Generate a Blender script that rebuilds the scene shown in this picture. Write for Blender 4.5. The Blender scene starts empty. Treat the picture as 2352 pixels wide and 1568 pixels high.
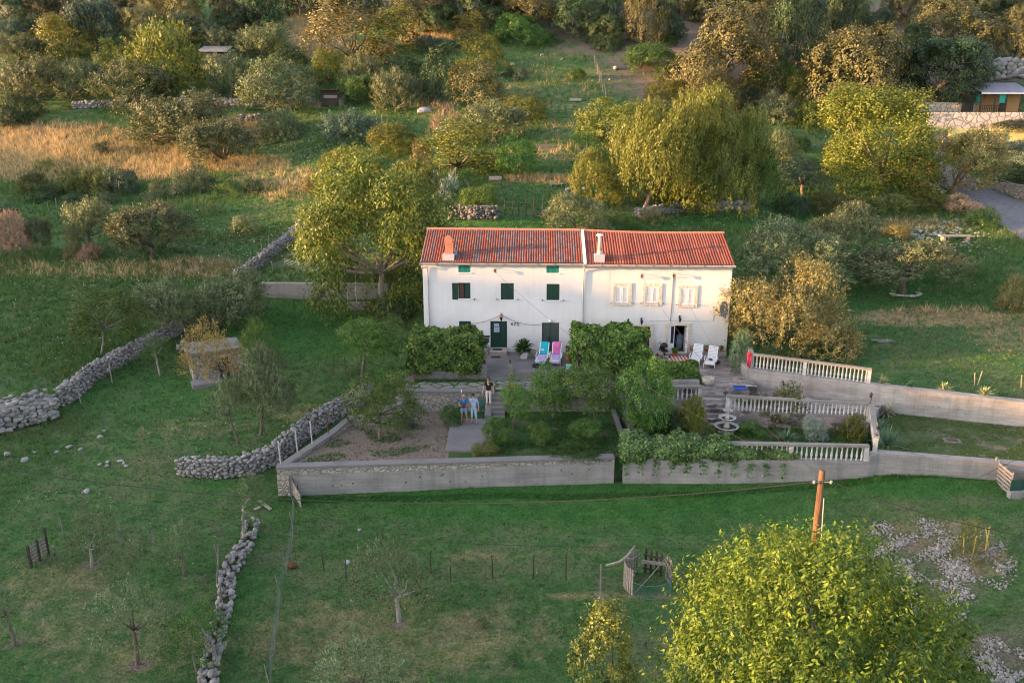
import bpy, math, random
import numpy as np
from mathutils import Vector, Matrix
sc = bpy.context.scene
COL = sc.collection
R = math.radians
random.seed(4)
# ---------------------------------------------------------------- camera, sky, sun, exposure
HC = 17.0; TH = R(16.0); F = 1829.0; CX, CY = 1176.0, 784.0
cam = bpy.data.cameras.new('camera'); cam.sensor_width = 36; cam.lens = F / 2352 * 36
cam.clip_start = .5; cam.clip_end = 1200
camo = bpy.data.objects.new('camera', cam); COL.objects.link(camo)
camo.location = (0, 0, HC); camo.rotation_euler = (R(90) - TH, 0, 0)
sc.camera = camo
SUN_AZ, SUN_EL = R(9.0), R(7.0)
LD = Vector((math.cos(SUN_AZ) * math.cos(SUN_EL), math.sin(SUN_AZ) * math.cos(SUN_EL), -math.sin(SUN_EL)))
w = bpy.data.worlds.new('World'); sc.world = w; w.use_nodes = True
nt = w.node_tree; nt.nodes.clear()
sky = nt.nodes.new('ShaderNodeTexSky'); sky.sky_type = 'NISHITA'; sky.sun_disc = False
sky.sun_elevation = R(9); sky.sun_rotation = math.atan2(-LD.x, -LD.y)
sky.air_density = 1.0; sky.dust_density = 2.0; sky.ozone_density = 2.0
bg = nt.nodes.new('ShaderNodeBackground'); bg.inputs[1].default_value = .15
wo = nt.nodes.new('ShaderNodeOutputWorld')
hs = nt.nodes.new('ShaderNodeHueSaturation'); hs.inputs['Saturation'].default_value = .62
wm = nt.nodes.new('ShaderNodeMix'); wm.data_type = 'RGBA'; wm.blend_type = 'MULTIPLY'; wm.inputs[0].default_value = 1; wm.inputs[7].default_value = (1.09, 1.0, .99, 1)
nt.links.new(sky.outputs[0], hs.inputs['Color']); nt.links.new(hs.outputs[0], wm.inputs[6]); nt.links.new(wm.outputs[2], bg.inputs[0]); nt.links.new(bg.outputs[0], wo.inputs[0])
sl = bpy.data.lights.new('sun', 'SUN'); sl.energy = 4.2; sl.angle = R(.6); sl.color = (1, .52, .20)
so = bpy.data.objects.new('sun', sl); COL.objects.link(so)
so.rotation_euler = LD.to_track_quat('-Z', 'Y').to_euler(); so.location = (-60, -20, 60)
sc.view_settings.view_transform = 'Standard'; sc.view_settings.look = 'None'
sc.view_settings.exposure = 2.42; sc.view_settings.gamma = 1
sc.cycles.max_bounces = 5; sc.cycles.diffuse_bounces = 2; sc.cycles.glossy_bounces = 2
sc.cycles.transmission_bounces = 3; sc.cycles.transparent_max_bounces = 4
sc.cycles.use_denoising = True; sc.cycles.use_adaptive_sampling = False; sc.cycles.denoising_prefilter = 'ACCURATE'; sc.cycles.denoising_input_passes = 'RGB_ALBEDO_NORMAL'; sc.cycles.filter_width = 1.1

# ---------------------------------------------------------------- pixel <-> world helpers (photo measured at 2352 x 1568)
CT, ST = math.cos(TH), math.sin(TH)
def ray(px, py):
    a, b = (px - CX), (CY - py)
    return Vector((a, F * CT + b * ST, -F * ST + b * CT))
def PZ(px, py, z):
    d = ray(px, py); return Vector((0, 0, HC)) + d * ((z - HC) / d.z)
def PY(px, py, Y):
    d = ray(px, py); return Vector((0, 0, HC)) + d * (Y / d.y)
def depth(p):
    return p[1] * CT - (p[2] - HC) * ST
def proj(x, y, z):
    zc = y * CT - (z - HC) * ST
    yc = y * ST + (z - HC) * CT
    return CX + F * x / zc, CY - F * yc / zc
# terrain control points: (px, py, Y) seen in the photo, or (x, y, z) world
CP = [(-30,20,-2.6),(-60,30,-2.2),(0,8,-3.0),(30,8,-2.6),(0,20,-2.5),(25,20,-1.6),(0,28,-2.0),(-9,36.6,-1.45),(5,36.8,-1.4),
      (13,36,-1.3),(20,35.4,-.75),(27,34.6,-.6),(34,34,-.5),(15,28,-1.8),(24,29,-1.0),(19,23,-1.5),(27,24,-.9),
      (-21,32,-1.5),(-20,40,-.6),(-28,43.5,0),(-40,43,.2),(-20,44,.1),(-13.5,49.4,.9),(-15,56.5,1.6),(-11,41.5,-.25),(-8,45,.3),
      (-18.5,62.2,2.35),(-12,62.2,2.35),(-8,57,1.6),(-18.5,63.4,3.6),(-12,63.6,3.7),(-10,62,2.6),
      (-31,55.6,2.0),(-31,49,1.0),(-35,64,3.6),(0,60,3.0),(14,60,2.6),(15.5,50.5,1.55)]
CPP = [(100,500,82),(300,560,73),(600,560,74),(850,620,66),(100,400,95),(400,400,95),(650,400,93),(100,330,105),(600,330,106),
       (300,240,117),(700,240,115),(200,150,130),(600,150,130),(100,50,146),(600,50,146),(100,-60,165),(1176,-60,165),(2300,-60,165),
       (-400,500,82),(-400,240,117),(-400,60,146),(1100,515,71),(1400,515,71),(1300,505,73),(1100,470,74.5),(1200,415,84),(1500,470,77),
       (1300,350,92),(1300,290,102),(1400,200,116),(1400,110,130),(1300,50,142),(1900,50,142),
       (2000,800,51),(2000,865,45.8),(2300,884,44.4),(2560,890,44),(2000,700,59.6),(2300,700,59.6),(2000,620,67.5),(2300,600,69),(1760,620,66),(1750,520,74),
       (2000,490,80),(1900,440,86),(2150,450,86),(2320,520,77),(2250,450,86),(2100,400,92),(2130,310,102),(2200,292,105),
       (2230,250,112),(2330,246,112.5),(1900,300,104),(1900,200,117),(1900,110,130),(2250,110,130),(2300,400,100),(2400,400,100),(2300,440,91),(2420,440,91),(2240,375,98),(2352,480,82),(2700,500,80),(2700,200,118)]
for px, py, Y in CPP:
    p = PY(px, py, Y); CP.append((p.x, p.y, p.z))
CP += [(-130,20,-1),(-130,90,9),(-130,160,36),(130,20,-1),(130,90,10),(130,160,36),(0,230,62),(-130,230,62),(130,230,62)]
CP = np.array(CP, float)
def _phi(d2): return np.sqrt(d2 + 6.0)
_n = len(CP)
_A = np.zeros((_n + 3, _n + 3))
_d2 = (CP[:, None, 0] - CP[None, :, 0]) ** 2 + (CP[:, None, 1] - CP[None, :, 1]) ** 2
_A[:_n, :_n] = _phi(_d2) - np.eye(_n) * .25
_A[:_n, _n] = 1; _A[:_n, _n + 1] = CP[:, 0]; _A[:_n, _n + 2] = CP[:, 1]
_A[_n:, :_n] = _A[:_n, _n:].T
_W = np.linalg.solve(_A, np.concatenate([CP[:, 2], np.zeros(3)]))
def hgt(x, y):
    x = np.asarray(x, float); y = np.asarray(y, float); sh = x.shape
    x = x.ravel(); y = y.ravel(); out = np.empty(len(x))
    for i in range(0, len(x), 20000):
        a, b = x[i:i + 20000], y[i:i + 20000]
        d2 = (a[:, None] - CP[None, :, 0]) ** 2 + (b[:, None] - CP[None, :, 1]) ** 2
        out[i:i + 20000] = _phi(d2) @ _W[:_n] + _W[_n] + _W[_n + 1] * a + _W[_n + 2] * b
    out += .05 * np.sin(x * .9 + 1.3 * np.sin(y * .5)) * np.cos(y * .8)
    return out.reshape(sh)
def hz(x, y): return float(hgt(np.array([x]), np.array([y]))[0])
_T = np.linspace(.004, .13, 1400)
def G(px, py):
    d = ray(px, py)
    z = HC + d.z * _T - hgt(d.x * _T, d.y * _T)
    k = np.argmax(z < 0)
    if k == 0: k = len(_T) - 1
    a, b = z[k - 1], z[k]
    t = _T[k - 1] + (_T[k] - _T[k - 1]) * (a / (a - b) if a != b else 0)
    x, y = d.x * t, d.y * t
    return Vector((x, y, hz(x, y)))

# ---------------------------------------------------------------- object helpers
def link(name, mesh, parent=None, loc=(0, 0, 0)):
    o = bpy.data.objects.new(name, mesh); COL.objects.link(o); o.location = loc
    if parent: o.parent = parent
    return o
def tag(o, label=None, cat=None, group=None, kind=None):
    if label: o['label'] = label
    if cat: o['category'] = cat
    if group: o['group'] = group
    if kind: o['kind'] = kind
    return o
def empty(name, loc, label, cat, group=None, rz=0):
    o = bpy.data.objects.new(name, None); COL.objects.link(o); o.location = loc
    o.rotation_euler = (0, 0, rz); o.empty_display_size = .3
    return tag(o, label, cat, group)
def npmesh(name, V, faces, mats, attr=None, smooth=False, fm=None, aname='v'):
    """V (n,3); faces = int array (m,k) or list of such arrays"""
    if isinstance(faces, np.ndarray): faces = [faces]
    me = bpy.data.meshes.new(name)
    V = np.asarray(V, np.float32)
    me.vertices.add(len(V)); me.vertices.foreach_set('co', V.ravel())
    li = np.concatenate([f.ravel() for f in faces]).astype(np.int32)
    lt = np.concatenate([np.full(len(f), f.shape[1]) for f in faces]).astype(np.int32)
    ls = np.concatenate([[0], np.cumsum(lt)[:-1]]).astype(np.int32)
    me.loops.add(len(li)); me.loops.foreach_set('vertex_index', li)
    me.polygons.add(len(lt)); me.polygons.foreach_set('loop_start', ls); me.polygons.foreach_set('loop_total', lt)
    if smooth: me.polygons.foreach_set('use_smooth', np.ones(len(lt), bool))
    for m in (mats if isinstance(mats, (list, tuple)) else [mats]): me.materials.append(m)
    if fm is not None: me.polygons.foreach_set('material_index', np.asarray(fm, np.int32))
    if attr is not None:
        attr = np.asarray(attr, np.float32)
        if attr.ndim == 1: attr = np.stack([attr] * 3, 1)
        col = np.ones((len(V), 4), np.float32); col[:, :3] = attr
        ca = me.color_attributes.new(aname, 'FLOAT_COLOR', 'POINT'); ca.data.foreach_set('color', col.ravel())
    me.update(calc_edges=True); me.validate()
    return me
class MB:
    """collects simple shapes into one mesh"""
    def __init__(s): s.v = []; s.f = []
    def add(s, V, Fs):
        n = len(s.v); s.v += [tuple(p) for p in V]; s.f += [tuple(i + n for i in f) for f in Fs]; return s
    def box(s, c, d, rz=0, M=None):
        hx, hy, hz_ = d[0] / 2, d[1] / 2, d[2] / 2
        V = [Vector((x * hx, y * hy, z * hz_)) for z in (-1, 1) for y in (-1, 1) for x in (-1, 1)]
        if M is None: M = Matrix.Rotation(rz, 3, 'Z')
        V = [M @ v + Vector(c) for v in V]
        return s.add(V, [(0, 2, 3, 1), (4, 5, 7, 6), (0, 1, 5, 4), (2, 6, 7, 3), (0, 4, 6, 2), (1, 3, 7, 5)])
    def bb(s, x0, x1, y0, y1, z0, z1):
        return s.box(((x0 + x1) / 2, (y0 + y1) / 2, (z0 + z1) / 2), (abs(x1 - x0), abs(y1 - y0), abs(z1 - z0)))
    def bar(s, a, b, wd, ht):
        a, b = Vector(a), Vector(b); d = b - a; L = d.length
        if L < 1e-6: return s
        q = d.to_track_quat('X', 'Z').to_matrix()
        return s.box((a + b) / 2, (L, wd, ht), M=q)
    def tube(s, pts, rad, n=6, cap=True):
        pts = [Vector(p) for p in pts]
        if not hasattr(rad, '__len__'): rad = [rad] * len(pts)
        V = []; Fs = []; ref = None
        for i, p in enumerate(pts):
            t = (pts[min(i + 1, len(pts) - 1)] - pts[max(i - 1, 0)])
            if t.length < 1e-9: t = Vector((0, 0, 1))
            t.normalize()
            if ref is None: ref = Vector((1, 0, 0)) if abs(t.x) < .8 else Vector((0, 1, 0))
            u = (ref - t * ref.dot(t)).normalized(); v = t.cross(u); ref = u
            for k in range(n):
                a = 2 * math.pi * k / n; V.append(p + (u * math.cos(a) + v * math.sin(a)) * rad[i])
        for i in range(len(pts) - 1):
            for k in range(n):
                k2 = (k + 1) % n; Fs.append((i * n + k, i * n + k2, (i + 1) * n + k2, (i + 1) * n + k))
        if cap:
            Fs.append(tuple(range(n))[::-1]); Fs.append(tuple(range((len(pts) - 1) * n, len(pts) * n)))
        return s.add(V, Fs)
    def lathe(s, prof, c=(0, 0, 0), n=10, cap=True, sx=1, sy=1):
        c = Vector(c); V = []; Fs = []
        for r, z in prof:
            for k in range(n):
                a = 2 * math.pi * k / n; V.append(c + Vector((math.cos(a) * r * sx, math.sin(a) * r * sy, z)))
        for i in range(len(prof) - 1):
            for k in range(n):
                k2 = (k + 1) % n; Fs.append((i * n + k, i * n + k2, (i + 1) * n + k2, (i + 1) * n + k))
        if cap:
            Fs.append(tuple(range(n))[::-1]); Fs.append(tuple(range((len(prof) - 1) * n, len(prof) * n)))
        return s.add(V, Fs)
    def prism(s, poly, z0, z1):
        n = len(poly)
        g = lambda z, i: (z[i] if hasattr(z, '__len__') else z)
        V = [(p[0], p[1], g(z0, i)) for i, p in enumerate(poly)] + [(p[0], p[1], g(z1, i)) for i, p in enumerate(poly)]
        area = sum(poly[i][0] * poly[(i + 1) % n][1] - poly[(i + 1) % n][0] * poly[i][1] for i in range(n))
        Fs = [tuple(range(n))[::-1], tuple(range(n, 2 * n))] + [(i, (i + 1) % n, n + (i + 1) % n, n + i) for i in range(n)]
        if area < 0: Fs = [f[::-1] for f in Fs]
        return s.add(V, Fs)
    def quad(s, a, b, c, d): return s.add([a, b, c, d], [(0, 1, 2, 3)])
    def mesh(s, name, m, smooth=False):
        me = bpy.data.meshes.new(name); me.from_pydata(s.v, [], s.f)
        for x in (m if isinstance(m, (list, tuple)) else [m]): me.materials.append(x)
        if smooth: me.polygons.foreach_set('use_smooth', [True] * len(me.polygons))
        me.update(); return me
    def obj(s, name, m, parent=None, smooth=False, loc=(0, 0, 0)):
        return link(name, s.mesh(name, m, smooth), parent, loc)
def dup(root, loc=None, rz=None, label=None, scale=None):
    r = root.copy(); COL.objects.link(r)
    if loc is not None: r.location = loc
    if rz is not None: r.rotation_euler = (0, 0, rz)
    if scale is not None: r.scale = (scale,) * 3
    if label: r['label'] = label
    for ch in list(root.children):
        c = ch.copy(); COL.objects.link(c); c.parent = r
        for g in list(ch.children):
            d = g.copy(); COL.objects.link(d); d.parent = c
    return r

# ---------------------------------------------------------------- materials
def nodes(name):
    m = bpy.data.materials.new(name); m.use_nodes = True
    n = m.node_tree.nodes; l = m.node_tree.links
    return m, n, l, n['Principled BSDF']
def ramp(n, stops):
    r = n.new('ShaderNodeValToRGB'); e = r.color_ramp.elements
    while len(e) < len(stops): e.new(.5)
    for k, (p, c) in enumerate(stops):
        e[k].position = p; e[k].color = (c[0], c[1], c[2], 1)
    return r
def mapping(n, l, src, sc_):
    mp = n.new('ShaderNodeMapping'); mp.inputs['Scale'].default_value = sc_; l.new(src, mp.inputs['Vector']); return mp.outputs[0]
def noise(n, l, vec, scale, detail=5, rough=.6):
    t = n.new('ShaderNodeTexNoise'); t.inputs['Scale'].default_value = scale; t.inputs['Detail'].default_value = detail
    t.inputs['Roughness'].default_value = rough; l.new(vec, t.inputs['Vector']); return t
def mixc(n, l, f, a, b, mode='MIX'):
    m = n.new('ShaderNodeMix'); m.data_type = 'RGBA'; m.blend_type = mode
    for s, v in ((m.inputs[0], f), (m.inputs[6], a), (m.inputs[7], b)):
        if hasattr(v, 'is_linked'): l.new(v, s)
        elif isinstance(v, (int, float)): s.default_value = v
        else: s.default_value = (v[0], v[1], v[2], 1)
    return m.outputs[2]
def mat(name, c1, c2=None, scale=6, rough=.8, bump=0, bscale=None, stretch=(1, 1, 1), spec=.3, metal=0, c3=None, lo=.35, hi=.65):
    m, n, l, b = nodes(name)
    tc = n.new('ShaderNodeTexCoord'); v = mapping(n, l, tc.outputs['Object'], stretch)
    b.inputs['Roughness'].default_value = rough; b.inputs['Specular IOR Level'].default_value = spec; b.inputs['Metallic'].default_value = metal
    if c2 is None: c2 = tuple(x * .8 for x in c1)
    t = noise(n, l, v, scale)
    st = [(lo, c1), (hi, c2)] if c3 is None else [(lo - .1, c1), (.5, c2), (hi + .1, c3)]
    r = ramp(n, st); l.new(t.outputs[0], r.inputs[0]); l.new(r.outputs[0], b.inputs['Base Color'])
    if bump:
        t2 = noise(n, l, v, bscale or scale * 4); bp = n.new('ShaderNodeBump'); bp.inputs['Strength'].default_value = bump; bp.inputs['Distance'].default_value = .05
        l.new(t2.outputs[0], bp.inputs['Height']); l.new(bp.outputs[0], b.inputs['Normal'])
    return m
def leafmat(name, dark, light, tr=.3, jit=.25, sat=0):
    m, n, l, b = nodes(name); dark = tuple(x * .95 for x in dark); light = tuple(x * 1.6 for x in light)
    at = n.new('ShaderNodeAttribute'); at.attribute_name = 'v'
    oi = n.new('ShaderNodeObjectInfo')
    r = ramp(n, [(.05, dark), (.95, light)]); l.new(at.outputs['Fac'], r.inputs[0])
    hs = n.new('ShaderNodeHueSaturation')
    mr = n.new('ShaderNodeMapRange'); mr.inputs[3].default_value = 1 - jit; mr.inputs[4].default_value = 1 + jit
    l.new(oi.outputs['Random'], mr.inputs[0]); l.new(mr.outputs[0], hs.inputs['Value'])
    m2 = n.new('ShaderNodeMath'); m2.operation = 'MULTIPLY_ADD'; m2.inputs[1].default_value = .03; m2.inputs[2].default_value = .485
    l.new(oi.outputs['Random'], m2.inputs[0]); l.new(m2.outputs[0], hs.inputs['Hue'])
    l.new(r.outputs[0], hs.inputs['Color'])
    l.new(hs.outputs[0], b.inputs['Base Color']); b.inputs['Roughness'].default_value = .5; b.inputs['Specular IOR Level'].default_value = .25
    tl = n.new('ShaderNodeBsdfTranslucent'); mx = n.new('ShaderNodeMixShader'); mx.inputs[0].default_value = tr
    tcol = mixc(n, l, 1.0, hs.outputs[0], (1.25, 1.25, .6), 'MULTIPLY'); l.new(tcol, tl.inputs['Color'])
    l.new(b.outputs[0], mx.inputs[1]); l.new(tl.outputs[0], mx.inputs[2])
    l.new(mx.outputs[0], n['Material Output'].inputs[0]); return m
def attrmat(name, aname='v', rough=.85, tr=0, spec=.2):
    m, n, l, b = nodes(name)
    at = n.new('ShaderNodeAttribute'); at.attribute_name = aname
    l.new(at.outputs['Color'], b.inputs['Base Color']); b.inputs['Roughness'].default_value = rough; b.inputs['Specular IOR Level'].default_value = spec
    if tr:
        tl = n.new('ShaderNodeBsdfTranslucent'); mx = n.new('ShaderNodeMixShader'); mx.inputs[0].default_value = tr
        l.new(at.outputs['Color'], tl.inputs['Color']); l.new(b.outputs[0], mx.inputs[1]); l.new(tl.outputs[0], mx.inputs[2])
        l.new(mx.outputs[0], n['Material Output'].inputs[0])
    return m
def concrete(name, a, b_, stain=(.12, .11, .10), boards=True):
    m, n, l, b = nodes(name)
    ge = n.new('ShaderNodeNewGeometry'); P = ge.outputs['Position']
    t1 = noise(n, l, mapping(n, l, P, (.5, .5, 1.6)), 1.2, 7, .65)
    t2 = noise(n, l, mapping(n, l, P, (1.3, 1.3, .10)), 1.1, 7, .7)
    t3 = noise(n, l, P, 18, 4)
    r1 = ramp(n, [(.3, b_), (.7, a)]); l.new(t1.outputs[0], r1.inputs[0])
    r2 = ramp(n, [(.5, (0, 0, 0)), (.8, (.75, .75, .75))]); l.new(t2.outputs[0], r2.inputs[0])
    c = mixc(n, l, r2.outputs[0], r1.outputs[0], stain)
    r3 = ramp(n, [(.3, (.82, .82, .82)), (.7, (1.1, 1.1, 1.1))]); l.new(t3.outputs[0], r3.inputs[0])
    c = mixc(n, l, 1.0, c, r3.outputs[0], 'MULTIPLY')
    if boards:
        wv = n.new('ShaderNodeTexWave'); wv.bands_direction = 'Z'; wv.inputs['Scale'].default_value = 1.5; wv.inputs['Distortion'].default_value = 4; wv.inputs['Detail'].default_value = 3
        l.new(mapping(n, l, P, (.15, .15, 1)), wv.inputs['Vector'])
        r4 = ramp(n, [(0, (.72, .72, .72)), (.12, (1, 1, 1))]); l.new(wv.outputs[0], r4.inputs[0])
        c = mixc(n, l, .4, c, r4.outputs[0], 'MULTIPLY')
    l.new(c, b.inputs['Base Color']); b.inputs['Roughness'].default_value = .9; b.inputs['Specular IOR Level'].default_value = .2
    bp = n.new('ShaderNodeBump'); bp.inputs['Strength'].default_value = .35; bp.inputs['Distance'].default_value = .04
    l.new(t3.outputs[0], bp.inputs['Height']); l.new(bp.outputs[0], b.inputs['Normal']); return m
def cells(name, stones, mortar, scale=3, edge=.06, stretch=(1, 1, 1), rnd=1, rough=.85, bump=.6, coord='pos', flat=False):
    """voronoi stones with mortar joints"""
    m, n, l, b = nodes(name)
    ge = n.new('ShaderNodeNewGeometry')
    v = mapping(n, l, ge.outputs['Position'], stretch)
    dn = noise(n, l, v, 2.2, 2); va = n.new('ShaderNodeVectorMath'); va.operation = 'MULTIPLY_ADD'; va.inputs[1].default_value = (.22, .22, .22)
    l.new(dn.outputs[1], va.inputs[0]); l.new(v, va.inputs[2]); v = va.outputs[0]
    a = n.new('ShaderNodeTexVoronoi'); a.inputs['Scale'].default_value = scale; a.inputs['Randomness'].default_value = rnd; l.new(v, a.inputs['Vector'])
    e = n.new('ShaderNodeTexVoronoi'); e.feature = 'DISTANCE_TO_EDGE'; e.inputs['Scale'].default_value = scale; e.inputs['Randomness'].default_value = rnd; l.new(v, e.inputs['Vector'])
    r = ramp(n, [(i / max(1, len(stones) - 1), s) for i, s in enumerate(stones)])
    sp = n.new('ShaderNodeSeparateColor'); l.new(a.outputs['Color'], sp.inputs[0]); l.new(sp.outputs[0], r.inputs[0])
    er = ramp(n, [(edge * .5, (0, 0, 0)), (edge, (1, 1, 1))]); l.new(e.outputs[0], er.inputs[0])
    t = noise(n, l, v, 12, 5); tr = ramp(n, [(.3, (.75, .75, .75)), (.7, (1.1, 1.1, 1.1))]); l.new(t.outputs[0], tr.inputs[0])
    c = mixc(n, l, er.outputs[0], mortar, r.outputs[0]); c = mixc(n, l, 1.0, c, tr.outputs[0], 'MULTIPLY')
    l.new(c, b.inputs['Base Color']); b.inputs['Roughness'].default_value = rough; b.inputs['Specular IOR Level'].default_value = .2
    if bump:
        er2 = ramp(n, [(0, (0, 0, 0)), (edge * 3, (1, 1, 1))]); l.new(e.outputs[0], er2.inputs[0])
        bp = n.new('ShaderNodeBump'); bp.inputs['Strength'].default_value = bump; bp.inputs['Distance'].default_value = .06
        l.new(er2.outputs[0], bp.inputs['Height']); l.new(bp.outputs[0], b.inputs['Normal'])
    return m
def plain(name, c, rough=.5, metal=0, spec=.4):
    return mat(name, c, tuple(x * .9 for x in c), 8, rough, 0, spec=spec, metal=metal)
MT = dict(
 bark=mat('bark', (.16, .13, .10), (.08, .065, .05), 9, .9, .6, stretch=(1, 1, .3)),
 palebark=mat('pale_bark', (.30, .27, .235), (.18, .16, .14), 9, .9, .4, stretch=(1, 1, .3)),
 wood=mat('weathered_wood', (.24, .21, .18), (.12, .105, .09), 10, .85, .4, stretch=(1, 1, .2)),
 darkwood=mat('dark_wood', (.06, .05, .042), (.03, .026, .022), 10, .85, .4),
 polewood=mat('pole_wood', (.20, .105, .055), (.075, .042, .027), 5, .85, .6, stretch=(4, 4, .22)),
 pale=mat('pale_timber', (.30, .265, .225), (.19, .17, .145), 12, .85, .3),
 whitewall=None,
 white=plain('white_plastic', (.80, .80, .80), .35), whitepaint=plain('white_paint', (.80, .79, .77), .5),
 black=plain('black_iron', (.02, .02, .022), .45), rubber=plain('black_rubber', (.02, .02, .02), .7),
 steel=plain('grey_metal', (.38, .39, .40), .4, .6), rust=mat('rusty_iron', (.14, .06, .035), (.06, .03, .02), 14, .9, .2),
 terracotta=mat('terracotta', (.42, .16, .08), (.32, .12, .06), 10, .8), clay=mat('brick_clay', (.45, .19, .12), (.33, .14, .09), 14, .85, .3),
 ltstone=mat('pale_stone', (.38, .35, .30), (.28, .25, .21), 8, .85, .3), rock=mat('limestone', (.22, .21, .20), (.13, .125, .12), 5, .9, .5),
 teal=mat('teal_paint', (.015, .20, .16), (.012, .16, .13), 5, .55), green=mat('dark_green_paint', (.012, .045, .032), (.010, .036, .026), 5, .5),
 greengrey=mat('grey_green_paint', (.055, .075, .068), (.045, .062, .056), 5, .55),
 dark=plain('dark_interior', (.012, .011, .010), .9), brownin=plain('brown_interior', (.10, .05, .03), .8),
 glass=plain('dark_glass', (.03, .035, .045), .12, 0, .6), curtain=plain('lace_curtain', (.28, .32, .40), .7),
 gutter=mat('gutter_metal', (.30, .26, .23), (.22, .19, .17), 5, .5), pipe=mat('downpipe', (.42, .41, .42), (.34, .33, .34), 5, .5),
 cream=plain('cream_metal', (.62, .54, .38), .6), flash=plain('grey_flashing', (.40, .40, .43), .6),
 dish=plain('grey_dish', (.36, .38, .41), .5), soil=mat('dry_soil', (.20, .155, .12), (.12, .09, .068), 3, .95, .9, 14),
 towelteal=mat('turquoise_towel', (.01, .42, .50), (.015, .36, .44), 10, .95), towelpink=mat('pink_towel', (.62, .16, .46), (.55, .13, .40), 10, .95),
 towellilac=mat('lilac_towel', (.46, .40, .66), (.38, .33, .58), 9, .95), coral=plain('coral_print', (.75, .16, .18), .9),
 skin=plain('skin', (.50, .27, .19), .6), skin2=plain('tanned_skin', (.40, .20, .13), .6), hair=plain('dark_hair', (.025, .018, .014), .7),
 blueshirt=mat('blue_cotton', (.02, .14, .36), (.016, .11, .30), 9, .95), paleblue=mat('pale_blue_linen', (.30, .46, .68), (.25, .40, .60), 9, .95),
 denim=mat('pale_denim', (.26, .38, .54), (.16, .25, .40), 7, .95), denim2=mat('light_denim', (.42, .56, .66), (.30, .42, .52), 6, .95),
 blackshirt=plain('black_cotton', (.012, .013, .018), .95), offwhite=mat('off_white_linen', (.60, .58, .55), (.50, .48, .46), 8, .95),
 asphalt=mat('asphalt', (.16, .16, .17), (.11, .11, .12), 2, .9, .3, 30), yellow=mat('yellow_plaster', (.72, .62, .26), (.62, .52, .20), 2, .9),
 blue=plain('blue_mat', (.02, .07, .28), .8), red=plain('red_cloth', (.60, .03, .07), .9), grille=plain('green_netting', (.06, .20, .16), .7),
 hose=plain('green_hose', (.01, .16, .12), .5), water=plain('dark_water', (.03, .04, .045), .08, 0, .6), flower=plain('pink_blossom', (.70, .10, .20), .8),
 rope=plain('cable_black', (.03, .027, .025), .7), ropew=plain('cable_grey', (.022, .02, .019), .9), yel=plain('yellow_board', (.62, .42, .10), .7))
# ---------------------------------------------------------------- key compound points (world)
FL = PZ(636, 1072, .15); FM = PZ(1412, 1049, .15); FR = PZ(1996, 1061, .15); FRC = PZ(2011, 1036, .6); FE = PZ(2352, 1067, .45)
FE2 = FRC + (FE - FRC) * 1.5
BW0 = PZ(1716, 845, 2.15); BW1 = PZ(2052, 889, 2.0); BW2 = PZ(2352, 923, 1.85); BW3 = BW1 + (BW2 - BW1) * 2.0
HL0 = PZ(977, 806, 1.5); HR0 = PZ(1666, 812, 1.5)
HANG = math.atan2(HR0.y - HL0.y, HR0.x - HL0.x)
HUX = Vector((math.cos(HANG), math.sin(HANG), 0)); HUY = Vector((-HUX.y, HUX.x, 0))
HDEP = 7.4
SB1 = PZ(757, 995, .1); SB2 = PZ(801, 968, .1); SB3 = PZ(862, 966, .15); PW0 = PZ(925, 903, 1.3)
def xy(p): return (p[0], p[1])
HBL = HL0 + HUY * HDEP; HBR = HR0 + HUY * HDEP
COMP = np.array([(FL.x + .5, FL.y + .5), (FM.x, FM.y + .5), (FR.x, FR.y + .5), (FE2.x, FE2.y + .5), xy(BW3), xy(BW1), xy(BW0),
                 (BW0.x - .3, HR0.y - .5), (HR0.x - .3, HR0.y), (HBR.x - .4, HBR.y - .4), (HBL.x + .4, HBL.y - .4), (HL0.x + .4, HL0.y), (PZ(936, 845, 1.5).x + .35, PZ(936, 845, 1.5).y),
                 (PW0.x + .4, PW0.y), (SB3.x + .5, SB3.y + .2), (SB2.x + .5, SB2.y), (SB1.x + .5, SB1.y)])
def inpoly(x, y, P):
    x = np.asarray(x); y = np.asarray(y); r = np.zeros(x.shape, bool); j = len(P) - 1
    for i in range(len(P)):
        xi, yi = P[i]; xj, yj = P[j]
        c = ((yi > y) != (yj > y)) & (x < (xj - xi) * (y - yi) / (yj - yi + 1e-12) + xi); r ^= c; j = i
    return r
# ---------------------------------------------------------------- ground cover
DRY_LIT = [(120,340,230,62,1),(340,365,170,55,.95),(560,300,90,35,.75),(60,392,130,30,.85),(730,70,80,70,.9),(985,75,85,38,1),(250,622,300,26,.5),
       (460,618,110,26,.9),(650,420,110,45,.5),(1300,412,180,10,.8),(1270,350,140,25,.35),(2150,730,230,22,.75),(2330,760,120,60,.45),(2050,468,180,14,.6),  # the thin wide strips paint sunlit ground as straw
       (560,380,120,20,.8),(2120,520,130,22,.55),(640,240,120,14,.5),(300,1470,350,90,.3),(900,1470,420,110,.38),(130,1350,200,70,.28),(2150,1230,160,50,.45),
       (1290,600,10,10,0),(1060,650,40,20,.4),(720,950,110,30,.35),(470,985,200,25,.25),(1250,205,150,60,.25),(1400,300,200,30,.3),(1840,560,150,40,.25),(1000,240,60,12,.5),(2250,1290,90,40,.6),
       (1360,1260,60,18,.35),(1090,1275,90,14,.45),(1400,1370,180,8,.55),(1730,1215,60,12,.3)]
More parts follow.
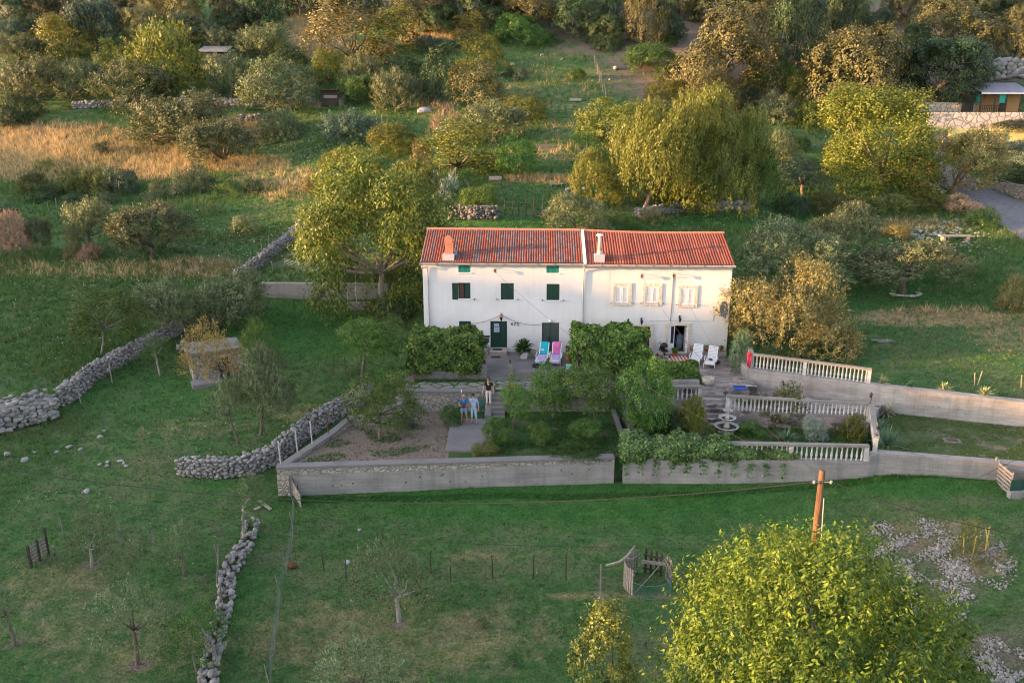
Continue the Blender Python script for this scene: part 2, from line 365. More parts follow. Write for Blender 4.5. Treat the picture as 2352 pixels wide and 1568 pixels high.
BARE = [(1262,338,45,9,.9),(1340,105,90,30,.7),(915,1426,32,14,1),(211,1299,26,11,1),(317,1525,34,17,1),(34,1483,24,14,1),(425,1322,18,9,.8),(1500,150,60,16,.7),(1650,150,300,120,1),(2100,150,260,120,1),(1900,60,900,60,1),(1000,20,300,40,.9),(150,30,260,40,.9),
        (2140,1300,190,110,.55),(2120,1230,150,55,.4),(2070,1160,40,12,.4),(2300,1500,120,60,.8),(1330,1260,14,6,.4),(1180,1468,18,8,.6),(1280,1428,12,7,.8),(1420,478,90,18,.35),(1250,490,70,12,.5),(2120,560,60,14,.5),
        (2080,1370,110,60,.5),(545,1018,14,7,.6),(600,1000,16,7,.6),(1110,1460,40,14,.35),(1480,1050,1,1,0),(880,1340,50,20,.25),(700,1430,25,12,.5)]
LUSH = [(700,760,260,70,1),(1300,1150,700,60,1),(560,1120,140,40,.6),(1600,1180,400,70,.7),(1150,512,330,14,.8),(2050,680,250,40,.7),(560,1360,40,200,.6),(330,905,200,60,.6),(2100,1120,230,26,1),(1700,510,260,16,.8),(760,600,90,50,.6)]
def field(px, py, L):
    r = np.zeros(px.shape)
    for cx, cy, rx, ry, a in L:
        d = ((px - cx) / rx) ** 2 + ((py - cy) / ry) ** 2
        r = np.maximum(r, a * np.clip(1.35 - d, 0, 1))
    return r
def masks(x, y, z):
    px, py = proj(x, y, z)
    nz = .5 + .5 * np.sin(x * 1.7 + 2 * np.sin(y * 1.1)) * np.cos(y * 1.9 + np.sin(x * .7))
    return np.stack([np.clip(field(px, py, DRY_LIT) * (.7 + .5 * nz), 0, 1), np.clip(field(px, py, BARE) * (.6 + .6 * nz), 0, 1), field(px, py, LUSH)], -1)
def ground_mat():
    m, n, l, b = nodes('ground_cover')
    ge = n.new('ShaderNodeNewGeometry'); P = ge.outputs['Position']
    at = n.new('ShaderNodeAttribute'); at.attribute_name = 'v'; sp = n.new('ShaderNodeSeparateColor'); l.new(at.outputs['Color'], sp.inputs[0])
    big = noise(n, l, P, .22, 6, .65); mid = noise(n, l, P, 1.3, 6, .7); fin = noise(n, l, P, 9, 6, .75)
    g1 = ramp(n, [(.3, (.030, .084, .024)), (.52, (.060, .128, .038)), (.72, (.125, .155, .066))]); l.new(mid.outputs[0], g1.inputs[0])
    lush = ramp(n, [(.3, (.024, .090, .020)), (.7, (.058, .150, .036))]); l.new(mid.outputs[0], lush.inputs[0])
    c = mixc(n, l, sp.outputs[2], g1.outputs[0], lush.outputs[0])
    pat = ramp(n, [(.50, (0, 0, 0)), (.68, (1, 1, 1))]); l.new(big.outputs[0], pat.inputs[0])
    c2 = mixc(n, l, .5, c, (.17, .15, .08)); inv = n.new('ShaderNodeMath'); inv.operation = 'SUBTRACT'; inv.inputs[0].default_value = 1; l.new(sp.outputs[2], inv.inputs[1])
    pm = n.new('ShaderNodeMath'); pm.operation = 'MULTIPLY'; l.new(pat.outputs[0], pm.inputs[0]); l.new(inv.outputs[0], pm.inputs[1])
    c = mixc(n, l, pm.outputs[0], c, c2)
    md2 = noise(n, l, P, .75, 7, .72); pat2 = ramp(n, [(.50, (0, 0, 0)), (.60, (.40, .40, .40))]); l.new(md2.outputs[0], pat2.inputs[0]); pm2 = n.new('ShaderNodeMath'); pm2.operation = 'MULTIPLY'; l.new(pat2.outputs[0], pm2.inputs[0]); l.new(inv.outputs[0], pm2.inputs[1])
    c = mixc(n, l, pm2.outputs[0], c, (.135, .125, .085))
    straw = ramp(n, [(.3, (.19, .145, .075)), (.7, (.36, .28, .15))]); l.new(mid.outputs[0], straw.inputs[0])
    # ragged edges: mask thresholded by noise
    def rag(s, k):
        a = n.new('ShaderNodeMath'); a.operation = 'MULTIPLY_ADD'; a.inputs[1].default_value = 1.7; a.inputs[2].default_value = -.85 ; l.new(s, a.inputs[0])
        d = n.new('ShaderNodeMath'); d.operation = 'MULTIPLY_ADD'; d.inputs[1].default_value = k; l.new(mid.outputs[0], d.inputs[0]); l.new(a.outputs[0], d.inputs[2])
        d.use_clamp = True; return d.outputs[0]
    c = mixc(n, l, rag(sp.outputs[0], 1.1), c, straw.outputs[0])
    dirt = ramp(n, [(.3, (.11, .085, .065)), (.7, (.21, .17, .135))]); l.new(fin.outputs[0], dirt.inputs[0])
    c = mixc(n, l, rag(sp.outputs[1], .9), c, dirt.outputs[0])
    fr = ramp(n, [(.3, (.45, .45, .45)), (.7, (1.5, 1.5, 1.5))]); l.new(fin.outputs[0], fr.inputs[0])
    c = mixc(n, l, 1.0, c, fr.outputs[0], 'MULTIPLY')
    l.new(c, b.inputs['Base Color']); b.inputs['Roughness'].default_value = .95; b.inputs['Specular IOR Level'].default_value = .1
    bp = n.new('ShaderNodeBump'); bp.inputs['Strength'].default_value = .9; bp.inputs['Distance'].default_value = .12
    l.new(fin.outputs[0], bp.inputs['Height']); l.new(bp.outputs[0], b.inputs['Normal'])
    return m
GM = ground_mat()
xs = np.concatenate([np.linspace(-135, -37, 66), np.linspace(-36.6, 36.6, 210), np.linspace(37, 135, 66)])
ys = np.concatenate([np.linspace(4, 29, 46), np.linspace(29.35, 68, 112), np.linspace(68.6, 150, 120), np.linspace(152, 235, 30)])
X, Y = np.meshgrid(xs, ys); Z = hgt(X, Y)
MK = masks(X, Y, Z)
Z = np.where(inpoly(X, Y, COMP), np.minimum(Z, -3.2), Z)
nx, ny = len(xs), len(ys); I = np.arange(nx * ny).reshape(ny, nx)
Fq = np.stack([I[:-1, :-1], I[:-1, 1:], I[1:, 1:], I[1:, :-1]], -1).reshape(-1, 4)
g = link('ground', npmesh('ground', np.stack([X, Y, Z], -1).reshape(-1, 3), Fq, GM, MK.reshape(-1, 3), smooth=True))
tag(g, kind='structure')
# unseen wooded west ridge, crest shaped to keep the low sun off the valley floor
ca, sa = math.cos(SUN_AZ), math.sin(SUN_AZ)
qs = np.linspace(-80, 260, 260); tsr = np.array([-112, -130, -140, -146, -150, -154, -162, -185, -215.])
fr_ = np.array([0, .55, .8, .93, 1, .95, .8, .4, 0])
zr = np.interp(qs, [-80, 0, 14, 30, 42, 50, 56, 62, 70, 80, 95, 115, 150, 260], [2.4, 2.4, 2.6, 4.2, 6.3, 7.3, 7.0, 5.4, 4.2, 5.0, 6.6, 7.0, 7.6, 9]) + .55 * np.sin(qs * .9) * np.sin(qs * .37 + 1) + .35 * np.sin(qs * 2.3)
top = zr + math.tan(SUN_EL) * 150
Q, T2 = np.meshgrid(qs, tsr); ZZ = -6 + (top[None, :] + 6) * fr_[:, None]
V = np.stack([T2 * ca - Q * sa, T2 * sa + Q * ca, ZZ], -1).reshape(-1, 3)
I = np.arange(V.shape[0]).reshape(len(tsr), len(qs)); Fq = np.stack([I[:-1, :-1], I[:-1, 1:], I[1:, 1:], I[1:, :-1]], -1).reshape(-1, 4)
tag(link('hills', npmesh('hills', V, Fq, mat('wooded_hill', (.03, .045, .02), (.06, .07, .03), .3, .95, .8), smooth=True)), kind='structure')

# ---------------------------------------------------------------- grass, dry grass and flowers (stuff)
rng = np.random.default_rng(7)
def sample(n, y0=13, y1=165, p=1.15):
    u = rng.random(n); e = 1 - p
    y = (y0 ** e + u * (y1 ** e - y0 ** e)) ** (1 / e)
    x = (rng.random(n) * 2 - 1) * (y * .70 + 6)
    return x, y
ROADPX = [(2420,590),(2352,552),(2310,525),(2265,494),(2225,466),(2190,442),(2160,430),(2110,402),(2085,385),(2105,355),(2130,318),(2160,302),(2195,310),(2170,350),(2160,372),(2200,392),(2240,412),(2285,440),(2352,464),(2420,488)]
ROADW = [xy(G(*p)) for p in ROADPX]
def tufts(x, y, z, h, wd, col, nb=5, spread=.5):
    n = len(x); a = rng.random((n, nb)) * 2 * np.pi; r = rng.random((n, nb)) * spread * h[:, None]
    bx = x[:, None] + np.cos(a) * r * .5; by = y[:, None] + np.sin(a) * r * .5
    ang = rng.random((n, nb)) * np.pi; lean = h[:, None] * (.25 + .5 * rng.random((n, nb))); la = rng.random((n, nb)) * 2 * np.pi
    hh = h[:, None] * (.6 + .6 * rng.random((n, nb)))
    dx, dy = np.cos(ang) * wd[:, None], np.sin(ang) * wd[:, None]; zb = np.broadcast_to(z[:, None], bx.shape) - .02
    P = np.stack([np.stack([bx - dx, by - dy, zb], -1), np.stack([bx + dx, by + dy, zb], -1), np.stack([bx + np.cos(la) * lean, by + np.sin(la) * lean, zb + hh], -1)], 2)
    c = col[:, None, None, :] * (.75 + .5 * rng.random((n, nb, 1, 1))) * np.ones((1, 1, 3, 1))
    V = P.reshape(-1, 3); return V, np.arange(len(V)).reshape(-1, 3), c.reshape(-1, 3)
GRASS = attrmat('grass_blades', tr=.3)
def keep(x, y):
    k = ~inpoly(x, y, COMP) & ~inpoly(x, y, ROADW)
    return k
x, y = sample(170000); k = keep(x, y); x, y = x[k], y[k]; z = hgt(x, y); m = masks(x, y, z)
k = rng.random(len(x)) > m[:, 1] * 1.1; x, y, z, m = x[k], y[k], z[k], m[k]
f = np.clip(y / 38, .6, 2.2)
pn = np.sin(x * .35 + 2 * np.sin(y * .21)) * np.cos(y * .31 + x * .12)
wild = np.clip(.5 + .8 * pn, 0, 1) * (1 - m[:, 2])
tall = (y > 62) | (x < -24)
h = (.08 + .08 * rng.random(len(x))) * f * (1 + 1.3 * wild * tall + .5 * wild)
green = np.array([.030, .095, .020]) + rng.random((len(x), 1)) * np.array([.080, .130, .042])
olive = np.array([.12, .135, .05]) + rng.random((len(x), 1)) * np.array([.10, .08, .035])
straw = np.array([.28, .20, .10]) + rng.random((len(x), 1)) * np.array([.20, .14, .07])
wl = (wild * .55 * rng.random(len(x)) * (1 - .6 * m[:, 2]))[:, None]
col = green * (1 - wl) + olive * wl
isd = (rng.random(len(x)) < m[:, 0] * .9)[:, None]
col = np.where(isd, straw, col)
V, Fa, C = tufts(x, y, z, h, .013 * f, col)
tag(link('grass', npmesh('grass', V, Fa, GRASS, C)), 'short green grass of the lawns and meadow slopes', 'grass', kind='stuff')
# tall dry grass
x, y = sample(260000, 55, 150, .9); z = hgt(x, y); m = masks(x, y, z); k = keep(x, y) & (rng.random(len(x)) < np.clip(m[:, 0] - .3, 0, 1) * 1.1) & (y > 58)
x, y, z = x[k], y[k], z[k]; n = len(x); f = np.clip(y / 70, .8, 1.6)
col = np.array([.36, .27, .13]) + rng.random((n, 1)) * np.array([.30, .24, .13]); gg = (rng.random((n, 1)) + .35 * np.sin(x * .25 + 2 * np.sin(y * .17))[:, None]) < .22
col = np.where(gg, np.array([.15, .16, .07]), col)
V, Fa, C = tufts(x, y, z, (.35 + .45 * rng.random(n)) * f ** .5, .018 * f, col, 5, .7)
tag(link('dry_grass', npmesh('dry_grass', V, Fa, GRASS, C)), 'tall golden dry grass over the upper left meadow', 'dry grass', kind='stuff')
# scrubby tall weeds: greener clumps on unmown ground
x, y = sample(110000, 46, 120, .9); z = hgt(x, y); px, py = proj(x, y, z)
WEED = [(170,740,230,130,.7),(420,640,160,40,1.0),(250,630,300,40,1.1),(60,600,90,40,.8),(520,520,170,60,.35),(560,420,180,60,.5),(820,320,170,50,.9),(2180,560,150,60,.7),(2260,640,110,60,.6),(1800,490,80,20,.6),(2060,478,190,22,1),(1450,520,100,20,.7),(820,260,160,24,.9),(420,420,260,30,.7),(150,430,180,40,.7),(1230,80,60,40,.4),(1390,150,70,50,.4)]
k = keep(x, y) & (rng.random(len(x)) < field(px, py, WEED)); x, y, z = x[k], y[k], z[k]; n = len(x)
col = np.array([.045, .105, .026]) + rng.random((n, 1)) * np.array([.09, .12, .04]); gg = rng.random((n, 1)) < .05
col = np.where(gg, np.array([.22, .17, .07]), col)
V, Fa, C = tufts(x, y, z, .18 + .28 * rng.random(n), np.full(n, .026), col, 6, .9)
tag(link('weeds', npmesh('weeds', V, Fa, GRASS, C)), 'rank green weeds on the unmown field edges', 'weeds', kind='stuff')
# white wild flowers
x, y = sample(90000, 26, 120, .9); z = hgt(x, y); px, py = proj(x, y, z)
FLW = [(760,310,140,40,1),(850,290,120,30,.9),(960,285,70,12,.9),(560,560,170,70,.35),(640,470,90,50,.3),(170,740,200,110,.22),(330,640,300,40,.35),(450,1000,150,90,.1),(180,1190,260,100,.09),(250,1290,260,140,.03),(700,400,60,40,.7),(1610,520,60,18,.6),(1760,512,60,12,.3),(2100,700,250,60,.05),(2240,560,100,60,.15),(640,900,60,60,.06),(1000,1400,400,100,.008),(700,350,100,30,.8)]
k = keep(x, y) & (rng.random(len(x)) < field(px, py, FLW) * .55); x, y, z = x[k], y[k], z[k]; n = len(x)
s = (.018 + .022 * rng.random(n)) * np.clip(y / 45, .7, 1.6); hh = np.where(y > 52, .35 + .4 * rng.random(n), .1 + .12 * rng.random(n))
o = np.array([[1, 0, 0], [0, 1, 0], [-1, 0, 0], [0, -1, 0], [0, 0, .7]])
V = np.stack([x, y, z + hh], -1)[:, None, :] + o[None] * s[:, None, None]; b_ = (np.arange(n) * 5)[:, None, None]
Fa = (np.array([[0, 1, 4], [1, 2, 4], [2, 3, 4], [3, 0, 4]])[None] + b_).reshape(-1, 3)
tag(link('wildflowers', npmesh('wildflowers', V.reshape(-1, 3), Fa, plain('white_petals', (.75, .76, .70), .9))), 'white wild carrot flowers dotting the meadows', 'wildflowers', kind='stuff')

# ---------------------------------------------------------------- stones
import bmesh
def _ico(s=1):
    bm = bmesh.new(); bmesh.ops.create_icosphere(bm, subdivisions=s, radius=1)
    V = np.array([v.co[:] for v in bm.verts]); Fc = np.array([[v.index for v in f.verts] for f in bm.faces]); bm.free()
    V = np.sign(V) * np.abs(V) ** .55; return V, Fc
ICO, ICF = _ico(1)
def rotm(a, b, c):
    return np.array((Matrix.Rotation(a, 3, 'Z') @ Matrix.Rotation(b, 3, 'Y') @ Matrix.Rotation(c, 3, 'X')))
STONE = attrmat('field_stone', rough=.9)
class Stones:
    def __init__(s, seed): s.V = []; s.F = []; s.C = []; s.n = 0; s.r = np.random.default_rng(seed)
    def one(s, p, size, rz=None, tilt=.5, col=None):
        r = s.r; k = ICO * (1 + .08 * r.standard_normal((len(ICO), 1)))
        for _ in range(6):
            d = r.normal(size=3); d /= np.linalg.norm(d); k = k - d * np.maximum(0, k @ d - (.52 + .3 * r.random()))[:, None]
        k = k * (np.array(size) * .62)
        k = k @ rotm(r.random() * 6.28 if rz is None else rz, r.normal() * tilt * .5, r.normal() * tilt * .5).T + np.array(p)
        b = .15 + .15 * r.random(); t = r.random()
        c = np.array([b, b * (.97 - .03 * t), b * (.94 - .09 * t)]) if col is None else np.array(col) * (.75 + .5 * r.random())
        s.V.append(k); s.F.append(ICF + s.n); s.C.append(np.repeat(c[None], len(k), 0)); s.n += len(k)
    def obj(s, name, parent=None):
        return link(name, npmesh(name, np.concatenate(s.V), np.concatenate(s.F), STONE, np.concatenate(s.C)), parent)
def resamp(P, step):
    P = np.array(P, float); d = np.r_[0, np.cumsum(np.linalg.norm(np.diff(P[:, :2], axis=0), axis=1))]
    n = max(2, int(d[-1] / step)); t = np.linspace(0, d[-1], n)
    return np.stack([np.interp(t, d, P[:, i]) for i in range(P.shape[1])], 1)
def drywall(name, label, pts, h, th, size=.3, seed=1, cat='dry stone wall', group=None, core=True, ragged=.12, gap=0, tone=None):
    """pts world (x,y,z)"""
    S = Stones(seed); r = S.r
    root = tag(bpy.data.objects.new(name, None), label, cat, group); COL.objects.link(root)
    P = resamp([tuple(p)[:3] for p in pts], size)
    hm = h if hasattr(h, '__len__') else [h] * len(pts)
    H = np.interp(np.linspace(0, 1, len(P)), np.linspace(0, 1, len(hm)), hm)
    for i in range(len(P)):
        a = P[max(i - 1, 0)]; b = P[min(i + 1, len(P) - 1)]; t = (b - a)[:2]; t = t / (np.linalg.norm(t) + 1e-9); nn = np.array([-t[1], t[0]])
        ang = math.atan2(t[1], t[0]); rows = max(1, int(H[i] / (size * .72)))
        for j in range(rows + 1):
            if gap and r.random() < gap: continue
            zz = P[i, 2] + (j + .35) * H[i] / (rows + .6) + r.normal() * .02
            wd = th * (1 - .18 * j / (rows + 1))
            for sd in ((-1, 1) if j < rows else (-1, 0, 1)):
                sz = size * (.75 + .55 * r.random()); jit = r.normal(size=2) * .05
                q = P[i, :2] + nn * sd * (wd / 2 - sz * .25) + t * (r.random() - .5) * size * .5 + jit
                dz = (r.normal() * ragged * .5 if j == rows else 0)
                S.one((q[0], q[1], zz + dz), (sz * 1.4, sz * 1.0, sz * .95), ang + r.normal() * .3, .6, tone)
    S.obj('stones', root)
    if core:
        mb = MB()
        for i in range(len(P) - 1):
            a, b = P[i], P[i + 1]; mid = (a + b) / 2; hh = (H[i] + H[i + 1]) / 2 * .86 + .5
            L = np.linalg.norm((b - a)[:2]) + .05; mb.box((mid[0], mid[1], mid[2] + hh / 2 - .5), (L, th * .62, hh), rz=math.atan2(b[1] - a[1], b[0] - a[0]))
        mb.obj('rubble_core', MT['rock'], root)
    return root
def gp(L): return [G(*p) for p in L]
drywall('dry_stone_wall', 'long dry stone wall running up the left lawn from the stone heap', gp([(140,930),(165,918),(215,874),(290,832),(360,793),(425,755),(480,728),(545,694)]), [1.15, 1.05, .95, .9, .85, .8], .55, .17, 11)
drywall('stone_heap', 'big tumbled heap of grey field stones at the left edge of the lawn', gp([(-60,1000),(0,978),(60,962),(128,946)]), [1.2, 1.25, 1.15, .9], 2.2, .25, 12, 'stone heap', ragged=.4)
drywall('dry_stone_wall', 'curving dry stone wall of rounded stones outside the vegetable garden', gp([(418,1086),(470,1092),(530,1092),(590,1082),(630,1062),(665,1034),(712,998),(760,966),(805,940),(850,912)]), [.75, .9, .95, 1.0, 1.05, 1.0, .95, .9], .55, .155, 13)
drywall('dry_stone_wall', 'dark dry stone wall climbing towards the big walnut tree', gp([(545,650),(572,632),(610,603),(650,570),(690,534),(720,512)]), .95, .6, .18, 14)
drywall('low_stone_row', 'broken low row of stones along the ditch in the lower field', gp([(578,1208),(570,1250),(540,1295),(520,1335),(522,1372),(505,1440),(484,1540),(470,1600)]), .36, .55, .17, 15, 'stone row', core=False, ragged=.25, gap=.35)
drywall('dry_stone_wall', 'low field wall below the lit olives at the far left', gp([(171,249),(225,247),(285,244)]), .8, .7, .33, 16)
drywall('dry_stone_wall', 'far field wall between the bright green tree and the orange lit olive', gp([(405,242),(500,243),(600,243),(720,240)]), .85, .7, .33, 17)
drywall('stone_row', 'short scattered row of pale stones in the golden meadow', gp([(550,277),(575,276),(597,272)]), .5, .7, .4, 18, 'stone row', core=False)
drywall('dry_stone_wall', 'rough stone retaining wall behind the left end of the house roof', gp([(1035,503),(1085,502),(1140,500)]), 1.0, .6, .26, 19, tone=(.13, .125, .115))
drywall('dry_stone_wall', 'long low stone wall under the tall yellow green elms behind the house', gp([(1465,499),(1530,489),(1600,484),(1660,482),(1722,481)]), .75, .6, .28, 20)
drywall('dry_stone_wall', 'crumbling roadside stone wall beside the tall robinia', gp([(2076,414),(2110,424),(2160,441)]), .75, .7, .28, 21)
# single rocks
ROCKS = [(231,1004,.55,'flat pale rock below the end of the long dry wall'),(240,991,.35,'small pale rock just above the flat pale rock'),(185,1033,.45,'grey rock on the lawn right of the stone heap'),(160,1028,.6,'broad grey boulder at the foot of the stone heap'),(55,1058,.6,'long grey boulder low on the left lawn'),
 (200,1130,.5,'rounded stone on the left of the stone cluster on the lawn'),(20,1045,.6,'boulder near the left edge below the stone heap'),(130,1040,.45,'grey lump of rock between two boulders'),(80,1040,.4,'pale rock under the heap'),
 (247,1062,.38,'uppermost rock of the cluster left of the curved wall end'),(246,1071,.4,'middle rock of the cluster left of the curved wall end'),(229,1067,.35,'leftmost rock of the cluster left of the curved wall end'),(277,1060,.4,'broad rock right in the cluster left of the curved wall end'),(290,1071,.42,'rightmost rock of the cluster left of the curved wall end'),(283,1064,.28,'small rock wedged in the cluster left of the curved wall end'),(415,1086,.4,'loose rock beside the rounded end of the curved wall'),
 (825,1217,.3,'pale lone stone on the lawn above the lower olive'),(797,1293,.45,'brown grey rock left of the lower olive'),(1178,150,1.2,'craggy pale rock beside the two dark round bushes'),(1468,95,2.0,'large pale outcrop at the top of the pasture'),(1556,218,1.5,'pale boulder right of the dark picket row'),(1305,438,1.3,'grey boulder left of the yellow elm shrub'),(1347,441,1.3,'pale boulder under the yellow elm shrub'),(1322,442,1.0,'middle grey boulder below the yellow elm shrub'),
 (1245,128,.9,'flat stone in the grass below the bay bush'),(1290,138,.8,'low slab of rock on the pasture edge'),(1440,52,1.5,'rock among the roots of the top oaks'),(1415,160,1.6,'long pale rock slab beside the picket row'),(2095,545,1.0,'pale rock heap stone by the road verge'),(2035,507,.8,'white stone under the roadside hedge'),(2017,500,.7,'grey stone below the roadside hedge'),(2060,505,.6,'small white stone right under the roadside hedge'),(1950,715,.5,'pale stone by the round olive right of the house'),
 (1400,184,.8,'grey stone along the pasture line'),(1362,186,.7,'small stone left of the round pasture bush')]
for i, (px, py, s, lab) in enumerate(ROCKS):
    S = Stones(100 + i); p = G(px, py); S.one((0, 0, s * .10), (s * .7, s * .52, s * .38), None, .4, (.30, .29, .275)); o = S.obj('rock'); o.location = p; tag(o, lab, 'rock', 'loose rocks in the grass')
# gravel heap, lower right
gx = []; S = Stones(55)
cnt = 0
while cnt < 5200:
    px = random.uniform(1930, 2400); py = random.uniform(1180, 1600)
    d = min(((px - 2150) / 190) ** 2 + ((py - 1300) / 100) ** 2 if py < 1420 else 9, ((px - 2320) / 120) ** 2 + ((py - 1540) / 90) ** 2, ((px - 2090) / 110) ** 2 + ((py - 1235) / 50) ** 2, ((px - 2140) / 90) ** 2 + ((py - 1390) / 60) ** 2)
    nn = math.sin(px * .05 + 2 * math.sin(py * .04)) * math.cos(py * .06)
    if d > 1 or random.random() > (1.1 - d) * (.30 + .9 * nn): continue
    p = PZ(px, py, -1.0); z_ = hz(p.x, p.y); p = PZ(px, py, z_); z_ = hz(p.x, p.y); p = PZ(px, py, z_)
    s_ = random.uniform(.03, .085) * (1.6 if random.random() < .08 else 1)
    S.one((p.x, p.y, z_ + s_ * .2), (s_ * 1.3, s_, s_ * .8), None, .8, (.27, .25, .225)); cnt += 1
o = S.obj('gravel'); tag(o, 'spilled pale gravel and broken stone over the lower right bank', 'gravel', kind='stuff')
# ---------------------------------------------------------------- built ground levels of the compound
CONC = concrete('concrete_wall', (.33, .315, .295), (.20, .19, .18), (.12, .113, .105))
CONCL = concrete('pale_concrete_wall', (.40, .38, .355), (.22, .205, .19), (.13, .115, .10))
CONCF = concrete('concrete_floor', (.21, .20, .20), (.15, .143, .143), boards=False)
COPE = concrete('concrete_coping', (.21, .20, .195), (.15, .145, .14), boards=False)
STW = cells('mortared_stone', [(.36, .32, .26), (.30, .28, .25), (.24, .23, .21), (.34, .30, .24)], (.10, .095, .09), 3.6, .045)
STB = cells('stone_band', [(.40, .37, .32), (.31, .28, .24), (.36, .33, .28)], (.15, .145, .135), 4.2, .06)
CRAZY = cells('crazy_paving', [(.10, .09, .09), (.36, .32, .30), (.22, .19, .18), (.42, .36, .32), (.07, .06, .06), (.30, .24, .22)], (.20, .19, .18), 3.2, .03, stretch=(.55, 1.25, 1), bump=.3)
FLAGS = cells('flagstones', [(.20, .195, .19), (.24, .23, .22), (.17, .165, .16)], (.04, .085, .028), 1.5, .10, stretch=(.8, 1.1, 1), bump=.4)
TUFA = mat('old_render', (.27, .255, .23), (.14, .133, .122), 5, .95, .6, c3=(.20, .19, .175))
GRD = None
def gravel_grass(name, g, d, k=.5, sc_=1.2):
    m, n, l, b = nodes(name); ge = n.new('ShaderNodeNewGeometry'); P = ge.outputs['Position']
    a = noise(n, l, P, sc_, 6, .7); f = noise(n, l, P, 11, 5, .7)
    r = ramp(n, [(k - .06, g), (k + .06, d)]); l.new(a.outputs[0], r.inputs[0]); r2 = ramp(n, [(.25, (.5, .5, .5)), (.75, (1.4, 1.4, 1.4))]); l.new(f.outputs[0], r2.inputs[0])
    l.new(mixc(n, l, 1.0, r.outputs[0], r2.outputs[0], 'MULTIPLY'), b.inputs['Base Color']); b.inputs['Roughness'].default_value = .95; b.inputs['Specular IOR Level'].default_value = .1
    bp = n.new('ShaderNodeBump'); bp.inputs['Strength'].default_value = .9; bp.inputs['Distance'].default_value = .1; l.new(f.outputs[0], bp.inputs['Height']); l.new(bp.outputs[0], b.inputs['Normal']); return m
SOILM = gravel_grass('garden_soil', (.04, .085, .028), (.20, .158, .13), .36, .9)
SOILG = gravel_grass('orchard_ground', (.04, .095, .028), (.12, .09, .068), .56, .9)
STRIP = gravel_grass('worn_lawn', (.065, .10, .036), (.17, .145, .105), .56, .8)
def level(name, poly, z, m, bot=-3):
    mb = MB(); mb.prism([xy(p) for p in poly], bot, z); o = mb.obj(name, m); tag(o, kind='structure'); return o
CH0 = PZ(1411, 945, 0); CH1 = PZ(1411, 1050, 0)    # channel between the gardens
PWL = PZ(931, 898, 1.3); YW = PWL.y                 # face of the path wall
ST0 = PZ(1128, 905, 1.3); ST1 = PZ(1157, 905, 1.3)
XC = CH0.x
def V2(x, y): return Vector((x, y, 0))
def yw(x): return FL.y + (FM.y - FL.y) * (x - FL.x) / (FM.x - FL.x)   # front wall line
level('garden_soil', [FL + Vector((.3, .3, 0)), V2(PZ(1035, 1040, 0).x - .05, yw(PZ(1035, 1040, 0).x) + .3), V2(PZ(1035, 960, 0).x, YW), V2(SB3.x - .1, YW), SB2 + Vector((.1, 0, 0)), SB1 + Vector((.1, 0, 0))], 0, SOILM)
level('orchard_ground', [V2(PZ(1035, 1040, 0).x - .05, yw(PZ(1035, 1040, 0).x) + .3), V2(XC - .1, yw(XC) + .3), V2(XC - .1, YW + .2), V2(PZ(1035, 960, 0).x, YW)], .004, SOILG)
# lettuce rows etc come with the plants. concrete slab the men stand on
s0, s1, s2, s3 = PZ(1036, 961, .12), PZ(1127, 961, .12), PZ(1135, 1034, .12), PZ(1023, 1033, .12)
mb = MB(); mb.prism([xy(s3), xy(s2), xy(s1), xy(s0)], -.5, .12); o = mb.obj('concrete_slab', CONCF)
tag(o, 'grey concrete slab in the vegetable garden under two standing men', 'slab')
# path level with flagstones and step
YT = PZ(1140, 872, 1.3).y       # terrace edge
level('path', [V2(PWL.x, YW + .25), V2(ST0.x - .25, YW + .25), V2(ST0.x - .25, YW + .3), V2(ST1.x + .05, YW + .3), V2(XC - .2, YW + .3), V2(XC - .2, YT), V2(PWL.x - .2, YT)], 1.3, FLAGS)
TX0 = PZ(938, 845, 1.5).x; DIV = PZ(1340, 808, 1.5).x
level('terrace', [V2(TX0, YT + .15), V2(DIV + .2, YT + .15), V2(DIV + .2, HL0.y + .6), V2(TX0, HL0.y + .6)], 1.5, CONCF)
mb = MB(); mb.box(((PZ(1119, 871, 1.4).x + PZ(1167, 871, 1.4).x) / 2, YT + .1, 1.3), (PZ(1167, 871, 1.4).x - PZ(1119, 871, 1.4).x, .3, .3)); o = mb.obj('entrance_step', COPE); tag(o, 'pale concrete step between the two terrace entrance pillars', 'step')
RX1 = PZ(1695, 830, 1.4).x; YR = PZ(1640, 888, 1.4).y
level('paved_terrace', [V2(DIV + .2, YR), V2(BW0.x + .3, YR), V2(BW0.x + .3, BW0.y + .4), V2(RX1 + .3, HR0.y - .2), V2(RX1 + .3, HR0.y + 9), V2(HR0.x - .5, HR0.y + 9), V2(HR0.x - .5, HR0.y + .6), V2(DIV + .2, HR0.y + .6)], 1.42, CRAZY)
RGY = YR - 1.2
level('rose_garden', [V2(XC + .55, FM.y + .2), V2(FR.x, FR.y + .2), V2(FRC.x, FRC.y), V2(PZ(1992, 960, .7).x, PZ(1992, 960, .7).y), V2(PZ(1668, 935, .9).x, YR - .7), V2(XC + .55, YR - .1)], -.02, SOILG)
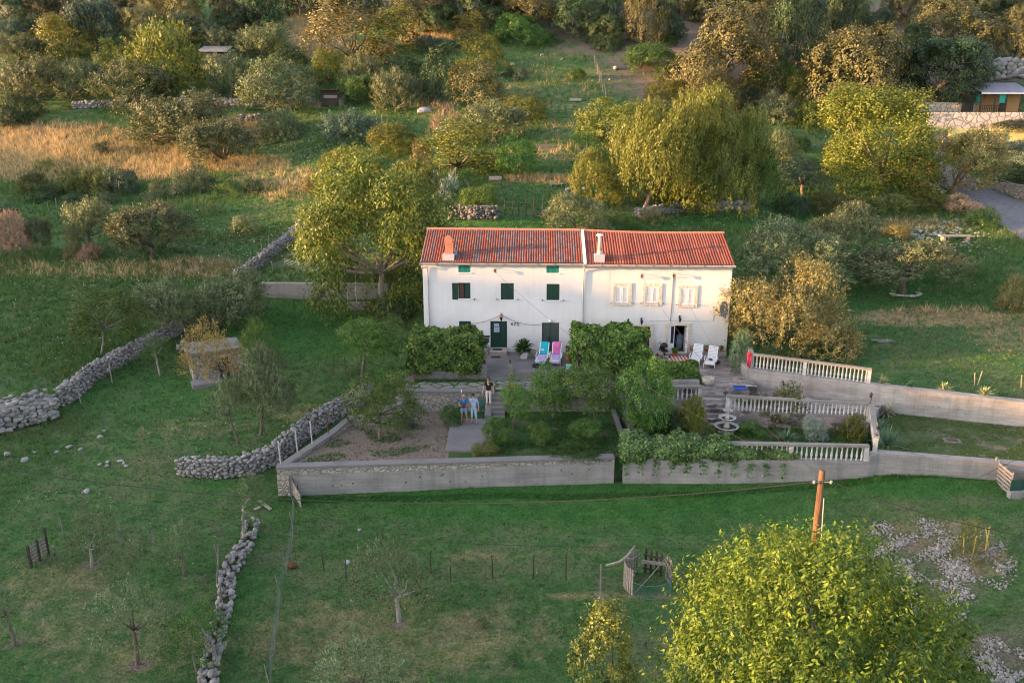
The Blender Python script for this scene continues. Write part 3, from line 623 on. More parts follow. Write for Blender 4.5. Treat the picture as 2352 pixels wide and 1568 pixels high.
# landing and stairs down to the fountain
lx0, lx1 = PZ(1618, 920, 1.0).x, PZ(1664, 920, 1.0).x
mb = MB(); n_ = 6; yy = YR
mb.bb(lx0, lx1 + .1, yy - .9, yy + .05, -1, 1.2)
for k in range(n_): mb.bb(lx0, lx1 + .1, yy - .9 - .28 * (k + 1), yy - .9 - .28 * k + .001, -1, 1.2 - .2 * (k + 1) + .04)
o = mb.obj('stone_stairs', CRAZY); tag(o, 'crazy paved stone stairs leading down to the white fountain', 'stairs')
WK0 = PZ(1668, 940, .9); WK1 = PZ(1992, 960, .75)
level('walkway', [V2(lx1 + .1, YR - .9), V2(WK0.x, WK0.y - .1), V2(WK1.x + .1, WK1.y - .1), V2(BW1.x - .4, BW1.y + .1), V2(BW0.x + .2, BW0.y + .2), V2(lx1 + .1, YR + .05)], .9, CRAZY)
level('lower_lawn', [V2(WK1.x + .1, WK1.y - .2), V2(FRC.x + .1, FRC.y), FE2 + Vector((0, .2, 0)), BW3, BW1], .42, STRIP)

# ---------------------------------------------------------------- walls
def wallstrip(mb, pts, zb, zt, th, side=1):
    """pts: polyline (x,y); wall body lies to the left (side=1) of the line; zb/zt per point"""
    n = len(pts); P = [Vector((p[0], p[1], 0)) for p in pts]; off = []
    for i in range(n):
        a = P[max(i - 1, 0)]; b = P[min(i + 1, n - 1)]; t = (b - a).normalized(); off.append(Vector((-t.y, t.x, 0)) * th * side)
    gz = lambda z, i: z[i] if hasattr(z, '__len__') else z
    V = []
    for i in range(n):
        a, b = P[i], P[i] + off[i]
        V += [(a.x, a.y, gz(zb, i)), (b.x, b.y, gz(zb, i)), (b.x, b.y, gz(zt, i)), (a.x, a.y, gz(zt, i))]
    Fs = []
    for i in range(n - 1):
        o = i * 4; q = o + 4
        for k in range(4): Fs.append((o + k, q + k, q + (k + 1) % 4, o + (k + 1) % 4))
    Fs += [(0, 1, 2, 3), tuple(4 * (n - 1) + k for k in (3, 2, 1, 0))]
    if side > 0: Fs = [f[::-1] for f in Fs]
    return mb.add(V, Fs)
# front garden wall, left section
w_ = empty('garden_wall', FL, 'long stained concrete front wall below the vegetable garden with a row of stones under its coping', 'garden wall')
A, B = Vector((0, 0, 0)), FM - FL
mb = MB(); wallstrip(mb, [A, B], -2.6, [-.26, -.24], .4); mb.obj('concrete_face', CONC, w_)
mb = MB(); d = (B - A).normalized(); 
wallstrip(mb, [A + Vector((-.02, -.02, 0)), A + (B - A) * .45 + Vector((0, -.02, 0)), B + Vector((0, -.02, 0))], [-.45, -.42, -.24], -.12, .42); mb.obj('stone_band', STB, w_)
mb = MB(); wallstrip(mb, [A + Vector((-.05, -.06, 0)), B + Vector((0, -.06, 0))], -.12, 0, .52); mb.obj('coping', COPE, w_)
mb = MB(); mb.bb(-.04, .55, -.03, .44, -2.6, -.44); mb.obj('stone_quoin', STB, w_)
mb2 = MB()
for k in range(13):
    q = A + (B - A) * (.06 + .9 * random.random()); mb2.box((q.x, q.y + .02, -random.uniform(.65, 1.15)), (.07, .05, .07))
mb2.obj('weep_hole', MT['black'], w_)
# left border wall of the vegetable garden
w_ = empty('stone_border_wall', FL, 'low mortared stone border wall with metal posts along the left of the vegetable garden', 'garden wall')
P_ = [Vector((0, .3, 0)), SB1 - FL, SB2 - FL, SB3 - FL, Vector((PWL.x - FL.x, YW - FL.y, 0))]
mb = MB(); wallstrip(mb, P_, -2, [-.1, .0, .2, .45, .6], .38, -1); mb.obj('stone_face', STW, w_)
mb = MB(); wallstrip(mb, [p + Vector((-.02, .02, 0)) for p in P_], [-.1, .0, .2, .45, .6], [0, .1, .3, .55, .7], .44, -1); mb.obj('coping', COPE, w_)
for (px, py, tp, zc) in [(264, 1050, 850, 0), (445, 930, 725, .05), (602, 832, 648, .1), (775, 720, 510, .25), (990, 600, 380, .5)]:
    q = PZ((700 + px / 3.92) * .84, (1000 + py / 3.92) * .84, .15 + zc) - FL
    mb = MB(); mb.tube([q, q + Vector((-.03, .02, 1.22))], .035, 6); mb.obj('post', MT['pipe'] if px < 700 else MT['rust'], w_)
# path retaining wall
w_ = empty('path_wall', (PWL.x, YW, 0), 'mortared stone retaining wall below the flagstone path behind the two men', 'retaining wall')
L = ST0.x - .25 - PWL.x
mb = MB(); mb.bb(-.6, L, 0, .3, -1.5, 1.2); mb.obj('stone_face', STW, w_)
mb = MB(); mb.bb(-.65, L + .02, -.05, .42, 1.2, 1.32); mb.obj('coping', COPE, w_)
w_ = empty('stone_retaining_wall', (ST1.x, YW, 0), 'rough stone retaining wall behind the lemon trees right of the steps', 'retaining wall')
L = XC - .2 - ST1.x
mb = MB(); mb.bb(.05, L, .05, .35, -1.5, 1.31); mb.obj('stone_face', STW, w_)
# steps by the men
mb = MB()
for k in range(7): mb.bb(ST0.x, ST1.x + .06, YW + .3 - .29 * (k + 1), YW + .3 - .29 * k + .001, -1, 1.3 - .18 * (k + 1) + .001)
o = mb.obj('garden_steps', COPE); tag(o, 'grey concrete steps rising beside the standing men to the flagstone path', 'steps')
px0, px1 = PZ(1114.5, 931, .5).x, PZ(1129, 931, .5).x
mb = MB(); mb.prism([(px0, YW - 1.55), (px1, YW - 1.55), (px1, YW + .02), (px0, YW + .02)], -1, [.38, .38, .62, .62]); o = mb.obj('stair_plinth', COPE); tag(o, 'sloping concrete cheek wall of the garden steps carrying the man in black', 'plinth')
# terrace edge walls
w_ = empty('terrace_wall', (TX0, YT, 1.3), 'old rendered low wall along the terrace edge under the left vine', 'low wall')
pl0, pl1, pr0, pr1 = [PZ(v, 871, 1.3).x - TX0 for v in (1104.5, 1118.5, 1167, 1178.5)]
mb = MB(); mb.bb(0, pl0, 0, .4, -1, .62); mb.obj('wall_body', TUFA, w_)
mb = MB(); mb.bb(pl0, pl1, -.03, .42, -1, .95); mb.obj('pillar', TUFA, w_)
w2 = empty('terrace_wall', (TX0 + pr0, YT, 1.3), 'old rendered low wall below the two towel draped loungers', 'low wall')
mb = MB(); mb.bb(0, pr1 - pr0, -.03, .42, -1, .95); mb.obj('pillar', TUFA, w2)
mb = MB(); mb.bb(pr1 - pr0, DIV + .1 - TX0 - pr0, 0, .45, -1, .52); mb.obj('wall_body', TUFA, w2)
for xx, py in ((pl0 + .25, .95), (pr0 + .12, .95)):
    mb = MB(); mb.tube([(TX0 + xx, YT + .2, 1.3 + py), (TX0 + xx, YT + .2, 1.3 + py + .22)], .03, 6).lathe([(.06, .2), (.075, .24), (.02, .28)], (TX0 + xx, YT + .2, 1.3 + py), 8)
    o = mb.obj('iron_bracket', MT['black']); tag(o, 'small black iron stub on the %s entrance pillar of the terrace' % ('left' if xx < pr0 else 'right'), 'bracket')
# channel walls between the gardens
for k, (xo, lab, zt) in enumerate(((0, 'left concrete wall of the narrow channel between the two gardens', .12), (.62, 'right concrete wall of the narrow channel beside the ivy', .3))):
    mb = MB(); mb.bb(XC - .2 + xo, XC + .08 + xo, FM.y - .02 if k == 0 else FM.y + .1, YW + .3, -2.6, zt); o = mb.obj('channel_wall', COPE); tag(o, lab, 'garden wall')
level('channel_bed', [V2(XC - .1, FM.y + .3), V2(XC + .6, FM.y + .3), V2(XC + .6, YW), V2(XC - .1, YW)], -1.1, MT['dark'])
# front wall right section
w_ = empty('front_wall', FM, 'concrete front wall under the ivy and white balustrade', 'garden wall')
x0 = .45; A = Vector((x0, (FR - FM).y * x0 / (FR - FM).x, 0)); B = FR - FM; 
mb = MB(); wallstrip(mb, [A, B], -2.8, [0.0, 0.0], .42); mb.obj('concrete_face', CONC, w_)
w_ = empty('front_wall', FR, 'stained concrete front wall running right from the balustrade to the pallet gate', 'garden wall')
mb = MB(); wallstrip(mb, [Vector((0, 0, 0)), FRC - FR + Vector((.1, -.2, 0)), FE - FR, FE2 - FR], -2.6, [.3, .45, .32, .2], .45); mb.obj('concrete_face', CONC, w_)
# big retaining wall
w_ = empty('retaining_wall', BW1, 'tall pale streaked concrete retaining wall across the right side with spiky plants on top', 'retaining wall')
mb = MB(); wallstrip(mb, [BW0 - BW1, Vector((0, 0, 0)), BW2 - BW1, BW3 - BW1], -2.6, [.12, -.02, -.16, -.3], .55); 
d_ = HR0 - BW0; mb.bb((BW0 - BW1).x - .001, (BW0 - BW1).x + .55, (BW0 - BW1).y - .05, (BW0 - BW1).y + 3.2, -2.6, .1)
mb.obj('concrete_face', CONCL, w_)
# left upper concrete wall and step block
a_, b_ = G(604, 683), G(799, 689); c_ = b_ + Vector((3.2, .1, .1))
w_ = empty('plot_wall', a_, 'weathered concrete retaining wall on the far side of the left lawn', 'retaining wall')
zt_ = PY(600, 651, a_.y).z - a_.z
mb = MB(); wallstrip(mb, [Vector((-1.2, .1, 0)), Vector((0, 0, 0)), b_ - a_, c_ - a_], -1, [zt_, zt_, zt_, zt_ - .1], .6); mb.obj('concrete_face', CONC, w_)
p = G(798, 712); q = G(888, 712)
mb = MB(); mb.bb(0, (q - p).x, 0, 1.3, -.5, .42); mb.bb(.03, (q - p).x - .02, .02, 1.28, .42, .46); o = mb.obj('concrete_platform', CONC, loc=p); tag(o, 'low concrete platform under the big walnut tree', 'platform')
# small stone hut
hl, hr = G(476, 884), G(536, 872)
p = G(480, 872); w_ = empty('stone_hut', p, 'small stone hut with a flat grey concrete roof half hidden by the golden tree', 'hut', rz=R(28))
mb = MB(); mb.bb(-.9, 2.1, 0, 2.2, -.6, 1.75); mb.obj('wall', STW, w_)
mb = MB(); mb.bb(-1.15, 2.25, -.2, 2.5, 1.75, 1.92); mb.obj('roof', COPE, w_)
mb = MB(); mb.bb(.7, 1.3, -.02, .08, 0, 1.35); mb.obj('door', MT['darkwood'], w_)
mb = MB(); mb.bb(1.9, 2.14, -1.0, -.01, -.6, 1.0); mb.obj('side_slab', COPE, w_)
mb = MB(); mb.bb(-1.1, .7, -1.1, -.03, -.6, .12); mb.obj('doorstep', COPE, w_)
mb = MB(); mb.lathe([(.02, 0), (.28, .0), (.34, .06), (.30, .1), (.05, .09)], (0, 0, 0), 14, sy=.7); o = mb.obj('wash_bowl', MT['white'], loc=PZ(494, 857, p.z + .14)); tag(o, 'white basin lying in front of the stone hut', 'basin')
S = Stones(77)
for k in range(26): S.one((random.uniform(-.7, .7), random.uniform(-.5, .5), .1 + .5 * random.random()), (.35, .3, .25), None, .6)
o = S.obj('rubble_pile'); o.location = G(437, 806); tag(o, 'small rubble pile against the left side of the stone hut', 'rubble')

# ---------------------------------------------------------------- balustrades
BAL = mat('cast_stone_white', (.50, .485, .46), (.36, .35, .33), 6, .8, .2)
RAILM = concrete('rail_concrete', (.30, .275, .25), (.18, .17, .155), boards=False)
PROF = [(.055, 0), (.06, .04), (.045, .07), (.04, .10), (.062, .19), (.066, .25), (.05, .36), (.034, .48), (.032, .54), (.048, .58), (.034, .61), (.055, .66), (.055, .68)]
bal_me = None
def balustrade(label, a, b, n, h=.85, posts=(0, 1), rail=True, mids=(), skip=(), baseh=0.0):
    global bal_me
    a, b = Vector(a), Vector(b); r = empty('balustrade', a, label, 'balustrade', 'white concrete balustrades'); d = b - a
    if bal_me is None:
        mb = MB(); mb.lathe([(x, z) for x, z in PROF], n=8); bal_me = mb.mesh('baluster', BAL, True)
    ps = list(posts) + list(mids)
    for i in range(n):
        t = (i + .75) / (n + .5)
        if any(abs(t - m) < .6 / n for m in mids) or (skip and skip[0] < t < skip[1]): continue
        o = link('baluster', bal_me, r, d * t + Vector((0, 0, baseh))); o.scale = (1, 1, (h - .12 - baseh) / .68)
    mb = MB(); mb.bar(Vector((0, 0, h - .06)) - d.normalized() * .1, d + Vector((0, 0, h - .06)) + d.normalized() * .1, .26, .12); mb.obj('handrail', RAILM, r)
    for t in ps:
        mb = MB(); p = d * t; ang = math.atan2(d.y, d.x); mb.box((p.x, p.y, p.z + (h - .12) / 2 - .1), (.2, .2, h - .12 + .2 - .002), rz=ang); mb.obj('post', BAL, r)
    return r
fa = FM + (FR - FM) * .02 + Vector((.5, .2, 0)); fb = FR + Vector((-.12, .2, 0))
fa.z = fb.z = .15
balustrade('front balustrade on the front wall, its left half buried in ivy', fa, fb, 47, .86, (0, 1), mids=(.36, .685))
balustrade('short side balustrade descending along the right edge of the rose garden', WK1 + Vector((.1, -.12, 0)), FRC + Vector((.0, .1, -.05)), 14, .88)
balustrade('back balustrade of the rose garden between the fountain stairs and the iron lamp', WK0 + Vector((.05, -.05, 0)), WK1 + Vector((0, 0, .02)), 34, .88, (0, 1))
u0 = BW0 + Vector((.25, .25, 0)); u1 = PZ(1992, 878, 2.0); tt = (u1.x - BW0.x) / (BW1.x - BW0.x); u1 = BW0 + (BW1 - BW0) * tt + Vector((0, .25, 0))
balustrade('upper balustrade on the tall retaining wall in front of the golden bush', u0, u1, 31, .88, (0, 1), mids=(.47,))
balustrade('half hidden balustrade behind the upper one by the clipped laurel', u0 + Vector((.1, .3, 0)), u0 + Vector((.6, 3.0, .1)), 9, .84)
LB0, LB1 = PZ(1520, 914, .95), PZ(1613, 918, .9); LB0.y = LB1.y = YR - .35
balustrade('left balustrade left of the fountain stairs', (PZ(1500, 914, .95).x, YR - .35, .75), (lx0 - .1, YR - .4, .75), 10, .86)
mb = MB(); mb.bb(XC + .6, lx0 - .02, YR - .6, YR + .02, -1, .75); o = mb.obj('planter_wall', COPE); tag(o, 'grey concrete planter ledge beneath the left balustrade', 'planter')
mb = MB(); mb.bb(PZ(1490, 870, 1.4).x, lx0 - .02, YR + .02, YR + .5, 1.3, 1.75); o = mb.obj('terrace_parapet', CONC); tag(o, 'low concrete parapet at the edge of the crazy paving behind the left balustrade', 'parapet')
# ---------------------------------------------------------------- the two houses
NY = -HUY
def FU(px, py, off=0):
    d = ray(px, py); c = Vector((0, 0, HC)); t = ((HL0 - HUY * off - c).dot(HUY)) / d.dot(HUY); p = c + d * t - HL0
    return p.dot(HUX), p.z
def crop(ox, oy, k=4.704): return lambda x, y: FU((ox + x / k) * .84, (oy + y / k) * .84)
c1, c2, c3, c4 = crop(1100, 580), crop(1550, 600), crop(1100, 850), crop(1500, 850)
def rect(c, x0, y0, x1, y1):
    a = c(x0, y0); b = c(x1, y1); return [a[0], b[0], b[1], a[1]]     # u0,u1,v0,v1
def plaster(name, base, streak):
    m, n, l, b = nodes(name); ge = n.new('ShaderNodeNewGeometry'); P = ge.outputs['Position']
    a = noise(n, l, mapping(n, l, P, (2.2, 2.2, .16)), 1.5, 6, .65); f = noise(n, l, P, 14, 4); g_ = noise(n, l, P, .7, 4)
    r = ramp(n, [(.45, base), (.75, streak)]); l.new(a.outputs[0], r.inputs[0]); r2 = ramp(n, [(.35, (1, 1, 1)), (.75, (.90, .89, .87))]); l.new(g_.outputs[0], r2.inputs[0])
    c = mixc(n, l, 1.0, r.outputs[0], r2.outputs[0], 'MULTIPLY')
    sx = n.new('ShaderNodeSeparateXYZ'); l.new(P, sx.inputs[0]); mr = n.new('ShaderNodeMapRange'); mr.inputs[1].default_value = 2.6; mr.inputs[2].default_value = 1.5; l.new(sx.outputs[2], mr.inputs[0])
    k = noise(n, l, P, 1.6, 5, .7); mm = n.new('ShaderNodeMath'); mm.operation = 'MULTIPLY'; l.new(mr.outputs[0], mm.inputs[0]); l.new(k.outputs[0], mm.inputs[1]); rr_ = ramp(n, [(.28, (0, 0, 0)), (.6, (.5, .5, .5))]); l.new(mm.outputs[0], rr_.inputs[0])
    c = mixc(n, l, rr_.outputs[0], c, (.44, .42, .38))
    p_ = noise(n, l, P, .9, 7, .7); rp = ramp(n, [(.60, (0, 0, 0)), (.70, (.10, .10, .10))]); l.new(p_.outputs[0], rp.inputs[0]); c = mixc(n, l, rp.outputs[0], c, (.58, .55, .50))
    l.new(c, b.inputs['Base Color']); b.inputs['Roughness'].default_value = .9; b.inputs['Specular IOR Level'].default_value = .2
    bp = n.new('ShaderNodeBump'); bp.inputs['Strength'].default_value = .2; bp.inputs['Distance'].default_value = .02; l.new(f.outputs[0], bp.inputs['Height']); l.new(bp.outputs[0], b.inputs['Normal']); return m
PLA = plaster('white_plaster', (.64, .64, .645), (.61, .61, .61)); PLB = plaster('cream_plaster', (.64, .634, .62), (.595, .585, .565))
TILE = attrmat('roof_tile', rough=.8)
WT = .28
def walls(u0, u1, v1, dep, holes, gable=0):
    """front wall with openings plus side and back walls"""
    mb = MB(); us = sorted({u0, u1} | {h[0] for h in holes} | {h[1] for h in holes}); vs = sorted({-.3, v1} | {h[2] for h in holes} | {h[3] for h in holes})
    for i in range(len(us) - 1):
        for j in range(len(vs) - 1):
            cu, cv = (us[i] + us[i + 1]) / 2, (vs[j] + vs[j + 1]) / 2
            if any(h[0] < cu < h[1] and h[2] < cv < h[3] for h in holes): continue
            mb.quad((us[i], 0, vs[j]), (us[i + 1], 0, vs[j]), (us[i + 1], 0, vs[j + 1]), (us[i], 0, vs[j + 1]))
    for a, b, c, d in holes:
        mb.quad((a, 0, c), (a, 0, d), (a, WT, d), (a, WT, c)); mb.quad((b, WT, c), (b, WT, d), (b, 0, d), (b, 0, c))
        mb.quad((a, 0, d), (b, 0, d), (b, WT, d), (a, WT, d)); mb.quad((a, WT, c), (b, WT, c), (b, 0, c), (a, 0, c))
    mb.quad((u0, 0, -.3), (u0, 0, v1), (u0, dep, v1), (u0, dep, -.3)); mb.quad((u1, 0, -.3), (u1, dep, -.3), (u1, dep, v1), (u1, 0, v1))
    mb.quad((u1, dep, -.3), (u0, dep, -.3), (u0, dep, v1), (u1, dep, v1))
    return mb
def roof_mesh(name, u0, u1, vL, vR, rL, rR, yb, half, n, seed, cols, rows=11, sag=None):
    """barrel tiles: n columns; eave heights vL..vR, ridge rL..rR at y=half"""
    r = np.random.default_rng(seed); sg = 8; V = []; Fa = []; C = []
    P = (u1 - u0) / n
    for side in (0, 1):
        for k in range(n):
            base = np.array(cols[r.integers(len(cols))])
            for j in range(rows):
                t0, t1 = j / rows, (j + 1) / rows + .012
                tc = base * (.75 + .45 * r.random()) if r.random() < .72 else np.array(cols[r.integers(len(cols))]) * (.8 + .4 * r.random())
                st = len(V)
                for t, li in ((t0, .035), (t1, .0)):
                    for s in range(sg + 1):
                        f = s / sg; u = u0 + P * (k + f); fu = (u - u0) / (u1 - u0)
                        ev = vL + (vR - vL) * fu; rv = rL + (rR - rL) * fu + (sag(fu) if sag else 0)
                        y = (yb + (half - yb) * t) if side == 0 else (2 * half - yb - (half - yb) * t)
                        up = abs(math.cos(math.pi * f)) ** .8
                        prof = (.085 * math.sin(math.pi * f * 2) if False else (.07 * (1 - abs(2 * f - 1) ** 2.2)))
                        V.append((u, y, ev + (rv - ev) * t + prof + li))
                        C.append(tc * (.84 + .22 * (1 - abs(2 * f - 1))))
                for s in range(sg):
                    a = st + s; q = (a, a + 1, a + sg + 2, a + sg + 1); Fa.append(q if side == 0 else q[::-1])
                # butt end
                if side == 0:
                    bs = len(V)
                    for s in range(sg + 1):
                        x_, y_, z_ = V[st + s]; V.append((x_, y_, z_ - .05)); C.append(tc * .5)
                    for s in range(sg): Fa.append((bs + s, bs + s + 1, st + s + 1, st + s))
    return npmesh(name, V, np.array(Fa), TILE, np.array(C))
def house_part(mb, name, m, root, smooth=False): return mb.obj(name, m, root, smooth)
uA = FU(971 + 4, 660)[0]; uD = FU(1339.5, 660)[0]; uE = FU(1676, 700)[0]
uA = -.02
eL = (FU(972, 603)[1] + FU(1338, 606)[1]) / 2; eR = FU(1500, 608.5)[1]
HALF = HDEP / 2
def ridge_v(px, py):
    d = ray(px, py); c = Vector((0, 0, HC)); t = ((HL0 + HUY * HALF - c).dot(HUY)) / d.dot(HUY); return (c + d * t - HL0).z
rL = (ridge_v(990, 526), ridge_v(1338, 529)); rR = (ridge_v(1345, 529.5), ridge_v(1672, 535.5))
def text_obj(s, size, u, v, root, m):
    cu = bpy.data.curves.new('t', 'FONT'); cu.body = s; cu.size = size; cu.extrude = .012; cu.space_character = 1.25
    t = bpy.data.objects.new('t', cu); COL.objects.link(t); bpy.context.view_layer.update()
    me = bpy.data.meshes.new_from_object(t.evaluated_get(bpy.context.evaluated_depsgraph_get())); bpy.data.objects.remove(t)
    me.materials.clear(); me.materials.append(m); o = link('house_number', me, root, (u, -.02, v)); o.rotation_euler = (R(90), 0, 0); return o
# --- left house
H1 = empty('stone_house', HL0, 'left white house with weathered red and purple roof tiles and green shutters, number 475', 'house', 'row of two joined houses', rz=HANG)
at1, at2 = rect(c1, 720, 672, 877, 775), rect(c1, 1855, 677, 2013, 783)
f1, f2, f3 = rect(c1, 720, 907, 878, 1112), rect(c1, 1267, 912, 1434, 1127), rect(c1, 1857, 922, 2020, 1133)
g1, d1, d2 = rect(c3, 730, 130, 885, 330), rect(c3, 1132, 130, 1348, 473), rect(c3, 1797, 150, 2012, 560)
d2[2] = .02; d1[2] = .28
mb = walls(uA, uD, eL, HDEP, [at1, at2, f1, f2, f3, g1, d1, d2])
# gable triangle left
mb.add([(uA, 0, eL), (uA, HDEP, eL), (uA, HALF, rL[0] - .1)], [(0, 2, 1)]); mb.obj('wall', PLA, H1)
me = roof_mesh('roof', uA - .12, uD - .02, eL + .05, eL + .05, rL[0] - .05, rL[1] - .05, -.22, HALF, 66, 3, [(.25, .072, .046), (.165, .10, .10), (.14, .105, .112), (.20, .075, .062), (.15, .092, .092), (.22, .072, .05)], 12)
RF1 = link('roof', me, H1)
mb = MB(); nn = 34
for k in range(nn):
    t0, t1 = k / nn, (k + 1) / nn + .006; p0 = Vector((uA - .14 + (uD - uA) * t0, HALF, rL[0] + (rL[1] - rL[0]) * t0)); p1 = Vector((uA - .14 + (uD - uA) * t1, HALF, rL[0] + (rL[1] - rL[0]) * t1)); mb.tube([p0, p1], [.125, .105], 8)
mb.obj('ridge_tiles', mat('ridge_tile', (.46, .22, .14), (.34, .17, .12), 3, .8, .2), RF1)
def gutter(u0, u1, v, root, name='gutter'):
    mb = MB(); mb.tube([(u0, -.3, v), (u1, -.3, v)], .075, 8)
    k = u0
    while k < u1: mb.box((k, -.3, v), (.03, .18, .17)); k += 1.1
    return mb.obj(name, MT['gutter'], root)
gutter(uA - .15, uD - .06, eL - .02, H1)
def pipe(pts, root, r=.045): return MB().tube(pts, r, 8).obj('downpipe', MT['pipe'], root, True)
q0, q1, q2 = c1(252, 660), c1(320, 702), c1(345, 1340)
pipe([(q0[0], -.3, eL - .05), (q0[0] + .02, -.27, eL - .3), (q1[0], -.09, q1[1]), (q1[0] + .02, -.07, q1[1] - .3), (q2[0], -.07, q2[1]), (q2[0], -.07, .3)], H1)
def shutter(r, m, root, dy=.04, name='shutter', slats=2, parent=None):
    u0, u1, v0, v1 = r; mb = MB(); t = .035; w_ = (u1 - u0); fr = .07
    mb.bb(u0, u0 + fr, dy, dy + t, v0, v1); mb.bb(u1 - fr, u1, dy, dy + t, v0, v1)
    hs = [v0, v0 + (v1 - v0) * .5 - fr / 2, v1 - fr] if slats == 2 else [v0, v1 - fr]
    for h in hs: mb.bb(u0 + fr, u1 - fr, dy + .002, dy + t - .002, h, h + fr)
    if slats == 9:
        nn = max(6, int((v1 - v0) / .075))
        for k in range(nn):
            z = v0 + fr + (v1 - v0 - 2 * fr) * (k + .5) / nn; mb.box(((u0 + u1) / 2, dy + .02, z), (w_ - 2 * fr, .012, .05), M=Matrix.Rotation(R(35), 3, 'X'))
        mb.bb(u0 + fr, u1 - fr, dy + .045, dy + .05, v0 + fr, v1 - fr)
    else: mb.bb(u0 + fr, u1 - fr, dy + .014, dy + .024, v0 + fr, v1 - fr)
    return mb.obj(name, m, root)
def window(r, root, m, opened=None, sill=True, dy=.06, slats=2, frame=None):
    u0, u1, v0, v1 = r; mb = MB(); fr = .05
    for a, b, c, d in ((u0, u0 + fr, v0, v1), (u1 - fr, u1, v0, v1), (u0 + fr, u1 - fr, v0, v0 + fr), (u0 + fr, u1 - fr, v1 - fr, v1)): mb.bb(a, b, dy, dy + .06, c, d)
    wv = mb.obj('window', frame or m, root); um = (u0 + u1) / 2
    MB().bb(u0 + fr, u1 - fr, dy + .09, dy + .1, v0 + fr, v1 - fr).obj('pane', MT['glass'], wv)
    if opened is None: shutter([u0 + .01, um - .006, v0 + .01, v1 - .01], m, wv, dy - .05, slats=slats); shutter([um + .006, u1 - .01, v0 + .01, v1 - .01], m, wv, dy - .05, slats=slats)
    else:
        shutter([u0 - opened, u0 - .01, v0 - .05, v1 - .01], m, wv, -.06); shutter([um + .02, u1 - .01, v0 + .01, v1 - .01], m, wv, dy - .05)
        MB().bb(u0 + fr + .01, um - .06, dy + .03, dy + .05, v0 + .06, v1 - .06).obj('curtain', MT['brownin'], wv)
    if sill: MB().bb(u0 - .06, u1 + .06, -.06, .05, v0 - .07, v0 - .004).obj('sill', MT['whitepaint'], wv)
    return wv
window(at1, H1, MT['teal'], slats=0); window(at2, H1, MT['teal'], slats=0)
window(f1, H1, MT['green'], opened=c1(718, 0)[0] - c1(637, 0)[0]); window(f2, H1, MT['green']); window(f3, H1, MT['green']); window(g1, H1, MT['green'], sill=False)
def leafdoor(u0, u1, v0, v1, m, root, name='door', panes=None, boards=0, dy=.06):
    mb = MB(); mb.bb(u0, u1, dy, dy + .05, v0, v1); fr = .06
    if boards:
        for k in range(boards): a = u0 + (u1 - u0) * k / boards; mb.bb(a + .008, a + (u1 - u0) / boards - .008, dy - .012, dy - .001, v0 + .02, v1 - .02)
    else:
        for h0, h1 in ((.05, .46), (.52, .96)): mb.bb(u0 + fr, u1 - fr, dy - .014, dy - .001, v0 + (v1 - v0) * h0, v0 + (v1 - v0) * h1)
    o = mb.obj(name, m, root)
    for p in panes or []: MB().bb(p[0], p[1], dy - .03, dy - .013, p[2], p[3]).obj('pane', p[4], o)
    return o
um = c3(1257, 0)[0]; pa = rect(c3, 1178, 207, 1250, 275); pb = rect(c3, 1178, 163, 1246, 200)
D1 = leafdoor(d1[0] + .03, um - .005, d1[2] + .02, d1[3] - .03, MT['green'], H1, panes=[pa + [MT['curtain']], pb + [MT['curtain']]], boards=5)
D1b = leafdoor(um + .005, d1[1] - .03, d1[2] + .02, d1[3] - .03, MT['green'], H1)
MB().bb(um - .1, um - .06, -.01, .04, 1.05, 1.2).obj('handle', MT['black'], D1)
um2 = c3(1910, 0)[0]
D2 = leafdoor(d2[0] + .03, um2 - .005, .03, d2[3] - .03, MT['greengrey'], H1); leafdoor(um2 + .005, d2[1] - .03, .03, d2[3] - .03, MT['greengrey'], H1)
mb = MB(); mb.bb(um2 - .12, um2 - .07, .0, .045, .85, 1.1); mb.bb(um2 - .24, um2 - .08, -.03, .0, .96, 1.0); mb.obj('handle', MT['black'], D2)
for a, b in ((d1, .28), (d2, .02)):
    mb = MB(); mb.bb(a[0], a[0] + .03, .02, .1, b, a[3]); mb.bb(a[1] - .03, a[1], .02, .1, b, a[3]); mb.bb(a[0] + .03, a[1] - .03, .02, .1, a[3] - .03, a[3]); mb.obj('door_frame', MT['green'] if b > .1 else MT['greengrey'], H1)
q = c3(1390, 190); text_obj('475', .34, q[0], q[1], H1, MT['black'])
# shutter hooks, lamps
for x, y in ((930, 1127), (1218, 1127), (1485, 1130), (1800, 1138), (2070, 1142)):
    q = c1(x, y); MB().bb(q[0] - .015, q[0] + .015, -.12, .01, q[1], q[1] + .1).obj('shutter_hook', MT['black'], H1)
def wall_lamp(q, root, m, s=1.0, glass=None):
    u, v = q; mb = MB(); mb.bb(u - .05 * s, u + .05 * s, -.02, .01, v - .05 * s, v + .2 * s); mb.tube([(u, -.02, v + .15 * s), (u, -.14 * s, v + .2 * s), (u, -.2 * s, v + .12 * s)], .015, 5)
    mb.lathe([(.015, .13 * s), (.1 * s, .05 * s), (.085 * s, .04 * s)], (u, -.2 * s, v), 6); o = mb.obj('wall_lamp', m, root)
    MB().lathe([(.08 * s, .04 * s), (.05 * s, -.12 * s), (.02 * s, -.17 * s)], (u, -.2 * s, v), 6).obj('lamp_glass', glass or m, o)
wall_lamp(c3(1275, 75), H1, MT['terracotta'], 1.3, MT['dark'])
q = c3(1900, 125); MB().lathe([(.03, .1), (.09, .05), (.1, -.02), (.05, -.08)], (q[0], -.1, q[1]), 10).bb(q[0] - .03, q[0] + .03, -.06, .01, q[1] + .03, q[1] + .12).obj('bulkhead_lamp', MT['white'], H1, True)
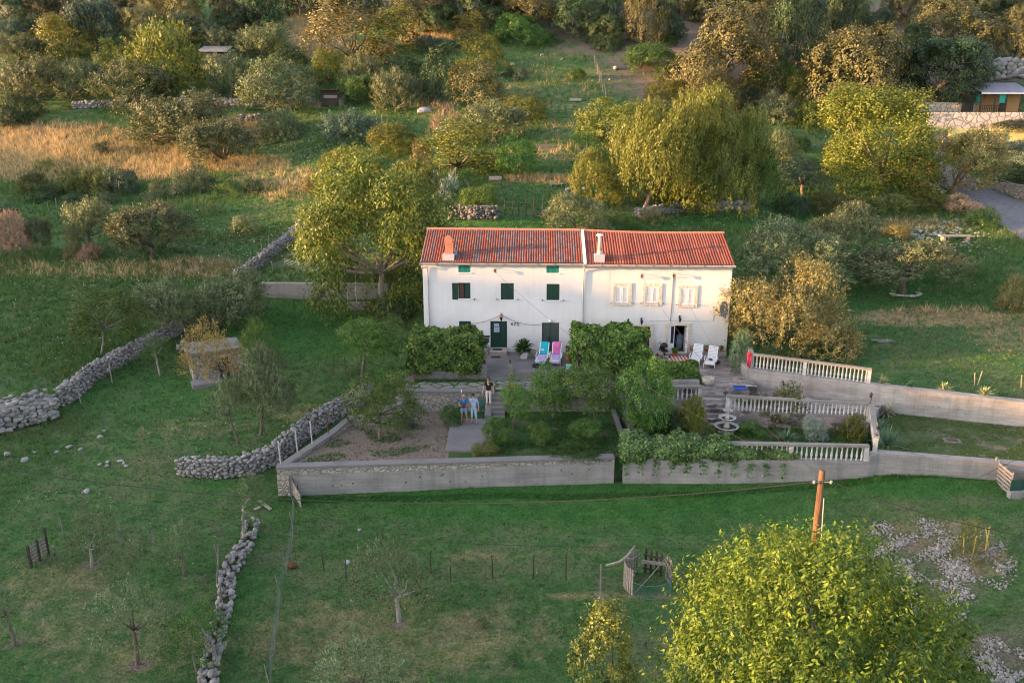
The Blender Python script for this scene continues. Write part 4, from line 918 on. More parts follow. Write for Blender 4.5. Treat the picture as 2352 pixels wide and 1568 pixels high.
# festoon cable and bracket
a, b, cc = c3(885, 160), c3(1275, 42), c3(1795, 170)
def sagc(p, q, s, n=14): return [Vector(p).lerp(Vector(q), i / n) - Vector((0, 0, s * 4 * (i / n) * (1 - i / n))) for i in range(n + 1)]
mb = MB(); mb.tube(sagc((a[0], -.08, a[1]), (b[0], -.2, b[1]), .12), .012, 5); mb.tube(sagc((b[0], -.2, b[1]), (cc[0], -.06, cc[1]), .25), .012, 5); mb.obj('cable', MT['ropew'], H1)
def bracket(q, root):
    mb = MB(); mb.tube([(q[0], .02, q[1] + .12), (q[0], -.32, q[1] + .1)], .02, 5)
    for dx in (-.05, .06): mb.tube([(q[0] + dx, -.30, q[1] + .1), (q[0] + dx, -.31, q[1] - .1)], [.045, .03], 6)
    mb.tube([(q[0], -.32, q[1] + .1), (q[0] + .02, -.1, q[1] - .15), (q[0] + .02, .01, q[1] - .2)], .012, 4)
    return mb.obj('cable_bracket', MT['rust'], root)
BR1 = c1(1195, 745); bracket(BR1, H1)
# chimney on the left roof
def roofz(u, y, e, r0, r1): f = (u - uA) / (uD - uA); return e + .05 + ((r0 + (r1 - r0) * f) - .05 - e - .05) * (y + .22) / (HALF + .22)
cu = FU(1029, 600)[0] + .05; cy = .55; cz = roofz(cu, cy, eL, *rL); WC = .47
mb = MB(); mb.bb(cu - .40, cu + .36, -.1, cy + .35, cz - .45, cz + .18); CHB = mb.obj('chimney', MT['flash'], H1)
mb = MB(); mb.bb(cu - .26, cu + .27, cy - .25, cy + .25, cz + .18, cz + .85); mb.bb(cu - .29, cu + .30, cy - .28, cy + .28, cz + .85, cz + .92)
for s in (-1, 1): mb.bb(cu + s * .21 - .06, cu + s * .21 + .06, cy - .24, cy + .24, cz + .92, cz + 1.05)
mb.tube([(cu - .02, cy - .27, cz + 1.06), (cu - .02, cy + .27, cz + 1.06)], .27, 10); mb.obj('brick_stack', MT['clay'], CHB)
MB().bb(cu + .36, cu + .5, cy - .1, cy + .3, cz + .05, cz + .35).obj('flashing', mat('blue_flashing', (.18, .25, .36), None, 5, .5), CHB)
# --- right house
H2 = empty('stone_house', HL0, 'right white house with bright red roof tiles, stone framed windows and white louvred shutters', 'house', 'row of two joined houses', rz=HANG)
wr = [(rect(c2, 595, 815, 828, 1108), rect(c2, 622, 856, 785, 1070)), (rect(c2, 980, 822, 1215, 1110), rect(c2, 1015, 862, 1175, 1070)), (rect(c2, 1440, 846, 1672, 1130), rect(c2, 1470, 882, 1634, 1096))]
gw, gd = rect(c4, 1160, 200, 1290, 515), rect(c4, 1545, 185, 1765, 535); gd[2] = .04; gw[2] = .1
mb = walls(uD + .003, uE, eR, HDEP, [x[1] for x in wr] + [gw, gd])
mb.add([(uE, 0, eR), (uE, HDEP, eR), (uE, HALF, rR[1] - .1)], [(0, 1, 2)]); mb.add([(uD + .003, 0, eR), (uD + .003, HDEP, eR), (uD + .003, HALF, rR[0] - .1)], [(0, 2, 1)])
mb.obj('wall', PLB, H2)
sagf = lambda f: -.10 * math.sin(math.pi * f) * (1 - .3 * f)
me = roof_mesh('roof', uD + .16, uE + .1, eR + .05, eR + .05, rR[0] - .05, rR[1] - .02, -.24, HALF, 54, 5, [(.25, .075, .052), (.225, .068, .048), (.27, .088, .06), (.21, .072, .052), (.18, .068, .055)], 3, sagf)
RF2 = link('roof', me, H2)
mb = MB(); nn = 28
for k in range(nn):
    t0, t1 = k / nn, (k + 1) / nn + .006; g_ = lambda t: Vector((uD + .1 + (uE - uD) * t, HALF, rR[0] + (rR[1] - rR[0]) * t + sagf(t))); mb.tube([g_(t0), g_(t1)], [.125, .105], 8)
mb.obj('ridge_tiles', mat('red_ridge_tile', (.46, .20, .12), (.36, .16, .10), 3, .8, .2), RF2)
mb = MB(); 
mb.add([(uD - .03, -.26, eL + .02), (uD + .16, -.26, eL + .02), (uD + .16, HALF, rR[0] - .03), (uD - .03, HALF, rR[0] - .03), (uD - .03, -.26, eL + .17), (uD + .16, -.26, eL + .17), (uD + .16, HALF, rR[0] + .1), (uD - .03, HALF, rR[0] + .1)], [(0, 3, 2, 1), (4, 5, 6, 7), (0, 1, 5, 4), (1, 2, 6, 5), (2, 3, 7, 6), (3, 0, 4, 7)])
mb.obj('verge_coping', MT['whitepaint'], RF2)
gutter(uD + .02, uE + .14, eR - .04, H2); MB().bb(uD + .02, uE + .12, -.22, -.002, eR - .06, eR + .03).obj('eaves_board', MT['whitepaint'], H2)
q0, q1 = c2(215, 645), c2(203, 1240)
pipe([(q0[0] + .05, -.3, eR - .08), (q0[0] + .03, -.1, eR - .35), (q0[0], -.07, eR - .5), (q1[0], -.07, q1[1]), (q1[0], -.07, .4)], H2)
FRST = cells('frame_stone', [(.62, .50, .36), (.55, .48, .40), (.66, .58, .46), (.50, .42, .32)], (.72, .68, .62), 4.5, .035, bump=.3)
for outer, inner in wr:
    a, b, c, d = outer; e, f, g_, h = inner; mb = MB()
    mb.bb(a, e, -.05, .02, c, d); mb.bb(f, b, -.05, .02, c, d); mb.bb(e, f, -.05, .02, h, d); mb.bb(e, f, -.07, .02, c, g_)
    w_ = window(inner, H2, MT['white'], sill=False, dy=.02, slats=9); mb.obj('stone_surround', FRST, w_)
    for s in (a - .1, b + .12): MB().bb(s - .015, s + .015, -.12, .01, c + .15, c + .2).obj('shutter_hook', MT['black'], w_)
# ground floor glazed opening and door
a, b, c, d = gw; so_ = rect(c4, 1130, 170, 1334, 545); mb = MB(); mb.bb(b, so_[1], -.05, .02, 0, so_[3]); mb.bb(so_[0], a, -.05, .02, 0, so_[3]); mb.bb(a, b, -.05, .02, d, so_[3]); mb.obj('stone_surround', FRST, H2)
mb = MB(); m_ = (a + b) / 2 + .02; mb.bb(a, a + .05, .08, .13, c, d); mb.bb(b - .05, b, .08, .13, c, d); mb.bb(m_ - .03, m_ + .03, .08, .13, c, d)
for z in (.33, .55, .75): mb.bb(m_ + .03, b - .05, .09, .12, c + (d - c) * z, c + (d - c) * z + .03)
wv = mb.obj('window', MT['darkwood'], H2); MB().bb(a + .05, b - .05, .14, .15, c, d).obj('pane', MT['glass'], wv)
a, b, c, d = gd; so_ = rect(c4, 1503, 152, 1815, 545); mb = MB(); mb.bb(so_[0], a, -.05, .02, 0, so_[3]); mb.bb(b, so_[1], -.05, .02, 0, so_[3]); mb.bb(a, b, -.05, .02, d, so_[3]); mb.obj('stone_surround', FRST, H2)
m1 = c4(1640, 0)[0]; D3 = leafdoor(a + .01, m1, c, d - .01, MT['white'], H2, boards=1, panes=[rect(c4, 1580, 200, 1605, 415) + [MT['glass']]])
m2 = c4(1745, 0)[0]
o = MB().box((0, -.35, (c + d) / 2), (.05, .7, d - c - .02)).obj('door', MT['white'], H2); o.location = (b - .06, .62, 0); o.rotation_euler = (0, 0, R(8))
MB().bb(a - .05, b + .05, .02, 1.6, .0, .035).obj('floor', mat('wooden_floor', (.16, .08, .04), (.12, .06, .03), 5, .5), H2)
MB().bb(a - 1.5, b + 1.5, 2.8, 2.84, 0, 2.4).obj('dark_backdrop', MT['dark'], H2)  # near-black sheet paints the unlit depth of the room
MB().lathe([(.2, 0), (.3, .4), (.22, .9), (.05, 1.0)], (b - .25, 1.2, .04), 10).obj('curtain', MT['curtain'], H2)
MB().bb(a - .15, b + .15, -.3, .0, -.05, .04).obj('door_sill', MT['ltstone'], H2)
wall_lamp(c4(1193, 130), H2, MT['black'], 1.15); wall_lamp(c4(1684, 100), H2, MT['black'], 1.15)
mb = MB(); p_ = [c2(1367, 715), c2(1332, 1310)]; mb.tube([(p_[0][0], -.02, p_[0][1]), (p_[1][0], -.02, p_[1][1])], .018, 5); mb.obj('conduit', MT['gutter'], H2)
mb = MB(); p_ = [c2(1070, 1302), c2(1880, 1308)]; mb.tube([(p_[0][0], -.015, p_[0][1]), (p_[1][0], -.015, p_[1][1]), (p_[1][0] + .02, -.015, p_[1][1] + .5)], .014, 5); mb.obj('conduit', MT['pipe'], H2)
BR2, BR3 = c2(958, 720), c2(1368, 712); bracket(BR2, H2); bracket(BR3, H2)
# metal flue
cu = FU(1377, 600)[0]; f = (cu - uD) / (uE - uD); cy = .35; cz = eR + .05 + (rR[0] - eR) * (cy + .24) / (HALF + .24)
mb = MB(); mb.bb(cu - .33, cu + .33, -.12, .62, cz - .35, cz + .34); CH = mb.obj('chimney', MT['flash'], H2)
MB().tube([(cu, cy, cz + .3), (cu, cy, cz + .55)], .16, 12).tube([(cu, cy, cz + .5), (cu, cy, cz + 1.5)], .115, 12).obj('flue_pipe', MT['cream'], CH, True)
MB().lathe([(.1, 1.46), (.24, 1.55), (.2, 1.62), (.05, 1.67)], (cu, cy, cz), 14).obj('flue_cowl', MT['white'], CH, True)
# damp streak under the eaves
q = c2(548, 620); st = mat('rust_stain', (.52, .44, .40), (.70, .66, .62), 6, .9, stretch=(6, 6, .6))
MB().bb(q[0] - .07, q[0] + .07, -.004, 0, q[1] - 2.6, q[1] + .1).obj('damp_stain', st, H2)
# satellite dish, fixed to the right house
q = c2(1917, 1135); D = empty('satellite_dish', HL0 + HUX * q[0] + Vector((0, 0, q[1])), 'grey satellite dish on an arm near the right end of the white facade', 'satellite dish', rz=HANG + R(42))
mb = MB(); mb.lathe([(.03, 0), (.2, .02), (.36, .07), (.46, .12), (.47, .125), (.36, .09), (.2, .045), (.02, .03)], (0, 0, 0), 20, False, 1, 1.12); me = mb.mesh('reflector', MT['dish'], True)
o = link('reflector', me, D, (0, -.5, 0)); o.rotation_euler = (R(80), 0, 0)
MB().tube([(.1, -.45, -.05), (.05, -.2, -.1), (-.1, .12, -.1)], .03, 6).obj('mount_arm', MT['steel'], D)
MB().tube([(0, -.5, -.42), (.3, -.95, -.35)], .018, 5).obj('feed_arm', MT['steel'], D); MB().box((.3, -.95, -.33), (.09, .12, .09)).obj('receiver', MT['red'], D)
# ---------------------------------------------------------------- foliage
def unit(a): return a / (np.linalg.norm(a, axis=-1, keepdims=True) + 1e-9)
PROTO = {}
def crown(key, seed, nl=11, ncl=260, per=24, rc=.07, ll=.07, lw=.04, mode='ball', up=.3, sp=.0, lr=(.30, .46), zb=-.55, spread=.62, inner=.15, lob=None, nr=.45, vv=(.2, .18)):
    r = np.random.default_rng(seed)
    d = unit(r.normal(size=(nl * 3, 3))); d = d[d[:, 2] > zb][:nl]
    lc = d * (spread * (.75 + .35 * r.random((len(d), 1)))); lrr = lr[0] + (lr[1] - lr[0]) * r.random(len(d))
    if lob is not None: lob = np.array(lob, float); lc, lrr = lob[:, :3], lob[:, 3]
    lc = np.vstack([lc, [[0, 0, 0]]]); lrr = np.r_[lrr, .55]
    wgt = lrr ** 2; wgt[-1] *= .5; li = r.choice(len(lc), ncl * 3, p=wgt / wgt.sum())
    cd = unit(r.normal(size=(ncl * 3, 3))); cd[:, 2] = np.where(cd[:, 2] < -.5, -cd[:, 2], cd[:, 2]); cd = unit(cd)
    cc = lc[li] + cd * (lrr[li] * (.78 + .28 * r.random(len(li))))[:, None]
    dist = np.linalg.norm(cc[:, None] - lc[None], axis=2) / lrr[None]; dist[np.arange(len(li)), li] = 9
    ok = (dist.min(1) > .72) | (r.random(len(li)) < inner); cc, cd = cc[ok][:ncl], cd[ok][:ncl]; n = len(cc)
    out = unit(cc + cd * .4)
    ax = unit(out * .8 + np.array([0, 0, up]) + r.normal(size=(n, 3)) * .25)
    szc = .7 + .6 * r.random(n)
    idx = np.repeat(np.arange(n), per); m = len(idx); t = r.random((m, 1))
    P = cc[idx] + ax[idx] * (sp * szc[idx, None] * (t - .15)) + r.normal(size=(m, 3)) * (rc * szc[idx, None] * (1 - .65 * t * (sp > .1)))
    if mode == 'spray': L = unit(ax[idx] + r.normal(size=(m, 3)) * .38)
    elif mode == 'hang':
        h = unit(r.normal(size=(m, 3)) * [1, 1, .15]); L = unit(h * .8 + out[idx] * .2 + np.array([0, 0, -.75]))
    elif mode == 'droop':
        h = unit(r.normal(size=(m, 3)) * [1, 1, .15]); L = unit(h + out[idx] * .3 + np.array([0, 0, -.35]))
    else: L = unit(r.normal(size=(m, 3)) + out[idx] * .4)
    N = unit(cd[idx] * .9 + out[idx] * .3 + r.normal(size=(m, 3)) * nr + np.array([0, 0, .12]))
    L = unit(L - N * (L * N).sum(1, keepdims=True) * (.2 if mode in ('hang', 'droop') else .75))
    W = unit(np.cross(L, N)); s = (.7 + .6 * r.random((m, 1)))
    L = L * ll * s; W = W * lw * s * .5
    V = np.stack([P, P + L * .45 + W, P + L, P + L * .45 - W], 1)
    lo, hi = np.percentile(P, 1.5, 0), np.percentile(P, 98.5, 0); c0 = (lo + hi) / 2; hs = (hi - lo) / 2
    V = (V - c0) / hs; lc2 = (lc - c0) / hs
    v = np.clip(.5 + vv[0] * r.normal(size=n)[idx] + vv[1] * r.normal(size=m), 0, 1)
    me = npmesh('crown', V.reshape(-1, 3), np.arange(m * 4).reshape(-1, 4), LEAF['olive'], np.repeat(v, 4))
    PROTO.setdefault(key, []).append((me, lc2[:-1]))
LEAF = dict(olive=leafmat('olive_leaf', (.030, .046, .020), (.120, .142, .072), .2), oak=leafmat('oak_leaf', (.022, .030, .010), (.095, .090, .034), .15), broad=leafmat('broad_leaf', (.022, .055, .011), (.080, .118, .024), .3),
 elm=leafmat('elm_leaf', (.036, .056, .011), (.135, .145, .030), .3), dark=leafmat('evergreen_shaded_leaf', (.009, .024, .010), (.038, .064, .024), .15), citrus=leafmat('citrus_leaf', (.016, .058, .012), (.095, .165, .034), .3),
 vine=leafmat('vine_leaf', (.022, .075, .014), (.125, .20, .045), .35), mulb=leafmat('mulberry_leaf', (.030, .084, .012), (.125, .195, .026), .32), yellow=leafmat('yellow_leaf', (.14, .105, .032), (.29, .23, .08), .3),
 pink=leafmat('dead_twig', (.20, .12, .085), (.34, .22, .15), .1), blue=leafmat('blue_green_leaf', (.020, .045, .032), (.055, .092, .062), .15), silver=leafmat('silver_leaf', (.12, .16, .13), (.26, .31, .27), .15),
 gold=leafmat('golden_leaf', (.070, .065, .022), (.175, .150, .062), .2), ivy=leafmat('variegated_ivy', (.018, .058, .016), (.115, .19, .062), .15, 0), laurel=leafmat('laurel_leaf', (.030, .070, .030), (.14, .20, .11), .15),
 broom=leafmat('broom_stem', (.045, .060, .016), (.12, .125, .038), .2), robin=leafmat('robinia_leaf', (.032, .070, .012), (.150, .170, .030), .35), walnut=leafmat('walnut_leaf', (.026, .058, .012), (.110, .135, .028), .3), pear=leafmat('pear_leaf', (.020, .050, .012), (.150, .150, .032), .25), green=leafmat('fresh_leaf', (.018, .055, .012), (.06, .115, .026), .3), wisp=leafmat('wispy_olive_leaf', (.050, .075, .036), (.110, .150, .072), .25), weed=leafmat('weed_leaf', (.03, .06, .015), (.09, .13, .035), .3))
for s in range(4): crown('olive', 20 + s, 15, 620, 24, .045, .062, .022, 'spray', .55, .30, (.28, .42))
for s in range(4): crown('oak', 30 + s, 26, 1000, 20, .034, .032, .024, 'ball', .2, .0, (.19, .32), inner=.05, nr=.3, vv=(.13, .12))
for s in range(3): crown('broad', 40 + s, 14, 560, 20, .05, .046, .026, 'ball', .2, .0, (.26, .44))
for s in range(3): crown('elm', 50 + s, 12, 380, 20, .045, .062, .032, 'spray', .7, .30, (.28, .42))
for s in range(3): crown('bush', 60 + s, 10, 380, 20, .06, .06, .032, 'ball', .3, .05, (.34, .52))
for s in range(2): crown('citrus', 70 + s, 14, 650, 20, .048, .046, .026, 'ball', .3, .05, (.26, .42))
for s in range(2): crown('sparse', 80 + s, 14, 210, 20, .055, .065, .020, 'spray', .5, .28, (.22, .36), inner=.02)
crown('acacia', 91, 14, 300, 20, .07, .06, .03, 'droop', .1, .12, (.22, .34)); crown('acacia', 92, 14, 300, 20, .07, .06, .03, 'droop', .1, .12, (.22, .34))
crown('fine', 95, 15, 900, 22, .035, .048, .016, 'spray', .6, .20, (.24, .38)); crown('fine', 96, 15, 900, 22, .035, .048, .016, 'spray', .6, .20, (.24, .38))
crown('mulb', 97, 9, 3200, 24, .018, .030, .012, 'hang', 1.3, .26, inner=.12, nr=.55, lob=[(-.50,-.1,.38,.26),(-.34,.1,.64,.26),(-.10,-.1,.68,.30),(.16,.1,.62,.28),(.42,-.1,.46,.27),(.64,.1,.22,.26),(.82,0,-.05,.22),(-.66,.05,.06,.24),(-.80,-.1,-.40,.24),(-.3,-.5,.30,.32),(.15,-.55,.22,.33),(.5,-.45,.02,.3),(-.56,-.4,-.02,.3),(-.2,-.7,-.1,.3),(.3,-.7,-.2,.3),(0,.5,.35,.35),(.5,.5,.1,.3),(-.4,.5,.2,.3),(.7,-.3,-.35,.28),(-.7,-.4,-.5,.28)])
crown('plum', 94, 13, 420, 20, .05, .046, .026, 'ball', .4, .08, (.22, .36), inner=.03); crown('finer', 93, 18, 2100, 24, .03, .030, .013, 'spray', .9, .20, (.20, .34)); crown('finer', 89, 18, 2100, 24, .03, .030, .013, 'spray', .6, .17, (.22, .36))
crown('pear', 98, 13, 300, 18, .05, .062, .030, 'droop', .6, .16, (.24, .36)); crown('walnut', 99, 40, 1800, 20, .045, .042, .016, 'hang', .1, .08, (.16, .25), zb=-.98, spread=.74, inner=.04)
crown('robin', 100, 26, 1500, 20, .038, .032, .017, 'droop', .1, .06, (.17, .28), zb=-.7, inner=.06)
crown('twigs', 101, 8, 150, 10, .05, .17, .009, 'spray', .6, .3, (.26, .4))
ti = [0]
BARK = dict(olive=MT['bark'])
def tree(kind, key, cat, base, cr, label, m=None, z=None, group=None, bark=None, trunk=None, name=None, r=None, limbs=5, rot=None, depthk=.92, var=None, Ybase=None, reach=.85, flip=True, forkf=.75):
    """base px (or None for ground-hugging bushes), crown px box (x0,x1,y0,y1)"""
    ti[0] += 1; rr = random.Random(ti[0] * 31)
    x0, x1, y0, y1 = cr
    bpx = base or ((x0 + x1) / 2, y1 - .14 * (y1 - y0))
    B = PZ(bpx[0], bpx[1], z) if z is not None else (G(*bpx) if Ybase is None else None)
    if Ybase is not None: B = PY(bpx[0], bpx[1], Ybase); B.z = hz(B.x, B.y)
    Zc = depth(B); wd = (x1 - x0) * Zc / F; hp = (y1 - y0) / 2 * Zc / F
    C = PY((x0 + x1) / 2, (y0 + y1) / 2, B.y); dl = math.atan2(HC - C.z, C.y); dd = wd / 2 * depthk
    hh = math.sqrt(max((hp ** 2 - (dd * math.sin(dl)) ** 2), (.78 * hp) ** 2)) / max(.3, math.cos(dl))
    if base is None: C = C + Vector((0, dd * .35, 0)); hh = max(hh, .4 * hp)
    root = empty(name or kind, B, label, cat, group)
    pl = PROTO[key]; me, lobes = pl[(ti[0] if var is None else var) % len(pl)]
    o = link('crown', me, root, C - B); o.scale = (wd / 2, dd, hh); ra = rr.uniform(-.5, .5) if rot is None else rot; o.rotation_euler = (0, 0, ra + (math.pi if flip and rr.random() < .5 else 0))
    o.material_slots[0].link = 'OBJECT'; o.material_slots[0].material = LEAF[m or kind]
    tr = trunk if trunk is not None else (base is not None)
    if tr:
        bm_ = bark or MT['bark']; rad = r or max(.06, min(.28, wd * .028)); mb = MB(); c = C - B
        fork = Vector((c.x * .45 + rr.uniform(-.1, .1), c.y * .45, max(.3, (c.z - hh * forkf)))); 
        if fork.z > c.z: fork.z = c.z * .6
        mid = fork * .5 + Vector((rr.uniform(-.12, .12) * wd * .15, 0, 0))
        mb.tube([Vector((0, 0, -.25)), Vector((0, 0, 0)), mid, fork], [rad * 1.5, rad * 1.2, rad, rad * .85], 7)
        M3 = Matrix.Rotation(o.rotation_euler[2], 3, 'Z')
        for k in range(limbs):
            lb = lobes[(k * 5 + ti[0]) % len(lobes)]; tgt = c + M3 @ Vector((lb[0] * wd / 2, lb[1] * dd, lb[2] * hh)) * reach
            if tgt.z < fork.z: tgt.z = fork.z + .2 * hh
            md = fork.lerp(tgt, .5) + Vector((rr.uniform(-.06, .06) * wd, 0, -.05 * hh)); mb.tube([fork - Vector((0, 0, rad * .5)), md, tgt], [rad * .7, rad * .42, rad * .12], 5)
        mb.obj('trunk', bm_, root, True)
    return root
O = 'olive_tree'; K = 'oak_tree'; GO = 'olive trees on the slopes'; GK = 'holm oaks along the upper woodland edge'; GB = 'wild bushes on the slope'; GC = 'citrus trees in the garden'; GT = 'broadleaf trees on the slope'; GF = 'fruit trees in the fields'
def ol(b, c, lab, **k): return tree('olive', k.pop('key', 'olive'), 'olive tree', b, c, lab, group=k.pop('group', GO), name=O, **k)
def ok_(b, c, lab, **k): return tree('oak', 'oak', 'oak tree', b, c, lab, group=GK, name=K, **k)
def bu(c, lab, m='dark', key='bush', **k):
    if c[3] < 470 and c[0] < 760: c = (c[0] - 5, c[1] + 5, c[2] - 7, c[3])
    return tree('bush', key, 'bush', None, c, lab, m=m, group=k.pop('group', GB), name='bush', **k)
def bt(b, c, lab, m='broad', key='broad', **k): return tree('broad', key, 'tree', b, c, lab, m=m, group=k.pop('group', GT), name=k.pop('name', 'broadleaf_tree'), **k)
# left meadows, front to back
ol((208,577), (143,257,461,552), 'olive with a tall forked trunk, second from the left on the left meadow')
ol((350,602), (264,434,468,580), 'broad olive with several thin trunks and a lit left side on the left meadow', limbs=7)
ol((66,600), (-14,62,490,572), 'leaning olive with pinkish dead twigs at the left edge', m='pink')
ol((88,595), (64,112,500,562), 'small dark olive beside the leaning pinkish one at the left edge')
bu((140,182,535,604), 'olive sucker shrub with dry pinkish twigs under the forked olive', 'gold'); bu((178,226,560,606), 'low rusty shrub just right of the sucker shrub', 'pink')
bu((530,595,497,547), 'single round olive bush left of the climbing dark stone wall', 'olive')
bu((379,430,402,462), 'left of the two grey green bushes under the lit meadow', 'olive'); bu((425,480,388,450), 'right of the two grey green bushes under the lit meadow', 'olive'); bu((246,312,392,462), 'rounded blue green bush beside the yellow broom', 'blue')
bu((43,100,405,455), 'small yellow green broom bush at the left', 'broom', 'fine'); bu((120,200,398,452), 'wide yellow green broom bush, left half of the pair', 'broom', 'fine'); bu((185,248,395,458), 'brown tipped broom bush, right half of the pair', 'broom', 'fine')
bu((60,130,435,465), 'low dark scrub under the small broom bush', 'dark'); bu((218,265,441,476), 'little olive bush below the blue green bush', 'olive'); bu((143,215,447,474), 'dark fern like scrub above the forked olive', 'dark'); bu((322,376,428,466), 'pale scrub bush in front of the left grey green bush', 'olive')
bu((82,126,372,398), 'bright green plant alone in the golden meadow', 'green', 'sparse'); bu((218,243,333,360), 'small dark green juniper standing in the golden meadow', 'dark')
bu((496,545,428,458), 'straggly green scrub on the left meadow', 'weed', 'sparse'); bu((455,500,470,500), 'low green scrub behind the broad olive', 'weed', 'sparse'); bu((560,600,420,450), 'dark little scrub by the fence posts', 'dark')
bu((-30,45,470,500), 'dark bush cut by the left edge of the photo', 'dark'); bu((40,90,500,530), 'green bramble behind the small dark olive', 'weed')
ol((425,340), (304,510,221,325), 'large spreading olive in the middle of the golden meadow', limbs=8); ol((530,374), (422,576,279,377), 'gnarled dark olive right of the large spreading one', limbs=8)
bu((600,688,264,331), 'round grey green bush at the right edge of the golden meadow', 'olive', 'olive'); bu((747,860,266,340), 'wide silvery bush ringed by white flowers', 'blue', 'olive'); bu((690,750,400,448), 'olive brown shrub left of the walnut crown', 'gold', 'bush')
ol((318,254), (225,392,146,246), 'pale lit olive standing on the far field wall'); ol((629,254), (554,717,146,248), 'orange lit olive on the far field wall', limbs=7); ol((530,225), (475,592,127,210), 'grey olive between the bright green tree and the orange lit olive')
ol((93,231), (0,138,139,230), 'dark olive with a leaning trunk at the far left'); ol((165,230), (130,234,143,222), 'grey green olive touching the dark leaning one'); bu((-10,76,229,288), 'dark bush at the left edge above the golden meadow', 'dark', 'olive'); bu((0,48,262,300), 'lower dark bush at the left edge above the golden meadow', 'dark')
bt((160,250), (146,172,234,254), 'tiny green sapling in front of the far field wall', 'green', 'sparse')
bt((397,216), (307,466,64,202), 'tall bright yellow green tree on the left slope', 'elm', 'elm', limbs=7); bt((262,190), (218,308,96,168), 'rounded mid green tree left of the bright yellow green one', 'broad'); ol((40,150), (0,105,84,141), 'small orange lit olive at the far left')
bt((157,140), (84,216,34,130), 'olive green tree with a clear trunk on the upper left', 'elm', 'broad'); bt((222,120), (164,281,5,106), 'dark blue green conifer like tree on the upper left', 'blue', 'olive'); bt((310,120), (266,360,20,104), 'orange brown tree right of the blue green one', 'gold', 'oak')
ol((513,120), (478,548,69,120), 'small blue grey olive below the dark trees at the top'); ol((600,128), (545,656,62,127), 'wide blue grey olive beside the dry slope'); bu((616,694,114,162), 'low green bush below the wide blue grey olive', 'dark')
bt((420,85), (378,470,-10,72), 'orange lit oak at the top left of centre', 'oak', 'oak'); bt((520,70), (484,560,-20,42), 'sunlit brown oak at the top edge', 'oak', 'oak'); bt((540,85), (490,575,20,75), 'dark green bush oak under the sunlit brown one', 'dark', 'oak'); bt((590,75), (555,640,-30,52), 'tall dark oak at the top with bare stems', 'dark', 'oak')
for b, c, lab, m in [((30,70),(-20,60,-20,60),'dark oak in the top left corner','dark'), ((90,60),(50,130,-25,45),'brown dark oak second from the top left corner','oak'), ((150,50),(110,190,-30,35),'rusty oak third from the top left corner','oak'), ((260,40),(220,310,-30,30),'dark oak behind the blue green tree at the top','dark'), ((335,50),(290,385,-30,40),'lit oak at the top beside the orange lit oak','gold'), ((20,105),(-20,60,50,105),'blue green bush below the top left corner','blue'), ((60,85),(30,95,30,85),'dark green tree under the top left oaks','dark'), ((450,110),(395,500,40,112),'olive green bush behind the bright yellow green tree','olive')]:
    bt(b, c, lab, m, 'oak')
# centre slope
bt((800,165), (714,902,8,140), 'spreading orange tinged acacia on the upper slope left of centre', 'gold', 'acacia', limbs=8); bt((870,130), (830,960,20,130), 'second orange tinged acacia right of the spreading one', 'elm', 'acacia')
bt((960,60), (900,1042,-40,52), 'tall mixed oak at the top edge left of centre', 'oak', 'oak'); bt((1100,62), (1036,1172,-40,56), 'dark evergreen oak at the top centre', 'dark', 'oak'); bt((1080,105), (1040,1119,30,98), 'yellow green young tree left of the big bay bush', 'elm', 'acacia')
bu((1131,1283,36,113), 'big rounded dark green bay bush at the head of the pasture', 'green', 'oak'); bu((954,1055,84,127), 'dark blue bush on the dry slope', 'blue', 'olive')
bt((1000,240), (958,1052,105,232), 'tall dark ash tree in the centre of the slope', 'dark', 'acacia'); bt((1100,170), (1047,1155,88,162), 'lit ash tree right of the tall dark one', 'elm', 'acacia'); bt((1098,258), (1036,1162,152,248), 'brownish ivy clad tree in the centre of the slope', 'oak', 'broad'); bt((918,205), (872,982,128,192), 'dark shaded tree behind the pale lit olive bush', 'dark', 'acacia')
ol((832,220), (786,880,130,215), 'blue grey olive in the shade left of the pale lit olive'); bt((752,200), (714,792,118,192), 'bright lime green tree above the vegetable hut', 'robin', 'broad'); ol((910,258), (858,962,166,258), 'pale lit feathery olive in the centre of the slope'); bt((820,240), (780,862,178,242), 'dark green fruit tree beside the vegetable hut', 'green', 'broad')
bu((1150,1186,154,180), 'left of two small dark round bushes at the pasture edge', 'dark'); bu((1178,1212,158,192), 'right of two small dark round bushes at the pasture edge', 'blue'); bu((1308,1347,157,190), 'round green bush alone in the pasture', 'green', 'citrus')
bt((1196,278), (1156,1258,222,274), 'golden lit leaning tree at the left of the pasture fence', 'elm', 'citrus'); bu((846,955,288,374), 'round dense half golden bay tree with white flowers behind', 'elm', 'citrus', depthk=.9); bt((1020,330), (984,1056,245,314), 'dead pinkish bare tree', 'pink', 'twigs', bark=MT['palebark'])
ol((1130,330), (1068,1202,238,316), 'broad grey olive behind the yellow acacia'); bt((1040,405), (975,1162,278,394), 'broad yellow acacia with a dark hollow underneath', 'elm', 'acacia', limbs=8); bt((962,395), (940,990,320,382), 'narrow brown tree left of the yellow acacia', 'gold', 'pear')
bt((1196,408), (1144,1237,316,394), 'dark green orange tree in a ringed trunk bed', 'citrus', 'citrus', name='orange_tree', group=GF); bt((1080,440), (1048,1112,388,438), 'pale barked fig on the terrace behind the house', 'green', 'sparse', bark=MT['palebark'], name='fig_tree', group=GF); bu((1058,1144,428,482), 'dark fig bush above the rough stone retaining wall', 'citrus', 'broad')
bt((1020,465), (992,1056,400,462), 'bare grey shrub beside the pale barked fig', 'silver', 'twigs', bark=MT['palebark']); bu((735,800,350,402), 'olive green bush on the left behind the walnut', 'elm', 'bush'); bu((776,826,365,402), 'dark blue bush behind the walnut', 'blue', 'bush'); bu((810,880,345,398), 'dark green bush below the round bay tree', 'dark', 'bush')
